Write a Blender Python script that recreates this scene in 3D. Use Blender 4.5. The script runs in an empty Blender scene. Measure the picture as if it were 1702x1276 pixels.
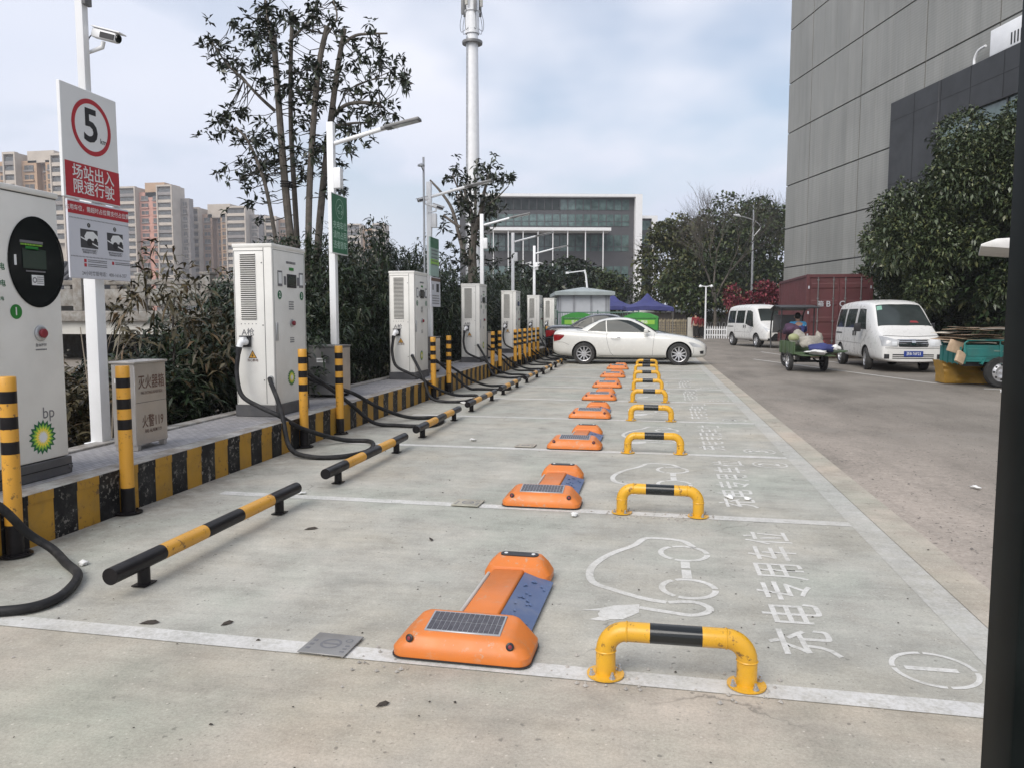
import bpy, bmesh, math, random
import numpy as np
from mathutils import Vector, Matrix
from mathutils.bvhtree import BVHTree

S = bpy.context.scene
COL = S.collection
R = math.radians
random.seed(7)

# ---------------------------------------------------------------- camera
PITCH, YAW, CAMH, FPX = R(4.964), R(10.251), 1.5, 1278.0
cam = bpy.data.cameras.new('camera')
cam.sensor_width = 36.0
cam.lens = FPX / 1702 * 36
cam.clip_start, cam.clip_end = 0.05, 3000
camo = bpy.data.objects.new('camera', cam)
COL.objects.link(camo)
camo.location = (0, 0, CAMH)
camo.rotation_euler = (R(90) - PITCH, 0, YAW)
S.camera = camo

# ---------------------------------------------------------------- sky, sun, exposure
SUN_EL, SUN_AZ = R(43), R(202)          # azimuth clockwise from +Y: behind the camera, to its left
world = bpy.data.worlds.new('World')
S.world = world
world.use_nodes = True
wn, wl = world.node_tree.nodes, world.node_tree.links
wn.clear()


def wnode(t, **k):
    n = wn.new(t)
    for a, b in k.items():
        setattr(n, a, b)
    return n


out = wnode('ShaderNodeOutputWorld')
bg = wnode('ShaderNodeBackground')
bg.inputs['Strength'].default_value = 0.112
sky = wnode('ShaderNodeTexSky', sky_type='NISHITA', sun_disc=False, sun_elevation=SUN_EL, sun_rotation=SUN_AZ)
sky.air_density, sky.dust_density = 1.2, 2.5
tc = wnode('ShaderNodeTexCoord')
sep = wnode('ShaderNodeSeparateXYZ')
wl.new(tc.outputs['Generated'], sep.inputs[0])
zz = wnode('ShaderNodeMath', operation='MAXIMUM'); wl.new(sep.outputs['Z'], zz.inputs[0]); zz.inputs[1].default_value = 0.0
za = wnode('ShaderNodeMath', operation='ADD'); wl.new(zz.outputs[0], za.inputs[0]); za.inputs[1].default_value = 0.32
dv = wnode('ShaderNodeVectorMath', operation='DIVIDE')
cz = wnode('ShaderNodeCombineXYZ')
for i in range(3):
    wl.new(za.outputs[0], cz.inputs[i])
wl.new(tc.outputs['Generated'], dv.inputs[0]); wl.new(cz.outputs[0], dv.inputs[1])
mp = wnode('ShaderNodeMapping'); wl.new(dv.outputs[0], mp.inputs[0])
mp.inputs['Location'].default_value = (5.85, 0.4, 0.0)
n1 = wnode('ShaderNodeTexNoise'); n1.inputs['Scale'].default_value = 1.35; n1.inputs['Detail'].default_value = 4; n1.inputs['Roughness'].default_value = 0.52
wl.new(mp.outputs[0], n1.inputs['Vector'])
r1 = wnode('ShaderNodeValToRGB'); wl.new(n1.outputs['Fac'], r1.inputs[0])
r1.color_ramp.elements[0].position, r1.color_ramp.elements[0].color = 0.38, (0.25, 0.25, 0.25, 1)
r1.color_ramp.elements[1].position, r1.color_ramp.elements[1].color = 0.56, (1, 1, 1, 1)
n2 = wnode('ShaderNodeTexNoise'); n2.inputs['Scale'].default_value = 0.9; n2.inputs['Detail'].default_value = 3
wl.new(dv.outputs[0], n2.inputs['Vector'])
r2 = wnode('ShaderNodeValToRGB'); wl.new(n2.outputs['Fac'], r2.inputs[0])
r2.color_ramp.elements[0].position, r2.color_ramp.elements[0].color = 0.30, (4.35, 4.85, 5.95, 1)
r2.color_ramp.elements[1].position, r2.color_ramp.elements[1].color = 0.66, (6.0, 6.15, 6.8, 1)
mx = wnode('ShaderNodeMix', data_type='RGBA')
hzn = wnode('ShaderNodeMapRange'); wl.new(sep.outputs['Z'], hzn.inputs[0])        # pale veil low over the horizon
for i, v in enumerate((0.06, 0.30, 1.0, 0.0)):
    hzn.inputs[i + 1].default_value = v
cov = wnode('ShaderNodeMath', operation='MAXIMUM'); wl.new(r1.outputs[0], cov.inputs[0]); wl.new(hzn.outputs[0], cov.inputs[1])
wl.new(cov.outputs[0], mx.inputs[0]); wl.new(sky.outputs[0], mx.inputs[6]); wl.new(r2.outputs[0], mx.inputs[7])
wl.new(mx.outputs[2], bg.inputs[0]); wl.new(bg.outputs[0], out.inputs[0])

sl = bpy.data.lights.new('sun', 'SUN')
sl.energy, sl.angle, sl.color = 2.0, R(44), (1.0, 0.955, 0.89)
so = bpy.data.objects.new('sun', sl)
COL.objects.link(so)
sd = Vector((math.sin(SUN_AZ) * math.cos(SUN_EL), math.cos(SUN_AZ) * math.cos(SUN_EL), math.sin(SUN_EL)))
so.rotation_euler = sd.to_track_quat('Z', 'Y').to_euler()
so.location = (-8, -12, 20)
S.view_settings.view_transform = 'Standard'
S.view_settings.look = 'None'
S.view_settings.exposure = 0.52
S.view_settings.gamma = 1.0

# ---------------------------------------------------------------- helpers
_F = Vector((-math.sin(YAW) * math.cos(PITCH), math.cos(YAW) * math.cos(PITCH), -math.sin(PITCH)))
_R = Vector((math.cos(YAW), math.sin(YAW), 0))
_U = _R.cross(_F)


def ray(x, y):
    return _F + _R * ((x - 851) / FPX) - _U * ((y - 638) / FPX)


def P(x, y, Y):
    """the point at distance Y down the car park that was measured at (x, y) of the survey picture"""
    d = ray(x, y)
    t = Y / d.y
    return Vector((t * d.x, Y, CAMH + t * d.z))


def G(x, y, z=0.0):
    d = ray(x, y)
    t = (z - CAMH) / d.z
    return Vector((t * d.x, t * d.y, z))


def link(o, parent=None):
    COL.objects.link(o)
    if parent is not None:
        o.parent = parent
    return o


def tag(o, label=None, cat=None, group=None, kind=None):
    for k, v in (('label', label), ('category', cat), ('group', group), ('kind', kind)):
        if v:
            o[k] = v
    return o


def thing(name, label, cat, loc=(0, 0, 0), rotz=0.0, group=None):
    o = bpy.data.objects.new(name, None)
    o.empty_display_size = 0.2
    link(o)
    o.location = loc
    o.rotation_euler = (0, 0, rotz)
    return tag(o, label, cat, group)


def clone(o, label=None, loc=None, rotz=None, group=None, parent=None, scale=None):
    c = o.copy()
    link(c)
    if parent is not None:
        c.parent = parent
    if label:
        c['label'] = label
    if group:
        c['group'] = group
    if loc is not None:
        c.location = loc
    if rotz is not None:
        c.rotation_euler = (0, 0, rotz)
    if scale is not None:
        c.scale = (scale,) * 3 if not hasattr(scale, '__len__') else scale
    for ch in list(o.children):
        clone(ch, parent=c)
    return c


def inst(name, mesh, parent=None, loc=(0, 0, 0), rot=(0, 0, 0), scale=(1, 1, 1)):
    o = bpy.data.objects.new(name, mesh)
    link(o, parent)
    o.location, o.rotation_euler, o.scale = loc, rot, scale
    return o


def finish_mesh(me, smooth, angle=38):
    if smooth:
        me.polygons.foreach_set('use_smooth', [True] * len(me.polygons))
        me.set_sharp_from_angle(angle=R(angle))
    me.update()


class MB:
    def __init__(s):
        s.v, s.f, s.m = [], [], []

    def add(s, vs, fs, mi=0, M=None):
        b = len(s.v)
        for p in vs:
            p = Vector(p)
            s.v.append(tuple(M @ p) if M is not None else tuple(p))
        for i, f in enumerate(fs):
            s.f.append(tuple(b + k for k in f))
            s.m.append(mi[i] if isinstance(mi, (list, tuple)) else mi)
        return s

    def box(s, c, d, mi=0, M=None):
        x, y, z = c
        a, b, h = d[0] / 2, d[1] / 2, d[2] / 2
        vs = [(x + i * a, y + j * b, z + k * h) for k in (-1, 1) for j in (-1, 1) for i in (-1, 1)]
        return s.add(vs, [(0, 2, 3, 1), (4, 5, 7, 6), (0, 1, 5, 4), (2, 6, 7, 3), (0, 4, 6, 2), (1, 3, 7, 5)], mi, M)

    def bb(s, lo, hi, mi=0, M=None):
        return s.box([(a + b) / 2 for a, b in zip(lo, hi)], [b - a for a, b in zip(lo, hi)], mi, M)

    def tube(s, pts, r, n=8, mi=0, cap=True, M=None):
        pts = [Vector(p) for p in pts]
        rs = list(r) if hasattr(r, '__len__') else [r] * len(pts)
        N = len(pts)
        vs, fs = [], []
        t0 = (pts[1] - pts[0]).normalized()
        up = Vector((0, 0, 1)) if abs(t0.z) < .9 else Vector((1, 0, 0))
        u = t0.cross(up).normalized()
        for i, p in enumerate(pts):
            t = (pts[min(i + 1, N - 1)] - pts[max(i - 1, 0)])
            t = t.normalized() if t.length > 1e-9 else t0
            u = (u - t * u.dot(t))
            u = u.normalized() if u.length > 1e-6 else t.orthogonal().normalized()
            w = t.cross(u)
            for k in range(n):
                a = 2 * math.pi * k / n
                vs.append(p + (u * math.cos(a) + w * math.sin(a)) * rs[i])
        for i in range(N - 1):
            for k in range(n):
                k2 = (k + 1) % n
                fs.append((i * n + k, i * n + k2, (i + 1) * n + k2, (i + 1) * n + k))
        if cap:
            fs.append(tuple(range(n))[::-1])
            fs.append(tuple((N - 1) * n + k for k in range(n)))
        if isinstance(mi, (list, tuple)):
            ml = [mi[i] for i in range(N - 1) for k in range(n)] + ([mi[0], mi[-1]] if cap else [])
        else:
            ml = mi
        return s.add(vs, fs, ml, M)

    def cyl(s, p0, p1, r0, r1=None, n=14, mi=0, M=None):
        return s.tube([p0, p1], [r0, r0 if r1 is None else r1], n, mi, True, M)

    def lathe(s, prof, n=20, mis=0, M=None, cap=True):
        """profile [(r, z)] about Z"""
        vs, fs, ml = [], [], []
        for r, z in prof:
            for k in range(n):
                a = 2 * math.pi * k / n
                vs.append((r * math.cos(a), r * math.sin(a), z))
        for i in range(len(prof) - 1):
            for k in range(n):
                k2 = (k + 1) % n
                fs.append((i * n + k, i * n + k2, (i + 1) * n + k2, (i + 1) * n + k))
                ml.append(mis[i] if isinstance(mis, (list, tuple)) else mis)
        if cap and prof[0][0] > 1e-6:
            fs.append(tuple(range(n))[::-1]); ml.append(ml[0])
        if cap and prof[-1][0] > 1e-6:
            fs.append(tuple((len(prof) - 1) * n + k for k in range(n))); ml.append(ml[-2])
        return s.add(vs, fs, ml, M)

    def prism(s, poly, a, b, axis='y', mi=0, M=None):
        """polygon in the two other axes extruded from a to b along axis"""
        def put(p, t):
            return {'y': (p[0], t, p[1]), 'x': (t, p[0], p[1]), 'z': (p[0], p[1], t)}[axis]
        n = len(poly)
        vs = [put(p, a) for p in poly] + [put(p, b) for p in poly]
        fs = [tuple(range(n))[::-1], tuple(range(n, 2 * n))] + [(i, (i + 1) % n, n + (i + 1) % n, n + i) for i in range(n)]
        return s.add(vs, fs, mi, M)

    def ring(s, c, ro, ri, n=28, ax=('x', 'y'), t=0.0, mi=0, sx=1, sy=1, M=None):
        vs, fs = [], []
        for k in range(n):
            a = 2 * math.pi * k / n
            for r in (ro, ri):
                vs.append((c[0] + sx * r * math.cos(a), c[1] + sy * r * math.sin(a), c[2]))
        for k in range(n):
            j = (k + 1) % n
            fs.append((2 * k, 2 * j, 2 * j + 1, 2 * k + 1))
        return s.add(vs, fs, mi, M)

    def disc(s, c, r, n=28, mi=0, sx=1, sy=1, M=None):
        vs = [(c[0] + sx * r * math.cos(2 * math.pi * k / n), c[1] + sy * r * math.sin(2 * math.pi * k / n), c[2]) for k in range(n)]
        return s.add(vs, [tuple(range(n))], mi, M)

    def strip(s, pts, w, z, mi=0, M=None):
        """flat ribbon through 2-D points"""
        pts = [Vector((p[0], p[1])) for p in pts]
        vs, fs = [], []
        for i, p in enumerate(pts):
            t = (pts[min(i + 1, len(pts) - 1)] - pts[max(0, i - 1)]).normalized()
            nrm = Vector((-t.y, t.x)) * w / 2
            vs += [(p.x + nrm.x, p.y + nrm.y, z), (p.x - nrm.x, p.y - nrm.y, z)]
        for i in range(len(pts) - 1):
            fs.append((2 * i, 2 * i + 1, 2 * i + 3, 2 * i + 2))
        return s.add(vs, fs, mi, M)

    def mesh(s, name, mats, smooth=False, bevel=0.0, seg=2, angle=38, recalc=True):
        me = bpy.data.meshes.new(name)
        me.from_pydata(s.v, [], s.f)
        for m in (mats if isinstance(mats, (list, tuple)) else [mats]):
            me.materials.append(m)
        me.polygons.foreach_set('material_index', s.m)
        bm = bmesh.new()
        bm.from_mesh(me)
        if recalc:
            bmesh.ops.recalc_face_normals(bm, faces=bm.faces)
        if bevel:
            es = [e for e in bm.edges if len(e.link_faces) == 2 and e.calc_face_angle(0) > R(25)]
            bmesh.ops.bevel(bm, geom=es, offset=bevel, segments=seg, affect='EDGES', profile=0.5, clamp_overlap=True)
        bm.to_mesh(me)
        bm.free()
        finish_mesh(me, smooth or bevel > 0, angle)
        return me

    def build(s, name, mats, parent=None, loc=(0, 0, 0), rot=(0, 0, 0), **k):
        return inst(name, s.mesh(name, mats, **k), parent, loc, rot)


def crom(pts, n=8):
    """smooth curve through 3-D points"""
    pts = [Vector(p) for p in pts]
    q = [pts[0] * 2 - pts[1]] + pts + [pts[-1] * 2 - pts[-2]]
    res = []
    for i in range(1, len(q) - 2):
        for k in range(n):
            t = k / n
            a, b, c, d = q[i - 1], q[i], q[i + 1], q[i + 2]
            res.append(0.5 * ((2 * b) + (c - a) * t + (2 * a - 5 * b + 4 * c - d) * t * t + (3 * b - a - 3 * c + d) * t ** 3))
    res.append(pts[-1])
    return res


def text_mesh(txt, size, mat, bold=0.0, align='CENTER', spacing=1.0, line=1.0, condense=1.0):
    c = bpy.data.curves.new('lettering', 'FONT')
    c.body, c.size, c.align_x, c.align_y = txt, size, align, 'CENTER'
    c.offset, c.space_character, c.space_line = bold * size, spacing, line
    c.resolution_u = 3
    o = bpy.data.objects.new('lettering', c)
    COL.objects.link(o)
    dg = bpy.context.evaluated_depsgraph_get()
    me = bpy.data.meshes.new_from_object(o.evaluated_get(dg))
    bpy.data.objects.remove(o)
    me.materials.clear()
    me.materials.append(mat)
    if condense != 1.0:
        me.transform(Matrix.Diagonal((condense, 1, 1, 1)))
    return me


RX, RY, RZ = (lambda a: Matrix.Rotation(a, 4, 'X')), (lambda a: Matrix.Rotation(a, 4, 'Y')), (lambda a: Matrix.Rotation(a, 4, 'Z'))
FACE_PX = (R(90), 0, R(90))      # flat artwork standing upright and looking towards +X
FACE_NY = (R(90), 0, 0)          # flat artwork standing upright and looking towards -Y

# ---------------------------------------------------------------- materials


def nodes(name):
    m = bpy.data.materials.new(name)
    m.use_nodes = True
    nt = m.node_tree
    b = nt.nodes['Principled BSDF']
    return m, nt, nt.nodes, nt.links, b


def noise(nt, vec, scale, detail=4, rough=.55):
    n = nt.nodes.new('ShaderNodeTexNoise')
    n.inputs['Scale'].default_value, n.inputs['Detail'].default_value, n.inputs['Roughness'].default_value = scale, detail, rough
    if vec is not None:
        nt.links.new(vec, n.inputs['Vector'])
    return n.outputs['Fac']


def ramp(nt, fac, stops):
    r = nt.nodes.new('ShaderNodeValToRGB')
    el = r.color_ramp.elements
    while len(el) < len(stops):
        el.new(0.5)
    for e, (p, c) in zip(el, stops):
        e.position = p
        e.color = (c, c, c, 1) if not hasattr(c, '__len__') else (*c[:3], 1)
    nt.links.new(fac, r.inputs[0])
    return r.outputs[0]


def mix(nt, fac, a, b, mode='MIX'):
    n = nt.nodes.new('ShaderNodeMix')
    n.data_type, n.blend_type = 'RGBA', mode
    for sock, v in ((n.inputs[0], fac), (n.inputs[6], a), (n.inputs[7], b)):
        if hasattr(v, 'is_linked'):
            nt.links.new(v, sock)
        elif hasattr(v, '__len__'):
            sock.default_value = (*v[:3], 1)
        else:
            sock.default_value = v
    return n.outputs[2]


def position(nt):
    return nt.nodes.new('ShaderNodeNewGeometry').outputs['Position']


def mapped(nt, vec, scale=(1, 1, 1), loc=(0, 0, 0), rot=(0, 0, 0)):
    m = nt.nodes.new('ShaderNodeMapping')
    nt.links.new(vec, m.inputs[0])
    m.inputs['Scale'].default_value, m.inputs['Location'].default_value, m.inputs['Rotation'].default_value = scale, loc, rot
    return m.outputs[0]


def bump(nt, b, h, strength=.3, dist=.01):
    n = nt.nodes.new('ShaderNodeBump')
    n.inputs['Strength'].default_value, n.inputs['Distance'].default_value = strength, dist
    nt.links.new(h, n.inputs['Height'])
    nt.links.new(n.outputs[0], b.inputs['Normal'])


def mk(name, col, rough=.5, metal=0.0, var=.12, vs=3.0, dirt=0.0, dcol=(.12, .10, .08), ds=2.2, bmp=0.0, bs=120, coat=0.0, spec=.5, chip=0.0, ccol=(.10, .055, .03)):
    m, nt, ns, L, b = nodes(name)
    pos = position(nt)
    f = noise(nt, pos, vs, 5)
    lo = tuple(c * (1 - var) for c in col)
    hi = tuple(min(1, c * (1 + var)) for c in col)
    c = ramp(nt, f, [(.3, lo), (.7, hi)])
    if dirt:
        d = ramp(nt, noise(nt, pos, ds, 8, .68), [(.48, 0.0), (.72, dirt)])
        c = mix(nt, d, c, dcol)
    if chip:
        k = ramp(nt, noise(nt, mapped(nt, pos, (1, 1, 1), (4, 9, 2)), 24, 7, .72), [(.625 - chip * .1, 0.0), (.65 - chip * .1, .8)])
        k = mix(nt, 1.0, k, ramp(nt, noise(nt, pos, 3.5, 4), [(.42, 0.0), (.58, 1.0)]), 'MULTIPLY')
        c = mix(nt, k, c, ccol)
    L.new(c, b.inputs['Base Color'])
    rr = ramp(nt, noise(nt, pos, vs * 2.3, 4), [(.25, max(.03, rough - .1)), (.75, min(1, rough + .12))])
    L.new(rr, b.inputs['Roughness'])
    b.inputs['Metallic'].default_value = metal
    b.inputs['Specular IOR Level'].default_value = spec
    if coat:
        b.inputs['Coat Weight'].default_value = coat
        b.inputs['Coat Roughness'].default_value = .08
    if bmp:
        bump(nt, b, noise(nt, pos, bs, 3), bmp, .004)
    return m


def concrete_col(nt, pos, base, cool=(.84, .86, .86), hot=(1.10, 1.08, 1.06)):
    big = noise(nt, pos, .55, 6, .6)
    mid = noise(nt, pos, 2.7, 8, .65)
    streak = noise(nt, mapped(nt, pos, (1.1, 16, 1)), 1.0, 6, .6)
    grain = noise(nt, pos, 85, 3, .7)
    c = ramp(nt, big, [(.3, tuple(x * t for x, t in zip(base, cool))), (.7, tuple(x * t for x, t in zip(base, hot)))])
    c = mix(nt, .75, c, ramp(nt, mid, [(.28, .66), (.48, .96), (.75, 1.24)]), 'MULTIPLY')
    c = mix(nt, .5, c, ramp(nt, streak, [(.3, .84), (.62, 1.05)]), 'MULTIPLY')
    c = mix(nt, .5, c, ramp(nt, grain, [(.3, .72), (.7, 1.25)]), 'MULTIPLY')
    stain = ramp(nt, noise(nt, mapped(nt, pos, (1, 1, 1), (3.1, 7.7, 0)), .95, 9, .72), [(.53, 0.0), (.70, .6)])
    c = mix(nt, stain, c, tuple(x * .62 for x in base))
    blot = ramp(nt, noise(nt, mapped(nt, pos, (1, 1, 1), (13.1, 2.7, 0)), 6.5, 6, .7), [(.66, 0.0), (.74, .55)])
    c = mix(nt, blot, c, tuple(x * .5 for x in base))
    pale = ramp(nt, noise(nt, mapped(nt, pos, (1, 1, 1), (1.1, 5.7, 0)), 1.6, 9, .7), [(.6, 0.0), (.78, .45)])
    c = mix(nt, pale, c, tuple(min(1, x * 1.3) for x in base))
    fine = noise(nt, pos, 260, 2, .6)
    c = mix(nt, .35, c, ramp(nt, fine, [(.3, .70), (.7, 1.28)]), 'MULTIPLY')
    for sc_, off_, col_, th_ in ((16, 0, .42, .72), (38, 5, .5, .66), (30, 9, 1.35, .78)):       # pits, dark grit, pale chips
        pv = nt.nodes.new('ShaderNodeTexVoronoi')
        pv.inputs['Scale'].default_value = sc_
        nt.links.new(mapped(nt, pos, (1, 1, 1), (off_, off_ * .7, 0)), pv.inputs['Vector'])
        sx = nt.nodes.new('ShaderNodeSeparateColor'); nt.links.new(pv.outputs['Color'], sx.inputs[0])
        rd = ramp(nt, sx.outputs[0], [(th_, 0.0), (th_ + .04, 1.0)])
        dd = ramp(nt, mix(nt, .3, pv.outputs['Distance'], noise(nt, pos, sc_ * 5, 2)), [(.21, 1.0), (.27, 0.0)])
        k = mix(nt, 1.0, mix(nt, 1.0, rd, dd, 'MULTIPLY'), (.75, .75, .75), 'MULTIPLY')
        c = mix(nt, k, c, tuple(min(.7, x * col_) for x in base))
    tint = ramp(nt, noise(nt, mapped(nt, pos, (1, 1, 1), (8, 1, 0)), .8, 5, .6), [(.35, (1.03, 1.0, .96)), (.5, (1, 1, 1)), (.65, (.955, 1.0, .985))])
    c = mix(nt, 1.0, c, tint, 'MULTIPLY')
    vo = nt.nodes.new('ShaderNodeTexVoronoi')             # hairline cracks
    vo.feature = 'DISTANCE_TO_EDGE'
    vo.inputs['Scale'].default_value = .55
    wob = nt.nodes.new('ShaderNodeVectorMath'); wob.operation = 'ADD'
    nz = nt.nodes.new('ShaderNodeTexNoise'); nz.inputs['Scale'].default_value = 2.2; nz.inputs['Detail'].default_value = 8
    nt.links.new(pos, nz.inputs['Vector'])
    sc = nt.nodes.new('ShaderNodeVectorMath'); sc.operation = 'SCALE'; sc.inputs['Scale'].default_value = .9
    nt.links.new(nz.outputs['Color'], sc.inputs[0]); nt.links.new(pos, wob.inputs[0]); nt.links.new(sc.outputs[0], wob.inputs[1])
    nt.links.new(wob.outputs[0], vo.inputs['Vector'])
    ck = ramp(nt, vo.outputs['Distance'], [(.001, .7), (.005, 0.0)])
    ck = mix(nt, 1.0, ck, ramp(nt, noise(nt, pos, .5, 3), [(.54, 0.0), (.60, 1.0)]), 'MULTIPLY')
    c = mix(nt, ck, c, tuple(x * .35 for x in base))
    sp = nt.nodes.new('ShaderNodeSeparateXYZ')          # grime swept up against the kerb
    nt.links.new(pos, sp.inputs[0])
    e = nt.nodes.new('ShaderNodeMapRange')
    nt.links.new(sp.outputs['X'], e.inputs[0])
    for i, v in enumerate((-4.0, -3.35, .75, 0.0)):
        e.inputs[i + 1].default_value = v
    gr = mix(nt, 1.0, e.outputs[0], ramp(nt, noise(nt, pos, 5, 8, .7), [(.35, 0.0), (.6, 1.0)]), 'MULTIPLY')
    c = mix(nt, gr, c, (.16, .135, .11))
    return c, grain, mid


def concrete(name, base, rough=.9, **kw):
    m, nt, ns, L, b = nodes(name)
    pos = position(nt)
    c, g, mid = concrete_col(nt, pos, base, **kw)
    L.new(c, b.inputs['Base Color'])
    b.inputs['Roughness'].default_value = rough
    b.inputs['Specular IOR Level'].default_value = .25
    h = mix(nt, .5, g, noise(nt, mapped(nt, pos, (2, 60, 1)), 1.0, 3))
    bump(nt, b, h, .28, .006)
    return m


def road_paint(name, base, paint, keep=.62):
    """white paint worn through to the concrete"""
    m, nt, ns, L, b = nodes(name)
    pos = position(nt)
    c, g, mid = concrete_col(nt, pos, base)
    w = mix(nt, .5, noise(nt, pos, 9, 9, .75), noise(nt, pos, 55, 5, .7))
    k = ramp(nt, w, [(keep - .16, 1.0), (keep + .05, .12)])
    k2 = ramp(nt, noise(nt, pos, 1.3, 5), [(.3, .55), (.65, 1.0)])
    k = mix(nt, 1.0, k, k2, 'MULTIPLY')
    pc = mix(nt, .35, paint, ramp(nt, noise(nt, pos, 6, 6), [(.3, .7), (.7, 1.1)]), 'MULTIPLY')
    L.new(mix(nt, k, c, pc), b.inputs['Base Color'])
    b.inputs['Roughness'].default_value = .8
    b.inputs['Specular IOR Level'].default_value = .3
    bump(nt, b, g, .25, .005)
    return m


def leafmat(name, c0, c1, rough=.45, spec=.5, c2=None):
    m, nt, ns, L, b = nodes(name)
    a = ns.new('ShaderNodeAttribute')
    a.attribute_name = 'tint'
    st = [(0.0, c0), (.8, c1)] + ([(.97, c2)] if c2 else [])
    L.new(ramp(nt, a.outputs['Fac'], st), b.inputs['Base Color'])
    b.inputs['Roughness'].default_value = rough
    b.inputs['Specular IOR Level'].default_value = spec
    return m


def glass(name, col=(.02, .025, .03), rough=.06, spec=.7):
    m, nt, ns, L, b = nodes(name)
    pos = position(nt)
    c = ramp(nt, noise(nt, pos, 1.2, 3), [(.3, tuple(x * .6 for x in col)), (.7, tuple(x * 1.5 for x in col))])
    L.new(c, b.inputs['Base Color'])
    b.inputs['Roughness'].default_value = rough
    b.inputs['Specular IOR Level'].default_value = spec
    return m


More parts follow.
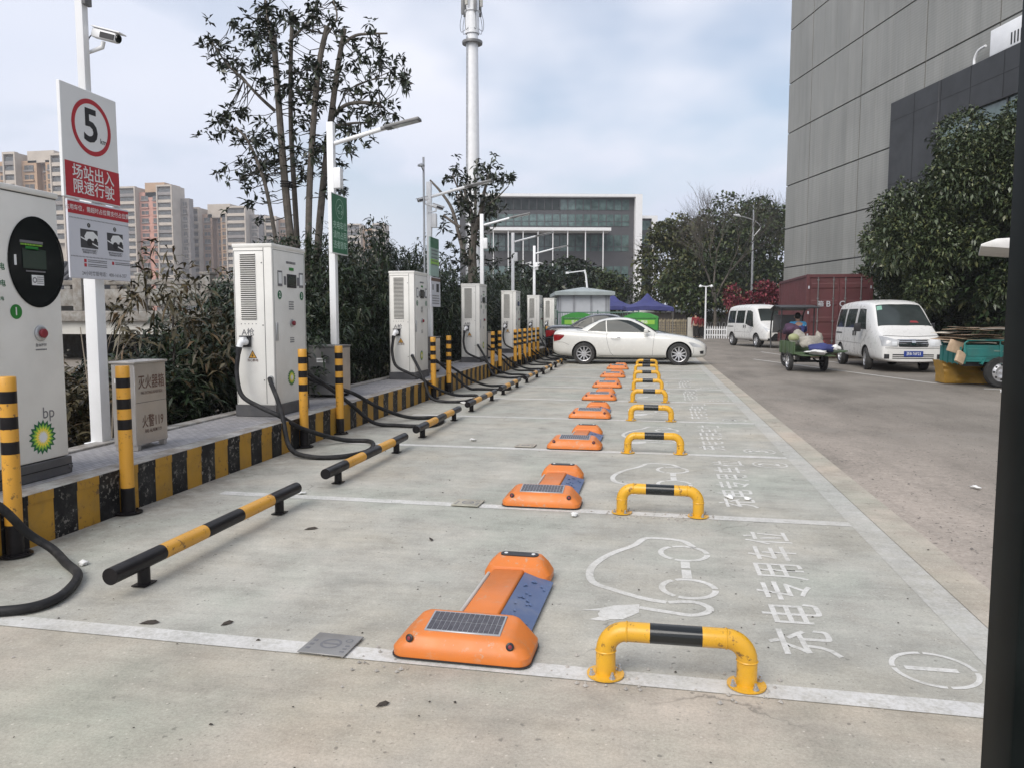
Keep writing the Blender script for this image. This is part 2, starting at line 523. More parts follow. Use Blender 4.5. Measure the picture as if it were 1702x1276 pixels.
CON = (.415, .404, .362)
M = dict(
    pad=concrete('parking_concrete', CON),
    apron=concrete('apron_concrete', (.43, .395, .34), cool=(.80, .86, .84), hot=(1.14, 1.06, 1.03)),
    paint=road_paint('worn_white_paint', CON, (.66, .65, .63), .60),
    stencil=road_paint('stencil_paint', CON, (.68, .67, .64), .62),
    oldpaint=road_paint('old_border_paint', CON, (.56, .55, .53), .50),
    kerbtop=concrete('kerb_stone', (.42, .41, .40)),
    cabinet=mk('white_cabinet_paint', (.74, .73, .69), .42, var=.05, dirt=.22, dcol=(.45, .42, .36), ds=2.2),
    seam=mk('panel_gap', (.10, .10, .10), .8),
    plinth=mk('dark_plinth', (.075, .075, .08), .6, dirt=.3, dcol=(.2, .19, .17)),
    black=mk('black_plastic', (.018, .018, .02), .45, var=.3),
    blackgloss=mk('black_gloss', (.012, .014, .014), .12, var=.2),
    rubber=mk('black_rubber', (.017, .017, .018), .6, var=.3, spec=.25, dirt=.4, dcol=(.10, .095, .09), ds=9),
    tyre=mk('tyre_rubber', (.025, .025, .025), .8, var=.3, dirt=.5, dcol=(.11, .10, .09), ds=7),
    yellow=mk('bollard_yellow', (.62, .31, .035), .42, var=.10, dirt=.22, dcol=(.30, .18, .05), ds=6, chip=.4),
    blackpaint=mk('bollard_black', (.010, .009, .010), .35, var=.3, dirt=.12, dcol=(.08, .07, .06), ds=8, spec=.22),
    hoop=mk('hoop_yellow', (.67, .36, .022), .30, var=.08, dirt=.30, dcol=(.40, .22, .05), ds=9, chip=.5),
    kerbyel=mk('kerb_yellow', (.40, .215, .022), .6, var=.16, dirt=.5, dcol=(.17, .12, .05), ds=4, bmp=.3, bs=60, chip=.6),
    kerbblk=mk('kerb_black', (.013, .013, .014), .55, var=.3, dirt=.4, dcol=(.10, .095, .09), ds=5, bmp=.3, bs=60, chip=.6, ccol=(.30, .28, .25), spec=.2),
    orange=mk('lock_orange', (.62, .175, .028), .42, var=.08, dirt=.28, dcol=(.40, .18, .07), ds=7, bmp=.08, bs=220, chip=.5, ccol=(.45, .30, .2)),
    flap=mk('lock_blue_grey', (.085, .125, .235), .55, var=.12, dirt=.4, dcol=(.20, .20, .20), ds=6),
    steel=mk('brushed_steel', (.50, .47, .43), .36, metal=.75, var=.12, vs=1.6, dirt=.3, dcol=(.30, .27, .23), ds=3),
    zinc=mk('zinc_metal', (.45, .46, .47), .42, metal=.7, var=.12),
    greysteel=mk('grey_painted_steel', (.17, .17, .17), .45, metal=.3, var=.12, dirt=.2),
    white=mk('white_powder_coat', (.77, .78, .79), .42, var=.05, dirt=.12, dcol=(.5, .47, .42)),
    signwhite=mk('sign_white', (.74, .75, .75), .40, var=.03),
    red=mk('sign_red', (.42, .028, .04), .45, var=.08),
    darkred=mk('deep_red', (.22, .02, .03), .5),
    green=mk('sign_green', (.014, .13, .055), .42, var=.10),
    ink=mk('black_ink', (.02, .02, .022), .6, var=.1),
    inkgrey=mk('grey_ink', (.16, .16, .17), .6, var=.1),
    inkbrown=mk('brown_ink', (.12, .065, .045), .6, var=.15),
    letter=mk('pale_lettering', (.72, .72, .71), .5, var=.05),
    lgreen=mk('light_green', (.25, .50, .06), .4),
    lyellow=mk('light_yellow', (.85, .70, .08), .4),
    badge=mk('green_badge', (.02, .20, .03), .4),
    screen=glass('dark_screen', (.03, .045, .035), .12),
    glass=glass('dark_glass', (.026, .033, .032), .05, .32),
    officeglass=glass('office_glass', (.085, .125, .12), .08),  # base colour lightened to stand in for what the panes reflect
    lampglass=mk('lamp_glass', (.62, .64, .66), .12, var=.1),
    carwhite=mk('pearl_white_paint', (.66, .655, .62), .22, var=.03, coat=.6, dirt=.03, dcol=(.5, .47, .42), ds=3),
    vanwhite=mk('van_white_paint', (.66, .655, .635), .30, var=.02, coat=.2),
    carblack=mk('black_car_paint', (.012, .012, .014), .15, coat=.8),
    rim=mk('alloy_rim', (.55, .55, .56), .32, metal=.6, var=.1),
    well=mk('wheel_well', (.012, .012, .012), .9),
    tail=mk('tail_lamp_red', (.22, .012, .014), .15, var=.2),
    soil=mk('garden_soil', (.10, .085, .065), .95, var=.3, bmp=.6, bs=25),
    bark=mk('grey_bark', (.115, .10, .085), .9, var=.35, vs=9, dirt=.4, dcol=(.05, .055, .04), ds=5, bmp=.6, bs=45),
    darkbark=mk('dark_bark', (.045, .038, .032), .9, var=.3, vs=9),
    teal=mk('teal_cart_paint', (.018, .17, .155), .40, var=.15, dirt=.35, dcol=(.08, .09, .08), ds=4),
    trikegreen=mk('worn_green_paint', (.06, .10, .045), .6, var=.2, dirt=.5, dcol=(.10, .08, .05), ds=5),
    card=mk('cardboard', (.50, .37, .25), .85, var=.22, vs=5),
    cardpale=mk('pale_cardboard', (.62, .55, .45), .85, var=.2, vs=5),
    carddark=mk('wet_cardboard', (.33, .24, .17), .85, var=.25, vs=5),
    ochre=mk('ochre_tarpaulin', (.34, .19, .025), .6, var=.16, vs=6, bmp=.3, bs=18),
    skin=mk('skin', (.40, .24, .17), .55, var=.06),
    hair=mk('black_hair', (.012, .011, .01), .5),
    redcloth=mk('red_cloth', (.22, .025, .03), .85, var=.18),
    darkcloth=mk('dark_cloth', (.03, .028, .028), .9, var=.2),
    bluecloth=mk('navy_cloth', (.035, .045, .16), .85, var=.2),
    skyblue=mk('bright_blue_cloth', (.06, .30, .55), .8),
    purple=mk('dark_purple_blanket', (.06, .03, .06), .9, var=.25),
    sack=mk('woven_sack', (.33, .31, .27), .85, var=.2, vs=14, bmp=.4, bs=60),
    tent=mk('navy_tent_cloth', (.035, .04, .15), .7, var=.15, vs=2),
    boothgreen=mk('bright_green_booth', (.04, .25, .04), .5, var=.12),
    awning=mk('awning_white', (.70, .69, .67), .5, dirt=.2, dcol=(.4, .36, .3)),
    container=mk('oxide_red_container', (.088, .023, .026), .6, var=.2, vs=1.3, dirt=.35, dcol=(.10, .045, .035), ds=2),
    aptwhite=mk('apartment_white', (.46, .405, .345), .8, var=.1, vs=.3),
    apttan=mk('apartment_tan', (.42, .285, .185), .85, var=.12, vs=.3),
    aptpink=mk('apartment_pink', (.50, .265, .205), .85, var=.12, vs=.3),
    aptbrown=mk('apartment_brown', (.29, .195, .14), .85, var=.15, vs=.3),
    aptgrey=mk('apartment_grey', (.24, .22, .21), .85, var=.12, vs=.3),
    aptglass=glass('apartment_glass', (.085, .085, .085), .3),
    officegrey=mk('office_cladding', (.068, .068, .073), .6, var=.08, vs=.4),
    officewhite=mk('office_white', (.72, .72, .72), .6, var=.04),
    tile=mk('roof_tile_grey', (.075, .075, .08), .8, var=.25, vs=6, bmp=.4, bs=20),
    stone=concrete('bridge_stone', (.34, .335, .32)),
    cream=mk('cream_wall', (.50, .49, .45), .85, var=.1),
    lav=mk('grey_shed_wall', (.42, .44, .47), .55, var=.06),
    shedtrim=mk('shed_trim', (.25, .26, .28), .5),
    shedroof=mk('shed_roof', (.30, .34, .34), .6, dirt=.2),
    gate=mk('bronze_gate', (.34, .29, .20), .45, metal=.4, var=.15),
    portal=mk('black_stone_portal', (.017, .018, .019), .45, var=.3, vs=.6),
    paper=mk('scrap_paper', (.68, .68, .66), .9, var=.08),
    cavity=mk('dark_cavity', (.01, .01, .01), .95),
    chrome=mk('chrome', (.6, .6, .6), .15, metal=1.0),
    headlamp=glass('headlamp_glass', (.5, .51, .52), .08),
)

# ================================================================ SETTING
def sheet(name, x0, x1, y0, y1, z, mat, skew=0.0):
    b = MB()
    b.add([(x0, y0 - skew * x0, z), (x1, y0 - skew * x1, z), (x1, y1 - skew * x1, z), (x0, y1 - skew * x0, z)], [(0, 1, 2, 3)])
    return tag(b.build(name, mat), kind='structure')


def asphalt():
    m, nt, ns, L, b = nodes('dusty_asphalt')
    pos = position(nt)
    grain = noise(nt, pos, 70, 3, .75)
    grit = mix(nt, .5, noise(nt, pos, 30, 5, .8), noise(nt, pos, 11, 6, .8))
    big = noise(nt, pos, .22, 7, .62)
    mid = noise(nt, mapped(nt, pos, (1, .35, 1), (0, 0, 0), (0, 0, R(20))), 1.1, 8, .65)
    c = ramp(nt, big, [(.3, (.172, .155, .134)), (.7, (.268, .243, .210))])
    c = mix(nt, .6, c, ramp(nt, mid, [(.3, .60), (.7, 1.28)]), 'MULTIPLY')
    c = mix(nt, .8, c, ramp(nt, grain, [(.3, .5), (.7, 1.45)]), 'MULTIPLY')
    # spilt dust beside the concrete slab
    sp = ns.new('ShaderNodeSeparateXYZ'); L.new(pos, sp.inputs[0])
    e = ns.new('ShaderNodeMapRange'); L.new(sp.outputs['X'], e.inputs[0])
    for i, v in enumerate((1.7, 4.6, 1.0, 0.0)):
        e.inputs[i + 1].default_value = v
    ey = ns.new('ShaderNodeMapRange'); L.new(sp.outputs['Y'], ey.inputs[0])
    for i, v in enumerate((8.0, 15.0, 1.0, 0.25)):
        ey.inputs[i + 1].default_value = v
    d = mix(nt, 1.0, e.outputs[0], ey.outputs[0], 'MULTIPLY')
    d = mix(nt, 1.0, d, ramp(nt, mix(nt, .5, mid, grit), [(.36, 0.0), (.6, 1.25)]), 'MULTIPLY')
    dust = mix(nt, .7, (.42, .365, .315), ramp(nt, grit, [(.3, .66), (.7, 1.2)]), 'MULTIPLY')
    c = mix(nt, d, c, dust)
    for sc_, off_, col_, th_ in ((12, 0, (.06, .055, .05), .62), (22, 4, (.08, .07, .065), .55), (17, 9, (.42, .39, .35), .80)):
        pv = ns.new('ShaderNodeTexVoronoi')
        pv.inputs['Scale'].default_value = sc_
        L.new(mapped(nt, pos, (1, 1, 1), (off_, off_ * .7, 0)), pv.inputs['Vector'])
        sx = ns.new('ShaderNodeSeparateColor'); L.new(pv.outputs['Color'], sx.inputs[0])
        k = mix(nt, 1.0, ramp(nt, sx.outputs[0], [(th_, 0.0), (th_ + .04, .75)]), ramp(nt, mix(nt, .3, pv.outputs['Distance'], noise(nt, pos, sc_ * 5, 2)), [(.24, 1.0), (.31, 0.0)]), 'MULTIPLY')
        c = mix(nt, mix(nt, 1.0, k, ramp(nt, noise(nt, pos, .6, 4), [(.4, .15), (.6, 1.0)]), 'MULTIPLY'), c, col_)
    patch = ramp(nt, noise(nt, mapped(nt, pos, (1, 1, 1), (5, 3, 0)), .35, 8, .7), [(.54, 0.0), (.66, .55)])
    c = mix(nt, patch, c, (.27, .248, .218))
    L.new(c, b.inputs['Base Color'])
    b.inputs['Roughness'].default_value = .92
    b.inputs['Specular IOR Level'].default_value = .22
    bump(nt, b, mix(nt, .5, grain, grit), .6, .012)
    return m


sheet('ground', -600, 600, -60, 1300, 0.0, asphalt())
sheet('garden_soil', -14, -4.92, -4, 48, 0.006, M['soil'])
sheet('apron', -30, 1.86, -12, 3.08, 0.003, M['apron'], .023)
sheet('parking_pavement', -3.95, 1.44, 3.06, 46, 0.0045, M['pad'], .023)
sheet('pavement_edge', 1.625, 1.86, 3.08, 30, 0.0045, M['apron'], .023)
LINEY = [3.12, 5.85, 8.53, 11.22, 13.80, 16.32, 19.02, 21.9]
sheet('boundary_line', 1.44, 1.62, 3.22, 30, 0.0055, M['oldpaint'], 0)
for i, y in enumerate(LINEY):
    sheet('bay_line', -3.6 if i else -3.95, 1.44 if i else 1.86, y - .06, y + .06, 0.0065, M['paint'], .023)
apl = MB()
apl.strip([(3.6, 28.5), (6.39, 18.8)], .10, .004)
apl.strip([(4.67, 34.5), (6.1, 26.6)], .10, .004)
apl.strip([(7.9, 17.2), (6.9, 17.6)], .14, .004)
tag(apl.build('road_line', M['paint']), kind='structure')

# ---- electric-car stencils
ICON = [(0.30, 5.02), (0.27, 5.10), (0.22, 5.18), (0.10, 5.21), (-0.02, 5.19), (-0.09, 5.02), (-0.20, 4.86), (-0.28, 4.70), (-0.33, 4.52),
        (-0.33, 4.36), (-0.29, 4.24), (-0.20, 4.17), (-0.08, 4.09), (0.02, 4.04), (0.10, 4.02)]
CORD = [(0.11, 4.02), (0.22, 4.05), (0.29, 4.02), (0.32, 3.96), (0.29, 3.90), (0.22, 3.86), (0.12, 3.88), (-0.04, 3.92)]
PLUG = [(-.04, 3.965), (-.04, 3.85), (-.075, 3.80), (-.12, 3.745), (-.18, 3.735), (-.205, 3.71), (-.285, 3.715), (-.235, 3.76), (-.245, 3.80),
        (-.235, 3.84), (-.335, 3.83), (-.235, 3.875), (-.17, 3.925), (-.09, 3.95)]


def stencil_icon():
    b = MB()
    b.strip([tuple(p)[:2] for p in crom([(x, y, 0) for x, y in ICON], 5)], .045, 0)
    b.strip([tuple(p)[:2] for p in crom([(x, y, 0) for x, y in CORD], 5)], .04, 0)
    b.add([(x, y, 0) for x, y in PLUG], [tuple(range(len(PLUG)))])
    for cy in (4.25, 4.90):
        for k in range(3):              # ring broken by the stencil's bridges
            a0, a1 = 2 * math.pi * k / 3 + .10, 2 * math.pi * (k + 1) / 3 - .04
            b.strip([(0.225 + .145 * math.cos(a0 + (a1 - a0) * t / 12), cy + .15 * math.sin(a0 + (a1 - a0) * t / 12)) for t in range(13)], .035, 0)
    b.strip([(0.225, 4.42), (0.225, 4.57)], .055, 0)
    b.strip([(0.225, 4.60), (0.225, 4.73)], .055, 0)
    return b.mesh('painted_car_symbol', M['stencil'], recalc=False)


icon_me = stencil_icon()
char_me = {c: text_mesh(c, .325, M['stencil'], .005) for c in '充电专用车位'}
BAYY = [0.0, 2.72, 5.40, 8.09, 10.68, 13.2]
for i, dy in enumerate(BAYY):
    tag(inst('painted_car_symbol', icon_me, None, (0, dy, .0065)), kind='structure')
    root = thing('painted_bay_wording', None, None, (0, dy, 0))
    root['kind'] = 'structure'
    for k, c in enumerate('充电专用车位'):
        inst('painted_character', char_me[c], root, (.735 + .017 * k, 3.62 + .346 * k, .0065), (0, 0, R(90)))
NUMY = [3.43, 8.08, 8.86, 11.5, 14.1, 16.7]
for i, y in enumerate(NUMY):
    root = thing('painted_bay_number', None, None, (1.21, y, 0))
    root['kind'] = 'structure'
    b = MB()
    for k in range(4):
        a0, a1 = math.pi * k / 2 + .06, math.pi * (k + 1) / 2 - .03
        b.strip([(.165 * math.cos(a0 + (a1 - a0) * t / 10), .165 * math.sin(a0 + (a1 - a0) * t / 10)) for t in range(11)], .022, .0065)
    b.build('number_ring', M['stencil'], root, recalc=False)
    inst('number', text_mesh(str(i + 1), .30, M['stencil'], .012), root, (0, 0, .0065), (0, 0, R(90)))

# ---- raised island with striped kerb
KX, KZ = -3.97, .355


def pavers():
    m, nt, ns, L, b = nodes('grey_pavers')
    pos = position(nt)
    br = ns.new('ShaderNodeTexBrick')
    L.new(mapped(nt, pos, (1, 1, 1), (0, 0, 0), (0, 0, R(90))), br.inputs['Vector'])
    br.inputs['Scale'].default_value = 5
    br.inputs['Mortar Size'].default_value = .022
    br.inputs['Color1'].default_value = (.27, .265, .275, 1)
    br.inputs['Color2'].default_value = (.34, .33, .335, 1)
    br.inputs['Mortar'].default_value = (.17, .165, .16, 1)
    c = mix(nt, .6, br.outputs['Color'], ramp(nt, noise(nt, pos, 2.2, 8, .7), [(.3, .6), (.7, 1.25)]), 'MULTIPLY')
    L.new(c, b.inputs['Base Color'])
    b.inputs['Roughness'].default_value = .88
    bump(nt, b, br.outputs['Fac'], -.5, .004)
    return m


b = MB()
b.bb((-4.82, -3.0, .0), (KX - .17, 38, KZ - .004), 0)
tag(b.build('island_paving', pavers()), kind='structure')
b = MB()
b.bb((KX - .168, -3, KZ - .07), (KX + .004, 38, KZ), 0)
b.bb((-4.965, -3, 0), (-4.822, 38, KZ + .02), 0)
tag(b.build('kerb_edging', M['kerbtop'], bevel=.008, seg=1), kind='structure')
b = MB()
y = 4.27 - .218 * 33
k = 1
while y < 38:
    b.add([(KX, y, 0), (KX, y + .218, 0), (KX, y + .218, KZ - .071), (KX, y, KZ - .071)], [(0, 1, 2, 3)], k % 2)
    b.add([(KX + .0065, y, KZ - .07), (KX + .0065, y + .218, KZ - .07), (KX + .0065, y + .218, KZ - .006), (KX + .0065, y, KZ - .006)], [(0, 1, 2, 3)], k % 2)
    y += .218
    k += 1
tag(b.build('striped_kerb', [M['kerbyel'], M['kerbblk']]), kind='structure')

# ================================================================ LARGE BUILDINGS
def cladding():
    m, nt, ns, L, b = nodes('perforated_grey_cladding')
    tcn = ns.new('ShaderNodeTexCoord')
    pos = tcn.outputs['Object']
    w = ns.new('ShaderNodeTexWave')
    w.wave_type, w.bands_direction = 'BANDS', 'X'
    w.inputs['Scale'].default_value = .34
    w.inputs['Distortion'].default_value = 0
    L.new(pos, w.inputs['Vector'])
    sheetv = noise(nt, mapped(nt, pos, (1.15, .01, .10)), 1.0, 3, .7)
    c = ramp(nt, sheetv, [(.3, (.235, .238, .22)), (.72, (.31, .308, .285))])
    c = mix(nt, .5, c, ramp(nt, noise(nt, mapped(nt, pos, (9, 1, .35)), 1.0, 4), [(.3, .92), (.7, 1.06)]), 'MULTIPLY')
    c = mix(nt, .5, c, ramp(nt, noise(nt, pos, .28, 5), [(.3, .74), (.7, 1.14)]), 'MULTIPLY')
    c = mix(nt, .45, c, ramp(nt, noise(nt, mapped(nt, pos, (3.2, 1, .09)), 1.0, 6, .7), [(.35, .84), (.6, 1.03)]), 'MULTIPLY')
    fine = ns.new('ShaderNodeTexWave')
    fine.wave_type, fine.bands_direction = 'BANDS', 'Z'
    fine.inputs['Scale'].default_value = 2.6
    L.new(pos, fine.inputs['Vector'])
    c = mix(nt, .5, c, ramp(nt, fine.outputs['Fac'], [(.2, .88), (.8, 1.06)]), 'MULTIPLY')
    L.new(c, b.inputs['Base Color'])
    b.inputs['Roughness'].default_value = .55
    b.inputs['Metallic'].default_value = .15
    return m


# tall clad hall on the right. Local x runs from its far corner towards the camera, local y into the building
ang = R(-74.5)
hall = thing('clad_building', 'tall grey metal clad building with square panel joints and a black portal', 'building', (7.95, 50, 0), ang)
LEN, HT = 46.0, 26.0
cladm = cladding()
seam_x = [2.9, 8.2, 13.4, 17.9, 22.6, 27.4, 32.2, 37, 41.8]
seam_z = [2.0, 4.5, 6.83, 9.41, 12.53, 15.45, 18.58, 21.6, 24.4]
b = MB()
b.bb((0, 0.10, 0), (LEN, 24, HT))
b.build('wall_core', M['seam'], hall)
xs, zs = [0] + seam_x + [LEN], [0] + seam_z + [HT]
b = MB()
for i in range(len(xs) - 1):
    for j in range(len(zs) - 1):
        b.bb((xs[i] + .035, 0, zs[j] + .035), (xs[i + 1] - .035, .098, zs[j + 1] - .035))
for i in range(len(xs) - 1):
    w = xs[i + 1] - xs[i]
    n = 4 if w > 4 else 2
    for k in range(1, n):
        for j in range(len(zs) - 1):
            x = xs[i] + w * k / n
            b.bb((x - .015, -.006, zs[j] + .06), (x + .015, 0.002, zs[j + 1] - .06))
b.build('cladding', cladm, hall)
b = MB()
px0, pz1, wz0, wz1, wx0, PD = 11.55, 11.25, 6.2, 9.5, 15.0, .40
b.bb((px0, -PD, 0), (wx0, -.022, pz1))
b.bb((wx0, -PD, wz1), (LEN - 4, -.022, pz1))
b.bb((wx0, -PD, 0), (LEN - 4, -.022, wz0))
b.build('portal', M['portal'], hall, bevel=.02, seg=1)
b = MB()
for x in np.arange(px0 + 1.8, LEN - 5, 1.8):
    b.bb((x - .006, -PD - .007, 0 if x < wx0 else wz1 + .05), (x + .006, -PD - .0025, pz1 - .03))
b.bb((px0 + .03, -PD - .007, 7.55), (wx0, -PD - .0025, 7.562))
b.bb((px0 + .03, -PD - .007, 10.4), (LEN - 4.1, -PD - .0025, 10.412))
b.build('portal_joint', M['cavity'], hall)
x = wx0
win = None
while x < LEN - 6:
    b = MB(); b.bb((x + .05, -.28, wz0), (x + 1.9, -.24, wz1))
    wnd = b.build('window', M['officeglass'], hall)
    b = MB(); b.bb((x - .03, -.33, wz0), (x + .045, -.23, wz1)); b.build('mullion', M['portal'], wnd)
    x += 1.95
# air-conditioner on the portal roof and a bent pipe
b = MB()
b.bb((17.9, -.38, pz1), (20.2, -.06, pz1 + .95))
ac = thing('air_conditioner', 'white rooftop air conditioner box above the black portal', 'air conditioner', (7.95, 50, 0), ang)
b.build('casing', M['white'], ac, bevel=.03)
b = MB()
for k in range(7):
    b.bb((19.0 + k * .16, -.395, pz1 + .08), (19.06 + k * .16, -.382, pz1 + .5))
b.build('grille', M['black'], ac)
b = MB()
b.tube(crom([(16.9, -.25, pz1), (16.9, -.25, pz1 + .25), (17.1, -.25, pz1 + .5), (17.5, -.25, pz1 + .55)], 5), .05, 8)
pp = b.build('roof_pipe', M['white'], smooth=True)
pp.location, pp.rotation_euler = (7.95, 50, 0), (0, 0, ang)
tag(pp, 'small bent white pipe rising from the edge of the black portal', 'pipe')

# ---- far office block, facing the camera
oc = P(1056, 527, 105); ol = P(790, 527, 100.5)
orot = math.atan2(oc.y - ol.y, oc.x - ol.x)
office = thing('office_building', 'long dark grey office block with white roof frame and bands of windows', 'building', (ol.x, ol.y, 0), orot)
OW = (oc - ol).length
b = MB()
b.bb((-2, 0, 0), (OW - .35, 14, 17.2))
b.build('wall', M['officegrey'], office)
b = MB()
b.bb((-2.5, -1.0, 17.2), (OW + .55, 14, 17.55))
b.bb((OW - .35, -1.0, 0), (OW + .55, 14, 17.197))
b.build('roof_frame', M['officewhite'], office)
b = MB()
b.bb((2.0, -3.2, 12.55), (OW - 3.9, .0, 12.95))
b.build('canopy', M['officewhite'], office)
fx = 2.4
while fx < OW - 4:
    b = MB(); b.bb((fx - .055, -3.0, 5.8 if fx > 6 else 3), (fx + .055, -2.75, 12.54)); b.build('fin', M['officewhite'], office)
    fx += 1.92 if fx < OW * .55 else 2.3
wrows = [(15.6, 16.95, .55), (13.5, 15.0, 0), (10.2, 12.3, 0), (6.2, 8.2, 0), (2.2, 4.2, 0)]
for z0, z1, dark in wrows:
    n = 19
    for k in range(n):
        x0 = 1 + k * (OW - 2) / n
        b = MB(); b.bb((x0 + .06, -.06, z0), (x0 + (OW - 2) / n - .06, -.01, z1))
        w = b.build('window', M['officeglass'] if not (dark and k < 10) else M['glass'], office)
        b = MB()
        b.bb((x0 - .06, -.12, z0), (x0 + .055, -.005, z1))
        if not dark:
            b.bb((x0 + .058, -.10, z0 + .55), (x0 + (OW - 2) / n - .062, -.065, z0 + .63))
        b.build('frame', M['officegrey'], w)
an = P(1080, 527, 112)
annex = thing('office_annex', 'narrow white framed annex standing behind the right end of the office block', 'building', (an.x - 4, an.y, 0), orot)
b = MB(); b.bb((0, 0, 0), (4.1, 10, 15.4)); b.build('wall', M['officegrey'], annex)
b = MB(); b.bb((-1, -.4, 15.4), (4.9, 10, 15.8)); b.bb((4.1, -.4, 0), (4.9, 10, 15.398)); b.build('roof_frame', M['officewhite'], annex)
for z in (3, 6, 9, 12, 14):
    b = MB(); b.bb((2.2, -.06, z - .2), (3.9, -.01, z + 1.1)); b.build('window', M['officeglass'], annex)

# ---- apartment towers
def apartment(label, pxl, pxr, ytop, Y, bays, floors=17, fh=3.0, roofs=()):
    """bays: (share of width, kind, wall material, drop below the top in metres, depth)"""
    a, c = P(pxl, ytop, Y), P(pxr, ytop, Y)
    rot = math.atan2(-a.x, a.y) * .0 + R(24)
    W = (c.x - a.x)
    H = a.z
    root = thing('apartment_tower', label, 'building', (a.x, Y, 0), 0)
    x = 0.0
    wm = {}
    for share, kind, mat, drop, dep in bays:
        w = W * share
        top = H - drop
        b = MB(); b.bb((x, -dep, -8), (x + w - .01, 6, top)); b.build('wall', M[mat], root)
        nf = min(floors, int((top + 4) / fh))
        if kind == 'balcony':
            fr = MB()
            for xx in (x - .02, x + w - .5):
                fr.bb((xx, -dep - 1.6, -8), (xx + .5, -dep - .002, top + .2))
            fr.bb((x + .48, -dep - 1.6, top - .5), (x + w - .5, -dep - .002, top + .2))
            fr.build('balcony_frame', M['aptwhite'], root)
            for j in range(nf):
                z = top - fh * (j + 1) - .6
                b = MB(); b.bb((x + .5, -dep - 1.35, z - .25), (x + w - .52, -dep - 1.15, z + .95)); p = b.build('balcony', M['aptwhite'] if (j * 7 + int(x)) % 5 else M['aptgrey'], root)
                b = MB(); b.bb((x + .6, -dep - 1.1, z + .96), (x + w - .6, -dep - 1.0, z + 2.3)); b.build('window', M['aptglass'], p)
        else:
            nw = 2 if w > 7 else 1
            for j in range(nf):
                z = top - fh * (j + 1)
                for q in range(nw):
                    xc = x + w * (q + .5) / nw
                    hw = w / nw * (.30 if kind == 'window' else .22)
                    b = MB(); b.bb((xc - hw, -dep - .12, z), (xc + hw, -dep - .02, z + 1.55)); wn_ = b.build('window', M['aptglass'], root)
                    b = MB()
                    b.bb((xc - hw - .15, -dep - .5, z - .45), (xc + hw + .15, -dep - .005, z - .01))
                    b.bb((xc - .06, -dep - .2, z), (xc + .06, -dep - .125, z + 1.55))
                    b.build('sill', M[mat] if j % 3 else M['aptgrey'], wn_)
        x += w
    for x0, x1, z0, z1, mat in roofs:
        b = MB(); b.bb((W * x0, 1, H - z0), (W * x1, 12, H + z1)); b.build('roof_block', M[mat], root)
    return root


apartment('pink and white apartment tower just right of the speed limit sign', 190, 306, 313, 286,
          [(.33, 'balcony', 'aptwhite', 0, 0), (.33, 'window', 'aptpink', 2.0, -1), (.22, 'balcony', 'aptwhite', 0, 1.2), (.12, 'narrow', 'aptgrey', 4.5, -3)],
          roofs=[(.42, .70, 4, 1.8, 'apttan')])
apartment('brown and white apartment tower second to the right of the speed limit sign', 308, 425, 347, 300,
          [(.22, 'balcony', 'aptwhite', 0, 0), (.14, 'window', 'aptbrown', 2.5, -1), (.12, 'narrow', 'aptbrown', 2.5, -4), (.12, 'window', 'apttan', 2.5, -1), (.28, 'balcony', 'aptwhite', 0, 0), (.12, 'window', 'aptgrey', 3, -2)],
          roofs=[(.30, .62, 4, 1.6, 'aptwhite')])
apartment('tan apartment tower with white roof frames beyond the leftmost charger', -60, 150, 259, 220,
          [(.16, 'balcony', 'aptwhite', 0, 0), (.18, 'window', 'apttan', 2.2, -1), (.10, 'balcony', 'aptwhite', 0, 0), (.12, 'window', 'apttan', 2.3, -1), (.07, 'narrow', 'aptbrown', 2.3, -3), (.08, 'window', 'apttan', 2.3, -1), (.10, 'balcony', 'aptwhite', 1, 0), (.19, 'window', 'apttan', 4, -2)],
          floors=9, roofs=[(.49, .70, 3, .7, 'aptwhite')])
apartment('pale distant apartment tower showing above the hedge left of the second lamp post', 575, 640, 374, 380,
          [(.4, 'balcony', 'aptwhite', 0, 0), (.3, 'window', 'apttan', 2, -1), (.3, 'balcony', 'aptwhite', 0, 0)], floors=14)
apartment('grey apartment tower half hidden by the pruned tree', 428, 475, 358, 320,
          [(.3, 'window', 'aptgrey', 0, 0), (.4, 'balcony', 'aptwhite', 1, 0), (.3, 'window', 'aptbrown', 2, -1)], floors=14)

# ---- stone bridge and tiled pavilion behind the hedge on the left
br = thing('stone_bridge', 'weathered stone bridge with panelled balustrade behind the left shrubs', 'bridge', (0, 0, 0))
b = MB()
b.bb((-34, 23.0, .92), (-7.2, 27, 1.35))
b.build('beam', M['cream'], br)
b = MB(); b.bb((-34, 22.8, 1.352), (-7.2, 27, 1.70)); b.build('deck', M['stone'], br, bevel=.03)
for k in range(12):
    x = -33 + k * 2.35
    b = MB(); b.bb((x - .17, 22.85, 1.702), (x + .17, 23.2, 2.86)); b.bb((x - .20, 22.82, 2.862), (x + .20, 23.23, 2.95)); b.build('post', M['stone'], br, bevel=.02)
    if k < 11:
        b = MB()
        b.bb((x + .19, 22.94, 1.86), (x + 2.16, 23.1, 2.42))
        b.bb((x + .19, 22.91, 2.56), (x + 2.16, 23.14, 2.72))
        for q in (.5, 1.1, 1.7):
            b.bb((x + .2 + q - .12, 22.95, 2.422), (x + .2 + q + .12, 23.1, 2.558))
        b.build('balustrade_panel', M['stone'], br, bevel=.015)
for x in (-30, -22, -14, -8):
    b = MB(); b.bb((x - .6, 23.4, 0), (x + .6, 26.6, .918)); b.build('pier', M['stone'], br)
b = MB(); b.bb((-36, 27.3, 0), (-7.4, 28.2, .915)); tag(b.build('bridge_void_bank', mk('bridge_void_dark', (.03, .032, .025), .95, var=.4)), kind='structure')  # bank box put in and coloured dark to give the void under the bridge
pav = thing('tiled_pavilion', 'low building under a curved grey tiled roof behind the stone bridge', 'pavilion', (-35.5, 34, -.55))
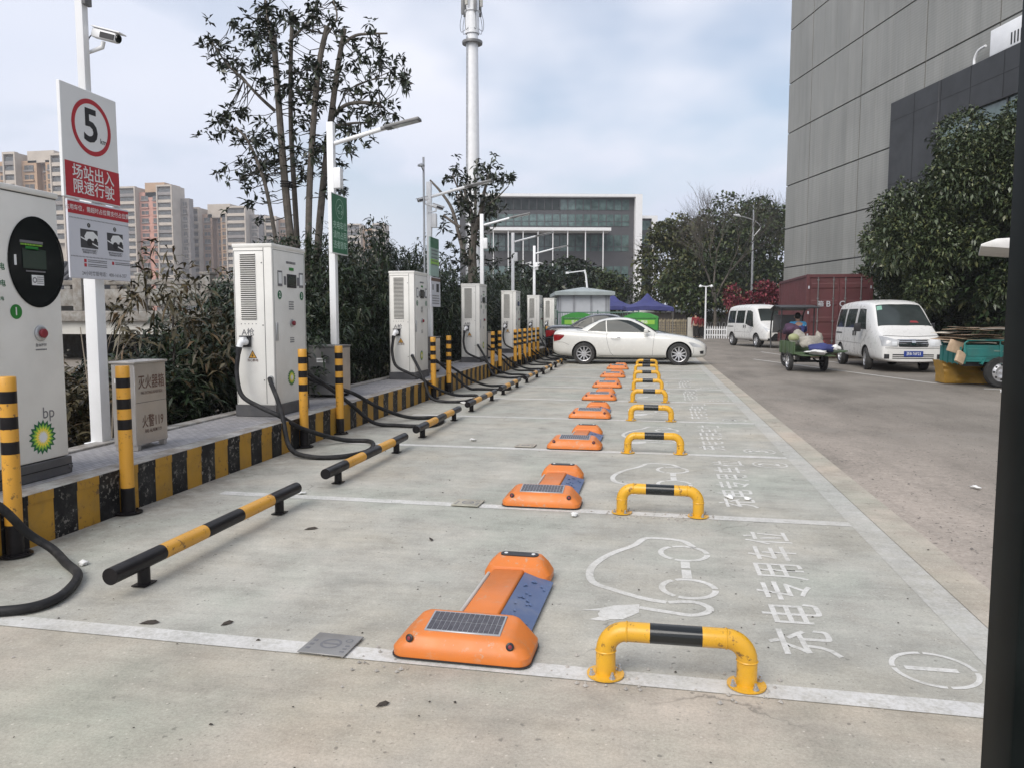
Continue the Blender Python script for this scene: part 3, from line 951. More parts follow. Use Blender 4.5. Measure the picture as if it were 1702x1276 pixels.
b = MB(); b.bb((-9, 0, 0), (6.2, 5, 3.2)); b.build('wall', M['greysteel'], pav)
b = MB()
pr_ = [(-1.6, 2.95), (-.6, 3.15), (.8, 3.6), (2.0, 4.4), (2.5, 5.0), (3.0, 4.4), (4.2, 3.6), (5.6, 3.15), (6.6, 2.95), (6.6, 2.8), (-1.6, 2.8)]
b.prism(pr_, -10.5, 7.6, 'x')
for x in np.arange(-10.3, 7.6, .42):
    b.tube([(x, -1.62, 3.0), (x, -.6, 3.2), (x, .8, 3.65), (x, 2.0, 4.45), (x, 2.4, 4.95)], .085, 6)
b.build('roof', M['tile'], pav, smooth=True)
b = MB(); b.bb((-10, -1.2, 2.3), (7, -1.0, 2.79)); b.build('eave_board', M['letter'], pav)
bw = MB()
bw.bb((-13.5, 33, 0), (-6.5, 33.3, 2.3))
wl_ = thing('garden_wall', 'pale wall with dark tiled coping between the shrubs and the apartment towers', 'wall', (0, 0, 0))
bw.build('wall', M['cream'], wl_)
bw = MB(); bw.prism([(32.75, 2.302), (33.55, 2.302), (33.15, 2.62)], -13.7, -6.3, 'x'); bw.build('coping', M['tile'], wl_)

# ================================================================ KERB-SIDE THINGS
# ---- bollards
def bollard_proto():
    zs = [0.004, .20, .646, .724, .802, .879, .962, 1.037, 1.12]
    b = MB()
    prof = [(.05, z) for z in zs] + [(.046, 1.126), (.001, 1.128)]
    b.lathe(prof, 22, [1, 0, 1, 0, 1, 0, 1, 0, 0, 0])
    post = b.mesh('post', [M['yellow'], M['blackpaint']], smooth=True)
    b = MB()
    b.lathe([(.10, 0.002), (.10, .012), (.053, .014)], 22)
    for k in range(4):
        a = k * math.pi / 2 + .6
        b.cyl((.078 * math.cos(a), .078 * math.sin(a), .012), (.078 * math.cos(a), .078 * math.sin(a), .026), .009, n=6)
    return post, b.mesh('base_plate', M['blackpaint'], smooth=True)


bo_post, bo_base = bollard_proto()
BOL = [(4.10, 'yellow and black bollard in front of the leftmost charger with the round black screen'),
       (5.17, 'yellow and black bollard standing in front of the steel fire extinguisher box'),
       (8.22, 'yellow and black bollard in front of the tall white charger beside the fire extinguisher box'),
       (9.26, 'yellow and black bollard in front of the grey steel cabinet under the green parking sign'),
       (13.6, 'left bollard of the pair at the third white charger'),
       (14.66, 'right bollard of the pair at the third white charger'),
       (18.92, 'left bollard of the pair beside the fourth white charger'),
       (19.9, 'right bollard of the pair beside the fourth white charger'),
       (22.2, 'nearest of the six bollards crowded together by the white car tail'),
       (23.0, 'second of the six bollards crowded together by the white car tail'),
       (23.95, 'third of the six bollards crowded together by the white car tail'),
       (24.9, 'fourth of the six bollards crowded together by the white car tail'),
       (25.85, 'fifth of the six bollards crowded together by the white car tail'),
       (26.8, 'farthest of the six bollards crowded together by the white car tail'),
       (29.2, 'left one of the two last bollards just behind the white car tail'),
       (30.4, 'right one of the two last bollards just behind the white car tail')]
for y, lab in BOL:
    t = thing('bollard', lab, 'bollard', (-3.92, y, .008), random.uniform(-1, 1), 'striped bollards along the kerb')
    inst('post', bo_post, t, rot=(R(random.uniform(-.5, .5)), R(random.uniform(-.5, .5)), 0))
    inst('base_plate', bo_base, t)

# ---- wheel stops
b = MB()
L5 = [0, .43, .86, 1.29, 1.72, 2.15]
b.tube([(0, y, .135) for y in L5], .046, 20, [1, 0, 1, 0, 1])
stop_bar = b.mesh('bar', [M['yellow'], M['blackpaint']], smooth=True)
b = MB()
b.cyl((0, 0, .002), (0, 0, .10), .034, n=14)
b.box((0, 0, .006), (.085, .11, .006))
stop_foot = b.mesh('foot', M['blackpaint'], smooth=True)
ORD = ['nearest', 'second', 'third', 'fourth', 'fifth', 'sixth', 'seventh', 'eighth', 'ninth', 'tenth']
for i in range(8):
    y = 3.50 + 2.70 * i
    t = thing('wheel_stop', f'low black and yellow wheel stop bar, {ORD[i]} from the camera in its row', 'wheel stop', (-2.79 + random.uniform(-.02, .02), y, .008), R(random.uniform(-.5, .5)), 'pipe wheel stops in a row')
    inst('bar', stop_bar, t)
    inst('foot', stop_foot, t, (0, .27, 0))
    inst('foot', stop_foot, t, (0, 1.86, 0))

# ---- hoop barriers
def hoop_proto():
    r, hw, H, br = .041, .285, .232, .085
    zc = H - r
    pts, mi = [(-hw, 0, .008), (-hw, 0, zc - br)], [0]
    for k in range(1, 9):
        a = math.pi / 2 * k / 8
        pts.append((-hw + br - br * math.cos(a), 0, zc - br + br * math.sin(a))); mi.append(0)
    pts.append((-.105, 0, zc)); mi.append(0)
    pts.append((.105, 0, zc)); mi.append(1)
    pts.append((hw - br, 0, zc)); mi.append(0)
    for k in range(1, 9):
        a = math.pi / 2 * k / 8
        pts.append((hw - br + br * math.sin(a), 0, zc - br + br * math.cos(a))); mi.append(0)
    pts.append((hw, 0, .008)); mi.append(0)
    b = MB()
    b.tube(pts, r, 24, mi)
    for s in (-1, 1):
        b.lathe([(r + .001, zc - br - .004), (r + .0035, zc - br), (r + .001, zc - br + .004)], 24, 0, Matrix.Translation((s * hw, 0, 0)))
        Mx = Matrix.Translation((s * (hw - br), 0, zc)) @ RY(R(90))
        b.lathe([(r + .001, -.004), (r + .0035, 0), (r + .001, .004)], 24, 0, Mx)
    tube = b.mesh('tube', [M['hoop'], M['blackgloss']], smooth=True)
    b = MB()
    b.lathe([(.078, 0.001), (.078, .008), (.043, .010)], 24)
    fl = b.mesh('flange', M['hoop'], smooth=True)
    b = MB()
    b.lathe([(.013, 0), (.013, .003), (.009, .0035)], 10)
    b.cyl((0, 0, .003), (0, 0, .014), .010, n=6)
    b.cyl((0, 0, .014), (0, 0, .026), .0055, n=8)
    bo = b.mesh('bolt', M['zinc'], smooth=True)
    return tube, fl, bo


hp_t, hp_f, hp_b = hoop_proto()
HOOPY = [3.13, 5.84, 8.52, 11.22, 13.70, 16.0, 18.5, 21.0, 23.4]
for i, y in enumerate(HOOPY):
    x = .118 - .035 * i
    t = thing('hoop_barrier', f'low yellow hoop barrier with black centre band, {ORD[i]} from the camera in its row', 'barrier', (max(x, -.12), y, .010), R(random.uniform(-2, 2)), 'yellow hoop barriers in a row')
    inst('tube', hp_t, t)
    for s in (-1, 1):
        f = inst('flange', hp_f, t, (s * .285, 0, 0))
        for k in range(4):
            a = k * math.pi / 2 + .5
            inst('bolt', hp_b, f, (.062 * math.cos(a), .062 * math.sin(a), .009), (R(random.uniform(-8, 8)), R(random.uniform(-8, 8)), 0))

# ---- parking locks (housing across the bay line, arm and flap along the bay)
def rounded_block(b, lo, hi, z, rc, n=5):
    """one closed outline of a rounded rectangle"""
    x0, y0, x1, y1 = *lo, *hi
    pts = []
    for cx_, cy_, a0 in ((x1 - rc, y1 - rc, 0), (x0 + rc, y1 - rc, 90), (x0 + rc, y0 + rc, 180), (x1 - rc, y0 + rc, 270)):
        for k in range(n + 1):
            a = R(a0 + 90 * k / n)
            pts.append((cx_ + rc * math.cos(a), cy_ + rc * math.sin(a), z))
    return pts


def shell(b, layers, mi=0):
    n = len(layers[0])
    vs = [p for l in layers for p in l]
    fs = [tuple(range(n))[::-1]]
    for i in range(len(layers) - 1):
        for k in range(n):
            j = (k + 1) % n
            fs.append((i * n + k, i * n + j, (i + 1) * n + j, (i + 1) * n + k))
    fs.append(tuple((len(layers) - 1) * n + k for k in range(n)))
    b.add(vs, fs, mi)


def lock_proto():
    w = .31
    TL = lambda ps: [(x, y, z - .030 + (y - .022) / .233 * .036) for x, y, z in ps]
    Tp = Matrix.Translation((0, .139, .1205)) @ RX(R(8.8))
    b = MB()
    shell(b, [rounded_block(b, (-w, -.005), (w, .285), 0.006, .06), rounded_block(b, (-w, -.005), (w, .285), .035, .06),
              rounded_block(b, (-w + .02, .006), (w - .02, .275), .06, .055), TL(rounded_block(b, (-.235, .022), (.235, .255), .118, .04)),
              TL(rounded_block(b, (-.218, .034), (.218, .245), .128, .035)), TL(rounded_block(b, (-.20, .046), (.20, .232), .132, .03))])
    big = b.mesh('housing', M['orange'], smooth=True, angle=30)
    b = MB()
    shell(b, [rounded_block(b, (-.315, -.010), (.315, .29), 0.001, .06), rounded_block(b, (-.315, -.010), (.315, .29), .006, .06)])
    base = b.mesh('base_gasket', M['black'])
    b = MB(); b.box((0, 0, .0), (.345, .165, .009), M=Tp); frame = b.mesh('panel_frame', M['zinc'], bevel=.002, seg=1)
    b = MB()
    for i in range(14):
        for j in range(2):
            b.box((-.1645 + .0235 * (i + .5), -.075 + .075 * (j + .5), .0052), (.0205, .070, .0016), M=Tp)
    m, nt, ns, L, bs = nodes('solar_cell')
    L.new(ramp(nt, noise(nt, position(nt), 40, 2), [(.3, (.035, .032, .04)), (.7, (.075, .07, .08))]), bs.inputs['Base Color'])
    bs.inputs['Roughness'].default_value = .25
    cells = b.mesh('solar_cells', m)
    b = MB()
    Mx = RX(R(90))
    b.lathe([(.018, 0), (.018, .005), (.012, .008), (.001, .005)], 14, 0, Mx)
    refl = b.mesh('reflector', M['black'], smooth=True)
    b = MB(); b.lathe([(.0085, .0085), (.001, .0105)], 12, 0, Mx); rd = b.mesh('lens', M['darkred'], smooth=True)
    # arm plate, sloping flap and far housing
    b = MB()
    b.prism([(.09, .008), (-.095, .008), (-.095, .055), (-.085, .068), (.08, .074), (.09, .065)], .27, 1.06, 'y')
    arm = b.mesh('arm_plate', M['orange'], bevel=.004, seg=1)
    b = MB()
    b.prism([(.0935, .008), (.255, .008), (.255, .014), (.0935, .062)], .275, 1.05, 'y')
    for k in range(26):
        yy = .31 + .70 * random.random()
        xx = .115 + .115 * random.random()
        zz = .062 - (xx - .0935) / .1615 * .048
        b.add([(xx - .009, yy, zz + .001), (xx, yy - .016, zz + .006), (xx + .011, yy, zz - .002), (xx, yy + .016, zz + .006)], [(0, 1, 2, 3)])
    flap = b.mesh('ramp_flap', M['flap'])
    b = MB(); b.tube([(-.115, .27, .040), (-.115, 1.05, .040)], .011, 12); b.bb((-.112, .27, .006), (-.098, 1.05, .025)); rod = b.mesh('side_rod', mk('dusty_grey_rod', (.46, .45, .42), .6, dirt=.4), smooth=True)
    b = MB()
    shell(b, [rounded_block(b, (-.15, 1.04), (.235, 1.25), 0.006, .06), rounded_block(b, (-.15, 1.04), (.235, 1.25), .04, .06),
              rounded_block(b, (-.125, 1.055), (.205, 1.24), .085, .05), rounded_block(b, (-.09, 1.115), (.17, 1.225), .118, .035),
              rounded_block(b, (-.08, 1.125), (.16, 1.215), .122, .03)])
    far = b.mesh('end_housing', M['orange'], smooth=True, angle=30)
    b = MB(); shell(b, [rounded_block(b, (-.07, 1.135), (.15, 1.205), .1215, .03), rounded_block(b, (-.07, 1.135), (.15, 1.205), .128, .03)]); cap = b.mesh('end_cap', M['black'])
    b = MB()
    for x in (-.04, .12):
        b.lathe([(.011, .128), (.011, .131), (.001, .131)], 10, 0, Matrix.Translation((x, 1.17, 0)))
    eyes = b.mesh('indicator', M['letter'])  # pale colour stands in for a white glint on each indicator
    return big, base, frame, cells, refl, rd, arm, flap, rod, far, cap, eyes


LK = lock_proto()
LOCKY = [3.115, 5.875, 8.57, 11.27, 13.78, 16.28, 19.05, 22.1]
LOCKX = [-.80, -.84, -.845, -.885, -.91, -.91, -.93, -.94]
for i, (x, y) in enumerate(zip(LOCKX, LOCKY)):
    t = thing('parking_lock', f'flat orange parking lock with solar panel, {ORD[i]} from the camera in its row', 'parking lock', (x, y, .013), R(random.uniform(-1.2, 1.2) - 1), 'orange parking locks in a row')
    big, base, frame, cells, refl, rd, arm, flap, rod, far, cap, eyes = LK
    h = inst('housing', big, t)
    inst('base_gasket', base, t)
    f = inst('solar_panel', frame, t)
    inst('cells', cells, f)
    for s in (-.225, .225):
        q = inst('reflector', refl, t, (s, .017, .085), (R(-14), 0, R(14 if s > 0 else -14)))
        inst('lens', rd, q)
    inst('arm_plate', arm, t); inst('ramp_flap', flap, t); inst('side_rod', rod, t)
    e = inst('end_housing', far, t)
    inst('end_cap', cap, e); inst('indicator', eyes, e)

# ---- cover plates in the bay lines
b = MB(); b.box((0, 0, .004), (.225, .215, .006)); cov = b.mesh('plate', M['zinc'], bevel=.002, seg=1)
cov2 = mk('dull_iron_plate', (.30, .295, .285), .6, metal=.4, var=.15, dirt=.4)
cov.materials[0] = cov2
cov_far = cov.copy(); cov_far.materials[0] = M['apron']
b = MB()
b.ring((0, 0, .0078), .05, .038, 24); b.box((0, 0, .0078), (.07, .012, .0005)); b.ring((.07, .045, .0078), .018, .012, 16)
for k in range(3):
    b.box((-.085, -.06 + .04 * k, .0078), (.02, .018, .0005)); b.box((.085, -.07 + .03 * k, .0078), (.02, .012, .0005))
mark = b.mesh('stamped_mark', M['inkgrey'])
for (x, y), lab in zip([(-1.415, 3.19), (-1.43, 5.92), (-1.42, 8.74)], ['square metal cover plate set in the nearest white bay line', 'square metal cover plate set in the second white bay line', 'square metal cover plate set in the third white bay line']):
    t = thing('cover_plate', lab, 'cover plate', (x, y, .0125), R(-3), 'metal cover plates in the bay lines')
    pl_ = inst('plate', cov if y < 4 else cov_far, t); inst('stamped_mark', mark, t)

# ================================================================ CHARGERS
def star(b, n, ro, ri, z, mi):
    pts = [((ro if k % 2 == 0 else ri) * math.cos(math.pi * k / n + .09), (ro if k % 2 == 0 else ri) * math.sin(math.pi * k / n + .09), z) for k in range(2 * n)]
    b.add(pts + [(0, 0, z)], [(k, (k + 1) % (2 * n), 2 * n) for k in range(2 * n)], mi)


def emblem(r):
    b = MB()
    star(b, 18, r, r * .78, 0, 0)
    star(b, 18, r * .80, r * .60, .0012, 1)
    star(b, 18, r * .63, r * .44, .0024, 2)
    star(b, 18, r * .40, r * .24, .0036, 3)
    return b.mesh('emblem', [M['green'], M['lgreen'], M['lyellow'], M['signwhite']], recalc=False)


def print_lines(w, rows, h, gap, mat, seed=1):
    """rows of small print too fine to read"""
    rng = random.Random(seed)
    b = MB()
    for j in range(rows):
        x = -w / 2
        while x < w / 2 - h * .4:
            l = min(rng.uniform(.5, 1.0) * h, w / 2 - x)
            b.add([(x, -j * gap, 0), (x + l, -j * gap, 0), (x + l, -j * gap - h * .8, 0), (x, -j * gap - h * .8, 0)], [(0, 1, 2, 3)])
            b.add([(x + l * .2, -j * gap - h * .25, .0004), (x + l * .8, -j * gap - h * .25, .0004), (x + l * .8, -j * gap - h * .4, .0004), (x + l * .2, -j * gap - h * .4, .0004)], [(0, 1, 2, 3)])
            x += l + h * .22
    return b.mesh('fine_print', mat)


def warning():
    b = MB()
    s = .062
    tri = lambda k, z, mi: b.add([(0, s * k, z), (-s * .87 * k, -s * .5 * k, z), (s * .87 * k, -s * .5 * k, z)], [(0, 1, 2)], mi)
    tri(1, 0, 0); tri(.78, .001, 1); tri(.70, .002, 1)
    b.add([(.008, .028, .003), (-.014, -.004, .003), (0, -.004, .003), (-.006, -.026, .003), (.014, .006, .003), (.002, .006, .003)], [(0, 1, 2, 5), (2, 3, 4, 5)], 0)
    return b.mesh('warning_triangle', [M['ink'], mk('warning_orange', (.62, .33, .05), .5)], recalc=False)


CW, CD, CH = .24, .86, 1.97
em_s, em_l = emblem(.10), emblem(.125)
warn = warning()
agun = text_mesh('A枪', .095, M['inkgrey'], .008)
bgun = text_mesh('B枪', .095, M['inkgrey'], .008)
wtx = text_mesh('当心触电', .035, M['inkbrown'], .01)


def badge(txt, r, mat):
    b = MB(); b.disc((0, 0, 0), r, 24)
    return b.mesh('number_badge', mat), text_mesh(txt, r * 1.5, M['letter'], .02)


def charger_proto(lab):
    t = thing('charging_cabinet', lab, 'charger', (-4.5, 8.2, KZ), 0, 'white charging cabinets on the kerb island')
    b = MB(); b.bb((-CW, 0, .13), (CW, CD, CH)); b.build('casing', M['cabinet'], t, bevel=.012)
    b = MB(); b.bb((-CW - .012, -.012, 0), (CW + .012, CD + .012, .129)); b.build('plinth', M['plinth'], t, bevel=.004, seg=1)
    b = MB(); b.bb((-CW - .006, -.006, CH - .035), (CW + .006, CD + .006, CH + .008)); b.build('top_cover', M['cabinet'], t, bevel=.006)
    for sgn, y in ((-1, -.0015), (1, CD + .0015)):
        b = MB()
        for x0, x1, z0, z1 in ((.136, .142, .15, CH - .04), (-.22, .136, CH - .075, CH - .07), (-.228, -.223, .15, CH - .07)):
            b.bb((x0, y - .0012, z0), (x1, y + .0012, z1))
        b.build('panel_gap', M['seam'], t)
        b = MB()
        for k in range(31):
            z = 1.115 + .0243 * k
            b.bb((-.150, y - .004, z), (.035, y + .004, z + .012))
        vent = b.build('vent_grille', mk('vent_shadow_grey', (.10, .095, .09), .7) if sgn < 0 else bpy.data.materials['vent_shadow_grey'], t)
        b = MB()
        for k in range(31):
            z = 1.115 + .0243 * k
            b.prism([(y - sgn * .0, z + .011), (y + sgn * .016, z + .012), (y + sgn * .016, z + .016), (y, z + .0225)], -.152, .037, 'x')
        b.build('louvre', M['cabinet'], vent)
        b = MB()
        for z in (.42, 1.05, 1.76):
            b.cyl((.115, y, z), (.115, y + sgn * .004, z), .007, n=10)
        b.build('screw', M['seam'], t)
        rot = (R(90), 0, 0) if sgn < 0 else (R(90), 0, R(180))
        inst('gun_label', agun if sgn < 0 else bgun, t, (-.075 if sgn < 0 else -.08, y - .001 * -sgn, .965), rot)
        w = inst('warning_sign', warn, t, (-.025, y - .001 * -sgn, .70), rot)
        inst('caption', wtx, w, (0, -.055, .001))
        b = MB()
        b.bb((-.155, y - .03 if sgn < 0 else y, .80), (-.035, y if sgn < 0 else y + .03, .925))
        b.bb((-.165, y - .05 if sgn < 0 else y, .915), (-.025, y if sgn < 0 else y + .05, .93))
        b.build('gun_holster', M['black'], t, bevel=.006)
        b = MB(); b.cyl((.195, y, .44), (.195, y + sgn * .03, .44), .034, .028); b.build('cable_gland', M['zinc'], t, smooth=True)
        b = MB()
        for k in range(5):
            b.cyl((-.155 + .046 * k, y, 1.065), (-.155 + .046 * k, y + sgn * .0015, 1.065), .006, n=10)
        b.build('plug_hole', M['inkgrey'], t)
    fx = CW + .0015
    b = MB()
    for y0, y1, z0, z1 in ((.04, .82, CH - .06, CH - .056), (.03, .034, .15, CH - .056), (.826, .83, .15, CH - .056)):
        b.bb((fx - .001, y0, z0), (fx + .001, y1, z1))
    b.build('door_gap', M['seam'], t)
    b = MB(); b.bb((fx, .36, 1.49), (fx + .006, .60, 1.65)); s_ = b.build('display', M['black'], t, bevel=.004, seg=1)
    b = MB(); b.bb((fx + .0062, .385, 1.515), (fx + .008, .575, 1.625)); b.build('screen', M['screen'], s_)
    for y in (.13, .68):
        b = MB(); b.bb((fx, y, 1.50), (fx + .003, y + .11, 1.68)); r_ = b.build('card_reader', M['inkgrey'], t)
        b = MB(); b.bb((fx + .0032, y + .015, 1.53), (fx + .0045, y + .095, 1.66)); b.build('reader_plate', M['signwhite'], r_)
    for y in (.285, .625):
        b = MB(); b.bb((fx, y, 1.52), (fx + .004, y + .05, 1.62)); b.build('keypad', M['inkgrey'], t)
    for y, n in ((.17, '2'), (.74, '3')):
        bm_, tx = badge(n, .052, M['green'])
        q = inst('number_badge', bm_, t, (fx + .001, y, 1.40), FACE_PX)
        inst('number', tx, q, (0, 0, .001))
    inst('maker_lettering', print_lines(.24, 1, .035, .04, M['inkgrey'], 3), t, (fx + .001, .47, 1.80), FACE_PX)
    b = MB(); b.bb((fx, .42, 1.695), (fx + .002, .54, 1.73)); b.build('status_light', M['badge'], t)
    inst('notice', print_lines(.13, 4, .018, .028, M['inkgrey'], 5), t, (fx + .001, .46, 1.33), FACE_PX)
    inst('notice', print_lines(.11, 3, .016, .024, M['inkgrey'], 6), t, (fx + .001, .46, .90), FACE_PX)
    b = MB(); Mx = Matrix.Translation((fx, .46, 1.07)) @ RY(R(90))
    b.lathe([(.045, 0), (.045, .012), (.036, .016), (.024, .016)], 20, 0, Mx); q = b.build('stop_button', M['zinc'], t, smooth=True)
    b = MB(); b.lathe([(.024, .0165), (.030, .036), (.026, .042), (.001, .044)], 18, 0, Mx); b.build('button_cap', M['darkred'], q, smooth=True)
    b = MB(); b.bb((fx, .05, .87), (fx + .02, .085, 1.08)); b.build('door_handle', M['zinc'], t, bevel=.006)
    inst('emblem', em_s, t, (fx + .001, .42, .42), FACE_PX)
    return t


ch0 = charger_proto('tall white charging cabinet with louvred side just behind the fire extinguisher box')
CHL = ['third white charging cabinet from the left, standing before two stacked signs', 'fourth white charging cabinet from the left, against dark hedge',
       'fifth white charging cabinet from the left, behind the six crowded bollards', 'sixth white charging cabinet from the left, below the lamp post with cameras',
       'farthest white charging cabinet, overlapping the small white shed']
CHY = [13.55, 18.98, 24.25, 29.5, 34.1]
for y, lab in zip(CHY, CHL):
    clone(ch0, lab, (-4.5, y, KZ))

# nearest charger: a different model with an oval black console
c1 = thing('charging_cabinet', 'nearest charging cabinet with oval black console and large emblem at the left edge', 'charger', (-4.5, 4.02, KZ), 0, 'white charging cabinets on the kerb island')
D1, H1, F1 = .95, 2.03, .26
b = MB(); b.bb((-.26, 0, .13), (F1, D1, H1 - .045)); b.build('casing', M['cabinet'], c1, bevel=.014)
b = MB(); b.bb((-.27, -.012, 0), (F1 + .012, D1 + .012, .125)); b.build('plinth', M['plinth'], c1, bevel=.004, seg=1)
b = MB(); b.bb((-.268, -.012, .062), (F1 + .0145, D1 + .0145, .068)); b.build('plinth_gap', M['cavity'], c1)
b = MB(); b.bb((-.27, -.008, H1 - .04), (F1 + .008, D1 + .008, H1)); b.build('top_cover', M['cabinet'], c1, bevel=.008)
b = MB(); b.bb((-.25, .01, H1 - .047), (F1 - .004, D1 - .004, H1 - .0395)); b.build('lid_gap', M['seam'], c1)
fx = F1 + .001
Y1 = lambda Y: Y - 4.02
oval = MB()
Mo = Matrix.Translation((fx, Y1(4.755), 1.88 - KZ)) @ Matrix(((0, 0, 1, 0), (1, 0, 0, 0), (0, 1, 0, 0), (0, 0, 0, 1)))
oval.ring((0, 0, .004), .315, .295, 48, sx=.80, M=Mo); oval.disc((0, 0, .002), .297, 48, sx=.80, M=Mo)
oval.ring((0, 0, .0065), .304, .298, 48, sx=.80, M=Mo)
ov = oval.build('console', M['blackgloss'], c1, recalc=False)
b = MB(); b.box((-.025, .02, .0065), (.205, .135, .004), M=Mo); b.build('screen', M['screen'], ov)
for x, y, w, h, m in ((-.045, .135, .20, .018, 'inkgrey'), (-.045, .092, .11, .026, 'badge'), (-.02, -.065, .17, .010, 'inkgrey'), (-.192, .005, .016, .07, 'signwhite')):
    b = MB(); b.box((x, y, .0065), (w, h, .004), M=Mo); b.build('console_strip', M[m], ov)
inst('console_print', print_lines(.19, 1, .014, .02, M['lgreen'], 9), ov, Mo @ Vector((-.045, .122, .006)), FACE_PX)
b = MB(); b.box((-.005, -.125, .0062), (.105, .07, .003), M=Mo); st = b.build('sticker', M['signwhite'], ov)
inst('sticker_print', print_lines(.06, 4, .009, .014, M['inkgrey'], 11), st, Mo @ Vector((.015, -.1, .0085)), FACE_PX)
b = MB(); b.ring((-.035, -.125, .0085), .02, .012, 18, M=Mo); b.build('sticker_ring', M['inkgrey'], st, recalc=False)
bm_, tx = badge('1', .05, M['badge'])
q = inst('number_badge', bm_, c1, (fx + .001, Y1(4.553), 1.535 - KZ), FACE_PX)
inst('number', tx, q, (0, 0, .001))
b = MB(); Mx = Matrix.Translation((fx, Y1(4.752), 1.385 - KZ)) @ RY(R(90))
b.lathe([(.055, 0), (.055, .010), (.044, .018), (.030, .018)], 24, 0, Mx); q = b.build('stop_button', M['zinc'], c1, smooth=True)
b = MB(); b.lathe([(.030, .0185), (.033, .034), (.028, .040), (.001, .042)], 20, 0, Mx); b.build('button_cap', M['darkred'], q, smooth=True)
inst('button_print', text_mesh('急停按钮', .025, M['inkgrey'], .01), c1, (fx + .001, Y1(4.755), 1.30 - KZ), FACE_PX)
inst('button_print', print_lines(.10, 1, .012, .02, M['inkgrey'], 4), c1, (fx + .001, Y1(4.755), 1.275 - KZ), FACE_PX)
inst('brand_lettering', text_mesh('bp', .115, M['inkgrey'], .0), c1, (fx + .001, Y1(4.79), .82 - KZ), FACE_PX)
inst('emblem', em_l, c1, (fx + .001, Y1(4.725), .655 - KZ), FACE_PX)
for k, (z, s) in enumerate(((1.83, .05), (1.72, .05), (1.62, .03))):
    inst('side_lettering', text_mesh('充电', s, M['green'], .012), c1, (fx + .001, Y1(4.43), z - KZ), FACE_PX)
b = MB(); b.cyl((F1 + .012, D1 - .02, .05), (F1 + .03, D1 - .02, .05), .016, n=8); b.build('plinth_bolt', M['plinth'], c1)
b = MB(); b.bb((-.155, -.03, .78), (-.035, 0, .93)); b.build('gun_holster', M['black'], c1, bevel=.006)

# ---- charging cables
def gun_mesh(sg):
    b = MB()
    b.tube(crom([(0, 0, 0), (0, sg * .045, .004), (-.01, sg * .085, -.012), (-.022, sg * .10, -.06)], 5), [.043] * 6 + [.040] * 5 + [.034] * 5, 14)
    b.box((.0, sg * .05, .04), (.05, .07, .03))
    return b.mesh('gun_body', M['white'], smooth=True), None


def cable(lab, pts, gun_at, sg, group='charging cables looped on the ground'):
    t = thing('charging_cable', lab, 'cable', (gun_at[0], gun_at[1], 0), 0, group)
    o = Vector((gun_at[0], gun_at[1], 0))
    g = inst('gun', guns[sg], t, (0, 0, gun_at[2]))
    b = MB(); b.tube([(-.022, sg * .10, -.055), (-.030, sg * .104, -.10), (-.034, sg * .106, -.14)], [.036, .033, .027], 12); b.build('gun_collar', M['black'], g, smooth=True)
    p = [Vector((gun_at[0] - .034, gun_at[1] + sg * .106, gun_at[2] - .135))] + [Vector(q) for q in pts]
    b = MB(); b.tube([q - o for q in crom(p, 9)], .026, 10); b.build('hose', M['rubber'], t, smooth=True)
    return t


guns = {-1: gun_mesh(-1)[0], 1: gun_mesh(1)[0]}
gz = .034
A2 = [(-4.64, -.16, .86), (-4.55, -.22, .62), (-4.30, -.28, .50), (-4.05, -.32, .41), (-3.88, -.10, .24), (-3.62, .35, gz + .02), (-3.30, .42, gz), (-3.12, .10, gz), (-3.06, -.30, gz),
      (-3.22, -.62, gz), (-3.52, -.68, gz), (-3.80, -.58, .10), (-3.99, -.36, .40), (-4.13, -.20, .58), (-4.25, -.10, .74), (-4.305, -.035, .795)]
B2 = [(-4.56, 1.12, .80), (-4.30, 1.38, .62), (-4.02, 1.72, .47), (-3.75, 2.1, .22), (-3.45, 2.45, gz + .02), (-3.10, 2.65, gz), (-2.94, 2.45, gz), (-2.90, 2.0, gz), (-3.02, 1.74, gz),
      (-3.40, 1.76, gz), (-3.72, 1.72, .07), (-3.95, 1.45, .36), (-4.12, 1.2, .58), (-4.25, 1.0, .74), (-4.305, .895, .795)]
whichc = ['second', 'third', 'fourth', 'fifth', 'sixth', 'farthest']
for i, y in enumerate([8.2] + CHY):
    rng = random.Random(i * 5 + 1)
    jit = lambda p, k: (p[0] + (rng.uniform(-.10, .10) if 5 < k < 11 and i else 0), p[1] + y + (rng.uniform(-.14, .14) if 5 < k < 11 and i else 0), p[2])
    a = [jit(p, k) for k, p in enumerate(A2)]
    cable(f'black charging cable with white gun plugged on the near side of the {whichc[i]} charger', a, (-4.595, y - .03, 1.215), -1)
    a = [jit(p, k) for k, p in enumerate(B2)]
    cable(f'black charging cable hanging from the far side of the {whichc[i]} charger', a, (-4.595, y + CD + .03, 1.215), 1)
C1P = [(-4.55, 3.76, .75), (-4.25, 3.70, .66), (-4.0, 3.72, .56), (-3.78, 3.84, .40), (-3.73, 4.0, .19), (-3.62, 4.06, .08), (-3.44, 3.96, gz), (-3.20, 3.77, gz), (-3.06, 3.50, gz), (-3.06, 3.32, gz), (-3.2, 3.22, gz),
       (-3.5, 3.14, gz), (-3.8, 3.2, .08), (-4.05, 3.4, .42), (-4.25, 3.8, .7), (-4.30, 4.0, .79)]
cable('thick black charging cable curling over the ground beside the leftmost bollard', C1P, (-4.595, 3.99, 1.19), -1)

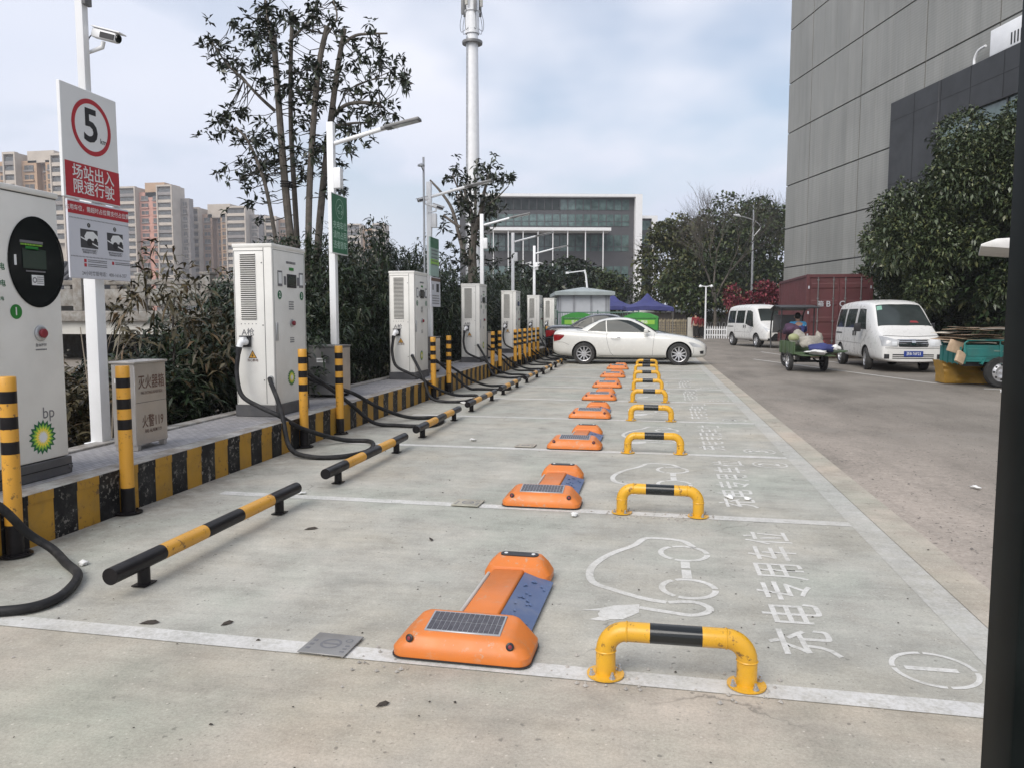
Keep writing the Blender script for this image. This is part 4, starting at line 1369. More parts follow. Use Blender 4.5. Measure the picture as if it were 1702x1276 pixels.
# ================================================================ POSTS AND SIGNS
sp_ = thing('sign_post', 'tall white square post carrying the speed limit sign and a camera', 'post', (-4.95, 6.2, KZ), 0)
b = MB(); b.bb((-.06, -.06, 0), (.06, .06, 2.9)); b.bb((-.1, -.1, 0), (.1, .1, .012)); b.build('lower_post', M['white'], sp_, bevel=.008)
b = MB(); b.bb((-.037, -.037, 2.901), (.037, .037, 5.6)); b.build('upper_post', M['white'], sp_, bevel=.006)
b = MB(); b.bb((.0375, -.045, 3.85), (.075, .045, 4.12)); b.build('junction_box', M['greysteel'], sp_, bevel=.006)
SXp = -4.87
ss = thing('speed_limit_sign', 'tall white and red speed limit sign with a red ring around 5', 'sign', (SXp, 6.13, 2.51), 0)
b = MB(); b.bb((-.02, -.345, 0), (.012, .345, .95)); b.build('panel', M['signwhite'], ss, bevel=.004, seg=1)
b = MB(); b.bb((.0122, -.325, .012), (.0140, .343, .305)); rp = b.build('red_field', M['red'], ss)
for k, s in enumerate(('场站出入', '限速行驶')):
    inst('lettering', text_mesh(s, .130, M['letter'], .012, spacing=1.0), rp, (.0155, .012, .222 - .125 * k), FACE_PX)
b = MB(); b.ring((0, 0, 0), .242, .202, 48); q = inst('red_ring', b.mesh('red_ring', M['red'], recalc=False), ss, (.0135, .015, .640), FACE_PX)
inst('number', text_mesh('5', .40, M['ink'], .018), ss, (.0135, .005, .640), FACE_PX)
inst('unit', text_mesh('km', .065, M['ink'], .012), ss, (.0135, .155, .545), FACE_PX)
nb = thing('notice_board', 'white parking notice board with red header and two photos below the speed sign', 'sign', (-4.84, 6.20, 1.83), 0)
b = MB(); b.bb((-.012, -.42, 0), (.008, .345, .66)); b.build('panel', mk('notice_lilac_white', (.60, .61, .66), .45, var=.03), nb, bevel=.003, seg=1)
b = MB(); b.bb((.0082, -.418, .545), (.0096, .343, .645)); hd = b.build('header', M['red'], nb)
inst('lettering', text_mesh('占用车位，需超时占位需支付占位费', .050, M['letter'], .008), hd, (.0108, -.05, .593), FACE_PX)
for y, cap, n in ((-.18, '①', 1), (.15, '②', 2)):
    b = MB(); b.bb((.0082, y - .105, .265), (.0094, y + .105, .425)); ph = b.build('photo', mk('photo_asphalt_grey', (.05, .05, .055), .5), nb)
    b = MB()                                          # little picture: a pale car over a white line with a lock under its wheel
    car_p = [(-.06, .365), (-.03, .405), (.05, .412), (.09, .385), (.105, .375), (.105, .33), (-.05, .335)]
    b.add([(.0100, y + p[0], p[1]) for p in car_p], [tuple(range(len(car_p)))])
    b.add([(.0098, y - .104, .36), (.0098, y - .104, .348), (.0098, y + .104, .280), (.0098, y + .104, .292)], [(0, 1, 2, 3)])
    b.build('pictured_car', M['signwhite'], ph, recalc=False)
    b = MB(); b.disc((0, 0, 0), .033, 18); b.disc((.075, .02, 0), .022, 14); inst('pictured_wheel', b.mesh('pictured_wheel', M['ink'], recalc=False), ph, (.0106, y, .315), FACE_PX)
    b = MB(); b.disc((0, 0, 0), .020, 16); dd = inst('number_dot', b.mesh('number_dot', M['ink'], recalc=False), nb, (.0090, y, .462), FACE_PX)
    inst('number', text_mesh(str(n), .03, M['letter'], .01), dd, (0, 0, .001))
    inst('caption', text_mesh('请在停车前先扫码降下\n地锁待指示灯变绿灯', .019, M['ink'], .006), nb, (.0092, y, .235), FACE_PX)
for z in (.515, .192):
    b = MB()
    for k in range(46):
        yy = -.40 + .78 * k / 46
        b.add([(.0090, yy, z), (.0090, yy + .009, z), (.0090, yy + .004, z - .010), (.0090, yy - .005, z - .010)], [(0, 1, 2, 3)])
    b.build('dashed_rule', M['inkgrey'], nb)
for y, z in ((-.24, .155), (-.24, .118), (.11, .155)):
    b = MB(); b.bb((.0082, y - .014, z - .014), (.0094, y + .014, z + .014)); b.build('bullet', M['red'], nb)
    inst('fine_print', print_lines(.24, 2, .010, .015, M['inkgrey'], int(100 * abs(y) + 100 * z)), nb, (.0090, y + .15, z + .012), FACE_PX)
inst('telephone_line', text_mesh('24小时客服电话：400-1616-357', .042, M['inkgrey'], .008), nb, (.0090, .0, .045), FACE_PX)


def bullet_cam(lab, loc, rz, wall=.0, s=1.0, wire=True):
    t = thing('security_camera', lab, 'camera', loc, rz, 'security cameras on posts')
    b = MB()
    b.box((0, 0, 0), (.085 * s, .26 * s, .085 * s), M=RX(R(-16)))
    b.build('housing', M['white'], t, bevel=.018 * s)
    b = MB(); b.box((0, .02 * s, .050 * s), (.105 * s, .30 * s, .012 * s), M=RX(R(-16))); b.build('sun_shield', M['white'], t, bevel=.004)
    b = MB(); b.cyl((0, .128 * s, 0), (0, .142 * s, 0), .036 * s, n=16, M=RX(R(-16))); b.build('lens', M['blackgloss'], t)
    b = MB(); b.box((.0435 * s, .045 * s, -.006), (.004, .15 * s, .05 * s), M=RX(R(-16))); b.box((-.0435 * s, .045 * s, -.006), (.004, .15 * s, .05 * s), M=RX(R(-16))); b.build('side_band', M['black'], t)
    b = MB(); b.tube([(0, -.03 * s, -.05 * s), (0, -.04 * s, -.10 * s), (0, -.17 * s, -.135 * s), (0, -.24 * s, -.135 * s)], [.02 * s, .02 * s, .016 * s, .03 * s], 10); b.build('bracket', M['white'], t, smooth=True)
    if wire:
        b = MB(); b.tube(crom([(0, -.12 * s, .03 * s), (0, -.17 * s, .0), (0, -.2 * s, -.05 * s), (0, -.24 * s, -.03 * s)], 5), .005, 6); b.build('wire', M['rubber'], t)
    return t


cpos = P(176, 60, 6.28)
bullet_cam('white bullet camera on the post above the speed limit sign', cpos, R(-90), s=.95)

fb = thing('extinguisher_box', 'brushed steel fire extinguisher box with brown lettering on the island', 'extinguisher box', (-4.44, 6.07, KZ), 0)
b = MB(); b.bb((-.11, -.215, .045), (.11, .215, .745)); b.build('box', M['steel'], fb, bevel=.004, seg=1)
b = MB(); b.bb((-.125, -.23, .745), (.125, .23, .765)); b.build('lid', M['steel'], fb, bevel=.004, seg=1)
for x in (-.08, .08):
    for y in (-.18, .18):
        b = MB(); b.prism([(x - .025, .0), (x + .025, .0), (x + .03, .044), (x - .03, .044)], y - .02, y + .02, 'y'); b.build('leg', M['steel'], fb)
b = MB(); b.bb((.1102, -.212, .408), (.112, .212, .412)); b.build('door_gap', M['seam'], fb)
b = MB(); b.bb((-.08, -.2175, .58), (-.05, -.2152, .62)); b.build('latch', M['signwhite'], fb)
for s, sz, z, bo in (('灭火器箱', .125, .575, .012), ('火警119', .118, .235, .012)):
    inst('lettering', text_mesh(s, sz, M['inkbrown'], bo, condense=.72), fb, (.1115, .01, z), FACE_PX)
for s, sz, z in (('FIRE EXTINGUISHER BOX', .036, .49), ('FIRE-ALARM 119', .045, .155)):
    inst('lettering', text_mesh(s, sz, M['inkbrown'], .008, condense=.72), fb, (.1115, .01, z), FACE_PX)

cab = thing('steel_cabinet', 'grey steel cabinet with white sticker below the green parking sign', 'cabinet', (-4.60, 10.52, KZ), 0, 'steel cabinets along the island')
b = MB(); b.bb((-.23, -.22, .04), (.23, .22, .72)); b.build('body', M['greysteel'], cab, bevel=.006, seg=1)
b = MB(); b.bb((-.245, -.235, .72), (.245, .235, .74)); b.build('lid', M['greysteel'], cab)
b = MB(); b.bb((-.10, -.2225, .50), (.04, -.2202, .56)); st = b.build('sticker', M['signwhite'], cab)
inst('sticker_print', print_lines(.11, 1, .022, .03, M['ink'], 2), st, (-.03, -.2235, .54), FACE_NY)
b = MB(); b.bb((.2302, -.20, .06), (.232, .20, .70)); b.build('door', M['steel'], cab)
for x in (-.18, .18):
    for y in (-.17, .17):
        b = MB(); b.bb((x - .03, y - .03, 0), (x + .03, y + .03, .0395)); b.build('foot', M['black'], cab)
for y, lab in ((15.45, 'steel cabinet beside the third charger, half hidden by two bollards'), (20.7, 'dark steel cabinet between the fourth and fifth chargers'),
               (26.3, 'steel cabinet between the fifth and sixth chargers'), (31.6, 'steel cabinet between the sixth and the farthest charger')):
    clone(cab, lab, (-4.60, y, KZ))

# ---- solar lamp posts
def lamp_proto():
    t = thing('lamp_post', 'tall white lamp post carrying the green parking sign', 'lamp post', (-4.75, 11.08, KZ), 0, 'white lamp posts along the island')
    b = MB(); b.bb((-.05, -.05, 0), (.05, .05, 4.03)); b.bb((-.11, -.11, 0), (.11, .11, .012)); b.build('pole', M['white'], t, bevel=.008)
    b = MB(); b.tube([(.051, 0, 3.72), (.86, 0, 3.915)], .032, 12); b.build('arm', M['white'], t, smooth=True)
    b = MB()
    Ma = Matrix.Translation((1.12, 0, 3.965)) @ RY(R(-11))
    b.box((0, 0, 0), (.54, .17, .045), M=Ma); b.box((-.28, 0, 0), (.12, .08, .05), M=Ma)
    h = b.build('lamp_head', M['greysteel'], t, bevel=.01)
    b = MB(); b.box((.04, 0, -.0245), (.40, .13, .003), M=Ma); b.build('diffuser', M['lampglass'], h)
    b = MB(); b.bb((.052, -.06, 3.06), (.16, .06, 3.36)); b.build('control_box', M['white'], t, bevel=.008)
    return t


lp = lamp_proto()
LPY = [16.25, 21.5, 26.45, 31.4]
for y, lab in zip(LPY, ['white lamp post with two signs behind the third charger', 'white lamp post rising behind the fourth charger', 'white lamp post rising behind the fifth charger', 'white lamp post with security cameras behind the sixth charger']):
    clone(lp, lab, (-4.75, y, KZ))
gs = thing('parking_sign', 'green charging bay sign with pale emblem and three rows of characters on the lamp post', 'sign', (-4.665, 11.12, 2.44), 0)
b = MB(); b.bb((-.035, -.30, 0), (.012, .30, .89)); b.build('panel', M['signwhite'], gs, bevel=.003, seg=1)
b = MB(); b.bb((.0122, -.285, .015), (.014, .285, .875)); b.build('green_field', M['green'], gs)
lt = mk('pale_green_lettering', (.42, .60, .50), .5)
b = MB(); b.ring((0, 0, 0), .15, .142, 36); b.ring((-.03, -.05, 0), .028, .018, 14); b.ring((.07, -.05, 0), .028, .018, 14)
b.strip([(-.09, -.05), (-.09, 0), (-.04, .02), (0, .06), (.06, .06), (.10, .0), (.11, -.05)], .012, 0)
inst('emblem', b.mesh('emblem', lt, recalc=False), gs, (.0152, .0, .675), FACE_PX)
for k, s in enumerate(('充电车位', '请勿占用', '违者锁车')):
    inst('lettering', text_mesh(s, .128, lt, .006), gs, (.0152, 0, .42 - .145 * k), FACE_PX)
g2 = thing('rules_sign', 'tall narrow green and white rules sign on the second lamp post', 'sign', (-4.665, 16.3, 2.38), 0)
b = MB(); b.bb((-.02, -.33, 0), (.012, .33, .82)); b.build('panel', mk('rules_sign_pale_green', (.30, .42, .38), .5), g2)
b = MB(); b.bb((.0122, -.33, .60), (.0135, .33, .82)); b.build('top_band', M['green'], g2)
b = MB(); b.bb((.0122, -.33, .24), (.0135, .33, .36)); b.build('middle_band', M['lgreen'], g2)
inst('fine_print', print_lines(.5, 5, .035, .075, M['inkgrey'], 8), g2, (.0145, 0, .56), FACE_PX)
g3 = thing('small_notice', 'small white notice with a black picture under the narrow green rules sign', 'sign', (-4.66, 16.35, 1.72), 0)
b = MB(); b.bb((-.015, -.35, 0), (.01, .37, .64)); b.build('panel', bpy.data.materials['notice_lilac_white'], g3)
b = MB(); b.bb((.0102, -.35, .55), (.0115, .37, .62)); b.build('header', M['inkbrown'], g3)
b = MB(); b.bb((.0102, .05, .32), (.0115, .25, .50)); b.bb((.0102, -.25, .36), (.0115, -.18, .48)); b.build('photo', M['ink'], g3)
inst('fine_print', print_lines(.55, 4, .03, .055, M['inkgrey'], 12), g3, (.0112, .0, .25), FACE_PX)
b = MB()
b.tube([(0, 0, KZ), (0, 0, 4.85)], .022, 10)
b.tube([(0, 0, 4.55), (.0, -.14, 4.62)], .012, 6)
b.lathe([(.001, 4.70), (.075, 4.66), (.075, 4.63), (.02, 4.62)], 16, 0, Matrix.Translation((0, -.17, 0)))
wp = b.build('weather_mast', M['zinc'], smooth=True); wp.location = (-4.78, 15.95, 0)
tag(wp, 'thin metal mast with a small mushroom sensor beside the second lamp post', 'mast')
bullet_cam('black security camera facing left on the second lamp post', (-4.80, 15.98, 3.98), R(120), s=.9, wire=False)
bullet_cam('dark security camera facing right on the second lamp post', (-4.58, 16.3, 3.86), R(-60), s=.9, wire=False)
bullet_cam('small camera pointing left on the farthest lamp post', (-4.95, 31.2, 3.66), R(100), s=.9, wire=False)
bullet_cam('small camera pointing right on the farthest lamp post', (-4.5, 31.3, 3.66), R(-90), s=.9, wire=False)

# ---- foreground post
fp = thing('foreground_post', 'dark green black square steel post close to the camera at the right edge', 'post', (.640, 1.36, 0), R(-2))
m, nt, ns, L, bs = nodes('dark_post_paint')
pz = position(nt)
spk = ramp(nt, noise(nt, pz, 38, 4, .7), [(.70, 0.0), (.76, .6)])
L.new(mix(nt, spk, ramp(nt, noise(nt, pz, 6, 5), [(.3, (.003, .005, .005)), (.7, (.008, .011, .011))]), (.08, .10, .10)), bs.inputs['Base Color'])
bs.inputs['Roughness'].default_value = .55
bs.inputs['Specular IOR Level'].default_value = .1
b = MB(); b.bb((-.06, -.06, .012), (.06, .06, 3.2)); b.build('shaft', m, fp, bevel=.006)
b = MB(); b.bb((-.10, -.10, 0), (.10, .10, .0118)); b.build('base_plate', m, fp)

# ================================================================ VEHICLES
def evaluated(o):
    dg = bpy.context.evaluated_depsgraph_get()
    return bpy.data.meshes.new_from_object(o.evaluated_get(dg))


def loft_body(stations, sub=2):
    """stations: (x, half outline [(y, z)] from bottom centre to top centre) -> closed smooth mesh"""
    b = MB()
    n = len(stations[0][1])
    ringn = 2 * n - 2
    vs, fs = [], []
    for x, half in stations:
        ring = [(x, y, z) for y, z in half] + [(x, -y, z) for y, z in half[-2:0:-1]]
        vs += ring
    for i in range(len(stations) - 1):
        for k in range(ringn):
            j = (k + 1) % ringn
            fs.append((i * ringn + k, i * ringn + j, (i + 1) * ringn + j, (i + 1) * ringn + k))
    L_ = (len(stations) - 1) * ringn
    for base, flip in ((0, True), (L_, False)):
        for k in range(n - 1):                      # cap strips across the car
            a, c = base + k, base + k + 1
            a2, c2 = base + (ringn - k) % ringn, base + (ringn - k - 1) % ringn
            f = [v for i, v in enumerate((a, c, c2, a2)) if v not in (a, c, c2, a2)[:i]]
            if len(f) >= 3:
                fs.append(tuple(f if flip else f[::-1]))
    b.add(vs, fs)
    me = b.mesh('body', M['carwhite'])
    o = bpy.data.objects.new('tmp', me)
    COL.objects.link(o)
    s = o.modifiers.new('s', 'SUBSURF')
    s.levels = s.render_levels = sub
    r = evaluated(o)
    bpy.data.objects.remove(o)
    return r


def keep_normals(me, orig):
    """shade the cut body with the smooth normals of the uncut one"""
    bm = bmesh.new(); bm.from_mesh(orig); bmesh.ops.triangulate(bm, faces=bm.faces); bm.normal_update()
    bm.faces.ensure_lookup_table()
    t = BVHTree.FromBMesh(bm)
    ns = []
    for v in me.vertices:
        h, n, i, d = t.find_nearest(v.co)
        a, b_, c = bm.faces[i].verts
        w = [max(1e-6, x) for x in barycentric(h, a.co, b_.co, c.co)]
        q = (a.normal * w[0] + b_.normal * w[1] + c.normal * w[2]).normalized()
        ns.append(tuple(q) if d < .004 else tuple(v.normal))
    bm.free()
    me.normals_split_custom_set_from_vertices(ns)


def barycentric(p, a, b, c):
    v0, v1, v2 = b - a, c - a, p - a
    d00, d01, d11, d20, d21 = v0.dot(v0), v0.dot(v1), v1.dot(v1), v2.dot(v0), v2.dot(v1)
    den = d00 * d11 - d01 * d01 or 1e-9
    v, w = (d11 * d20 - d01 * d21) / den, (d00 * d21 - d01 * d20) / den
    return 1 - v - w, v, w


def cut_arches(me, wheels, r, hw, mats):
    """cut wheel arches: wheels = [x of axle], radius r, axle height; inner faces get the dark material"""
    o = bpy.data.objects.new('tmp', me)
    COL.objects.link(o)
    tmp = []
    for x, zc in wheels:
        for sgn in (-1, 1):
            b = MB()
            b.cyl((x, sgn * (hw - .30), zc), (x, sgn * (hw + .4), zc), r, n=32)
            c = b.build('cut', M['well'])
            tmp.append(c)
            md = o.modifiers.new('b', 'BOOLEAN')
            md.operation, md.object, md.solver = 'DIFFERENCE', c, 'EXACT'
    res = evaluated(o)
    bpy.data.objects.remove(o)
    for c in tmp:
        bpy.data.objects.remove(c)
    res.materials.clear()
    for m in mats:
        res.materials.append(m)
    for p in res.polygons:
        p.material_index = 0
        for x, zc in wheels:
            c = p.center
            d = math.hypot(c.x - x, c.z - zc)
            if d < r * .985 + .002 or (d < r * 1.003 and abs(p.normal.y) < .3):
                if abs(c.y) > hw - .45:
                    p.material_index = 1
    finish_mesh(res, True, 180)
    keep_normals(res, me)
    return res


def tree_of(*meshes):
    bm = bmesh.new()
    for m in meshes:
        bm.from_mesh(m)
    t = BVHTree.FromBMesh(bm)
    bm.free()
    return t


def resample(pl, n):
    pl = [Vector((p[0], p[1], 0)) for p in pl]
    ls = [0]
    for a, c in zip(pl, pl[1:]):
        ls.append(ls[-1] + (c - a).length)
    outp = []
    for k in range(n):
        t = ls[-1] * k / (n - 1)
        i = max(j for j in range(len(ls)) if ls[j] <= t + 1e-9)
        i = min(i, len(pl) - 2)
        u = (t - ls[i]) / max(1e-9, ls[i + 1] - ls[i])
        outp.append(pl[i].lerp(pl[i + 1], u))
    return outp


def patch(bvh, bot, top, axis, sgn, off=.005, n=14, m=6, thick=0.0):
    """a panel between two outline curves laid on the body. axis 'y': curves in (x, z); axis 'x': curves in (y, z); axis 'z': (x, y)"""
    A, B = resample(bot, n), resample(top, n)
    vs = []
    last = None
    for j in range(m):
        for i in range(n):
            p = A[i].lerp(B[i], j / (m - 1))
            if axis == 'y':
                o, d = Vector((p.x, sgn * 5, p.y)), Vector((0, -sgn, 0))
            elif axis == 'x':
                o, d = Vector((sgn * 20, p.x, p.y)), Vector((-sgn, 0, 0))
            else:
                o, d = Vector((p.x, p.y, 9)), Vector((0, 0, -1))
            h, nn, _, _ = bvh.ray_cast(o, d)
            if h is None:
                h, nn = (last if last else (o + d * 5, -d))
            if nn.dot(d) > 0:
                nn = -nn
            last = (h, nn)
            vs.append(h + nn * off)
    fs = [(j * n + i, j * n + i + 1, (j + 1) * n + i + 1, (j + 1) * n + i) for j in range(m - 1) for i in range(n - 1)]
    b = MB()
    b.add(vs, fs)
    return b


def seam(bvh, pts, axis, sgn, w=.008, off=.003):
    """thin line laid on the body through 2-D points"""
    P2 = resample(pts, max(8, len(pts) * 6))
    bot, top = [], []
    for i, p in enumerate(P2):
        t = (P2[min(i + 1, len(P2) - 1)] - P2[max(0, i - 1)]).normalized()
        nrm = Vector((-t.y, t.x, 0)) * w / 2
        bot.append((p.x + nrm.x, p.y + nrm.y)); top.append((p.x - nrm.x, p.y - nrm.y))
    return patch(bvh, bot, top, axis, sgn, off, len(P2), 2)


def wheel_parts(rad, wid, spokes, rimr, kind='alloy'):
    """wheel about Y, outer face towards -Y"""
    h = wid / 2
    b = MB()
    prof = [(rimr, -h + .012), (rimr + .012, -h), (rad * .93, -h + .004), (rad, -h * .55), (rad, h * .55), (rad * .93, h - .004), (rimr + .01, h), (rimr, h - .01)]
    b.lathe(prof, 36, 0, RX(R(90)), cap=False)
    tyre = b.mesh('tyre', M['tyre'], smooth=True)
    b = MB()
    Mx = RX(R(90))
    b.lathe([(rimr + .002, h - .004), (rimr - .012, h - .012), (rimr - .03, h - .05), (rimr - .03, -h + .02)], 36, 0, Mx, cap=False)
    b.lathe([(.055, h - .035), (.05, h - .018), (.001, h - .014)], 20, 0, Mx, cap=False)
    if kind == 'alloy':
        for k in range(spokes):
            a = 2 * math.pi * k / spokes
            Ms = RY(a)
            b.add([(-.022, -h + .022, .04), (.022, -h + .022, .04), (.016, -h + .012, rimr - .02), (-.016, -h + .012, rimr - .02),
                   (-.022, -h + .06, .04), (.022, -h + .06, .04), (.016, -h + .05, rimr - .02), (-.016, -h + .05, rimr - .02)],
                  [(0, 1, 2, 3), (4, 7, 6, 5), (0, 4, 5, 1), (1, 5, 6, 2), (3, 2, 6, 7), (0, 3, 7, 4)], 0, Ms)
    else:
        b.lathe([(rimr - .02, h - .035), (rimr * .62, h - .012), (rimr * .40, h - .03), (.04, h - .035)], 28, 0, Mx, cap=False)
    rim = b.mesh('rim', M['rim'], smooth=True, angle=30)
    b = MB()
    if kind == 'alloy':
        b.lathe([(rimr - .028, h - .075), (.001, h - .075)], 28, 0, Mx)
    else:
        for k in range(8):
            a = 2 * math.pi * k / 8
            b.cyl((rimr * .76 * math.cos(a), -h + .014, rimr * .76 * math.sin(a)), (rimr * .76 * math.cos(a), -h + .03, rimr * .76 * math.sin(a)), .022, n=8)
    hub = b.mesh('brake_disc' if kind == 'alloy' else 'vent_hole', M['well'])
    return tyre, rim, hub


def add_wheels(root, W, axles, hw, rad, steer=0.0):
    tyre, rim, hub = W
    for x, zc in axles:
        for sgn in (-1, 1):
            t = inst('wheel', tyre, root, (x, sgn * hw, zc), (0, 0, (0 if sgn < 0 else math.pi) + (steer if x > 2 else 0)))
            inst('rim', rim, t); inst(hub.name.split('.')[0], hub, t)


# ---------------------------------------------------------------- white coupe, seen square from its right-hand side
def sec_low(zb, zs, w, crown=.03):
    h = zs - zb
    return [(0, zb), (w * .72, zb), (w * .93, zb + .05), (w * .985, zb + .24 * h), (w, zb + .50 * h), (w * .985, zb + .78 * h), (w * .93, zb + .93 * h), (w * .80, zs), (w * .45, zs + crown * .8), (0, zs + crown)]


def sec_top(zt, wt, wb, zb=.86):
    return [(0, zb), (wb, zb), (wb * .995, zb + .12 * (zt - zb)), ((wb * .55 + wt * .45) + .012, zb + .55 * (zt - zb)), (wt + .03, zt - .10 * (zt - zb) - .02), (wt - .03, zt - .025), (wt * .6, zt), (0, zt + .012)]


coupe = thing('car', 'white two door coupe parked side-on behind the parking locks with its boot to the kerb', 'car', (-3.12, 25.25, 0), 0)
low = loft_body([(0.0, sec_low(.46, .86, .66)), (.03, sec_low(.36, .98, .74)), (.10, sec_low(.30, 1.06, .80)), (.4, sec_low(.24, 1.10, .87)), (.95, sec_low(.21, 1.08, .90)), (1.7, sec_low(.20, 1.0, .895)), (2.5, sec_low(.20, .985, .89)),
                 (3.2, sec_low(.20, .99, .895)), (3.75, sec_low(.20, .95, .90)), (4.25, sec_low(.22, .87, .88)), (4.6, sec_low(.22, .76, .81)), (4.77, sec_low(.24, .66, .70)), (4.84, sec_low(.30, .56, .58))])
low.materials.clear(); low.materials.append(M['carwhite'])
AX = [(1.03, .345), (3.97, .345)]
body_me = cut_arches(low, AX, .395, .90, [M['carwhite'], M['well']])
top_me = loft_body([(.72, sec_top(1.02, .62, .66)), (.95, sec_top(1.14, .62, .72)), (1.35, sec_top(1.37, .60, .78)), (1.75, sec_top(1.475, .60, .80)), (2.2, sec_top(1.49, .60, .81)), (2.6, sec_top(1.43, .60, .815)),
                    (2.95, sec_top(1.25, .62, .815)), (3.3, sec_top(1.02, .68, .80)), (3.42, sec_top(.93, .66, .76))])
top_me.materials.clear(); top_me.materials.append(M['carwhite'])
finish_mesh(top_me, True, 60)
cb = inst('body', body_me, coupe)
inst('cabin', top_me, coupe)
bv = tree_of(body_me, top_me)
for sg in (-1, 1):
    patch(bv, [(1.13, 1.055), (1.40, 1.05), (1.715, 1.03)], [(1.13, 1.06), (1.30, 1.19), (1.50, 1.33), (1.69, 1.39)], 'y', sg).build('quarter_window', M['glass'], coupe, smooth=True)
    patch(bv, [(1.745, 1.03), (2.3, 1.025), (2.85, 1.02), (3.10, 1.02)], [(1.715, 1.39), (2.1, 1.415), (2.45, 1.385), (2.75, 1.25), (3.08, 1.04)], 'y', sg).build('door_window', M['glass'], coupe, smooth=True)
    sm = seam(bv, [(1.74, 1.0), (1.73, .85), (1.78, .62), (1.86, .38), (1.95, .29)], 'y', sg)
    d = patch(bv, [(1.96, .30), (2.6, .29), (3.16, .31)], [(1.76, 1.0), (2.4, .995), (3.2, .99)], 'y', sg, .0015, 16, 8).build('door', M['carwhite'], coupe, smooth=True)
    sm.build('gap', M['seam'], d)
    seam(bv, [(3.16, .29), (3.17, .5), (3.22, .98)], 'y', sg).build('gap', M['seam'], d)
    b = MB(); b.tube([(1.88, sg * .915, .845), (1.95, sg * .945, .85), (2.10, sg * .945, .85), (2.16, sg * .915, .848)], .014, 8); b.build('handle', M['chrome'], d, smooth=True)
    b = MB()
    b.box((2.96, sg * .98, 1.07), (.13, .20, .12)); b.box((3.01, sg * .90, 1.03), (.06, .1, .05))
    b.build('mirror', M['carwhite'], coupe, bevel=.04, seg=3)
    patch(bv, [(.06, .72), (.25, .76), (.37, .86)], [(.03, .93), (.25, .945), (.40, .93)], 'y', sg).build('tail_lamp', M['tail'], coupe, smooth=True)
    patch(bv, [(4.38, .58), (4.52, .56), (4.68, .55)], [(4.25, .72), (4.40, .70), (4.60, .63)], 'y', sg).build('headlight', M['headlamp'], coupe, smooth=True)
    seam(bv, [(3.55, .285), (2.5, .275), (1.5, .28)], 'y', sg, .012).build('sill_gap', M['seam'], coupe)
    seam(bv, [(.05, .70), (.35, .70), (.55, .62)], 'y', sg, .008).build('bumper_gap', M['seam'], coupe)
    seam(bv, [(4.40, .55), (4.42, .42), (4.36, .30)], 'y', sg, .008).build('bumper_gap', M['seam'], coupe)
    patch(bv, [(4.62, .36), (4.72, .36)], [(4.60, .44), (4.72, .46)], 'y', sg).build('fog_lamp', M['black'], coupe)
    seam(bv, [(.78, 1.08), (1.1, 1.045), (1.15, 1.0)], 'y', sg, .008).build('roof_gap', M['seam'], coupe)
patch(bv, [(3.26, -.62), (3.26, 0), (3.26, .62)], [(2.62, -.52), (2.62, 0), (2.62, .52)], 'z', 1).build('windscreen', M['glass'], coupe, smooth=True)
patch(bv, [(.92, -.52), (.92, 0), (.92, .52)], [(1.42, -.48), (1.42, 0), (1.42, .48)], 'z', 1).build('rear_window', M['glass'], coupe, smooth=True)
patch(bv, [(-.4, .34), (0, .33), (.4, .34)], [(-.45, .52), (0, .53), (.45, .52)], 'x', 1).build('grille', M['black'], coupe, smooth=True)
patch(bv, [(-.22, .44), (.22, .44)], [(-.22, .55), (.22, .55)], 'x', 1, .012).build('number_plate', mk('plate_blue', (.02, .05, .25), .4), coupe)
add_wheels(coupe, wheel_parts(.345, .225, 10, .235), AX, .80, .345)

# ---------------------------------------------------------------- black car behind the coupe
blackcar = clone(coupe, 'black car parked behind the white coupe, only its roof and bonnet showing', (-3.75, 28.0, 0))
for ch in list(blackcar.children):
    if ch.name.split('.')[0] in ('body', 'cabin', 'door', 'mirror'):
        ch.data = ch.data.copy()
        ch.data.materials[0] = M['carblack']
blackcar.scale = (1.0, 1.0, 1.09)


# ---------------------------------------------------------------- vans
def sec_van(zb, zt, w, wt):
    zbelt = min(1.10, zb + (zt - zb) * .62)
    top = zt - zbelt
    return [(0, zb), (w * .80, zb), (w * .965, zb + .07), (w * .995, zb + .30 * (zbelt - zb)), (w, zb + .62 * (zbelt - zb)), (w * .985, zbelt), (w * .985 * .5 + wt * .5 + .012, zbelt + .5 * top), (wt + .012, zt - .16 * top), (wt - .035, zt - .045 * top - .01), (wt * .62, zt), (0, zt + .015)]


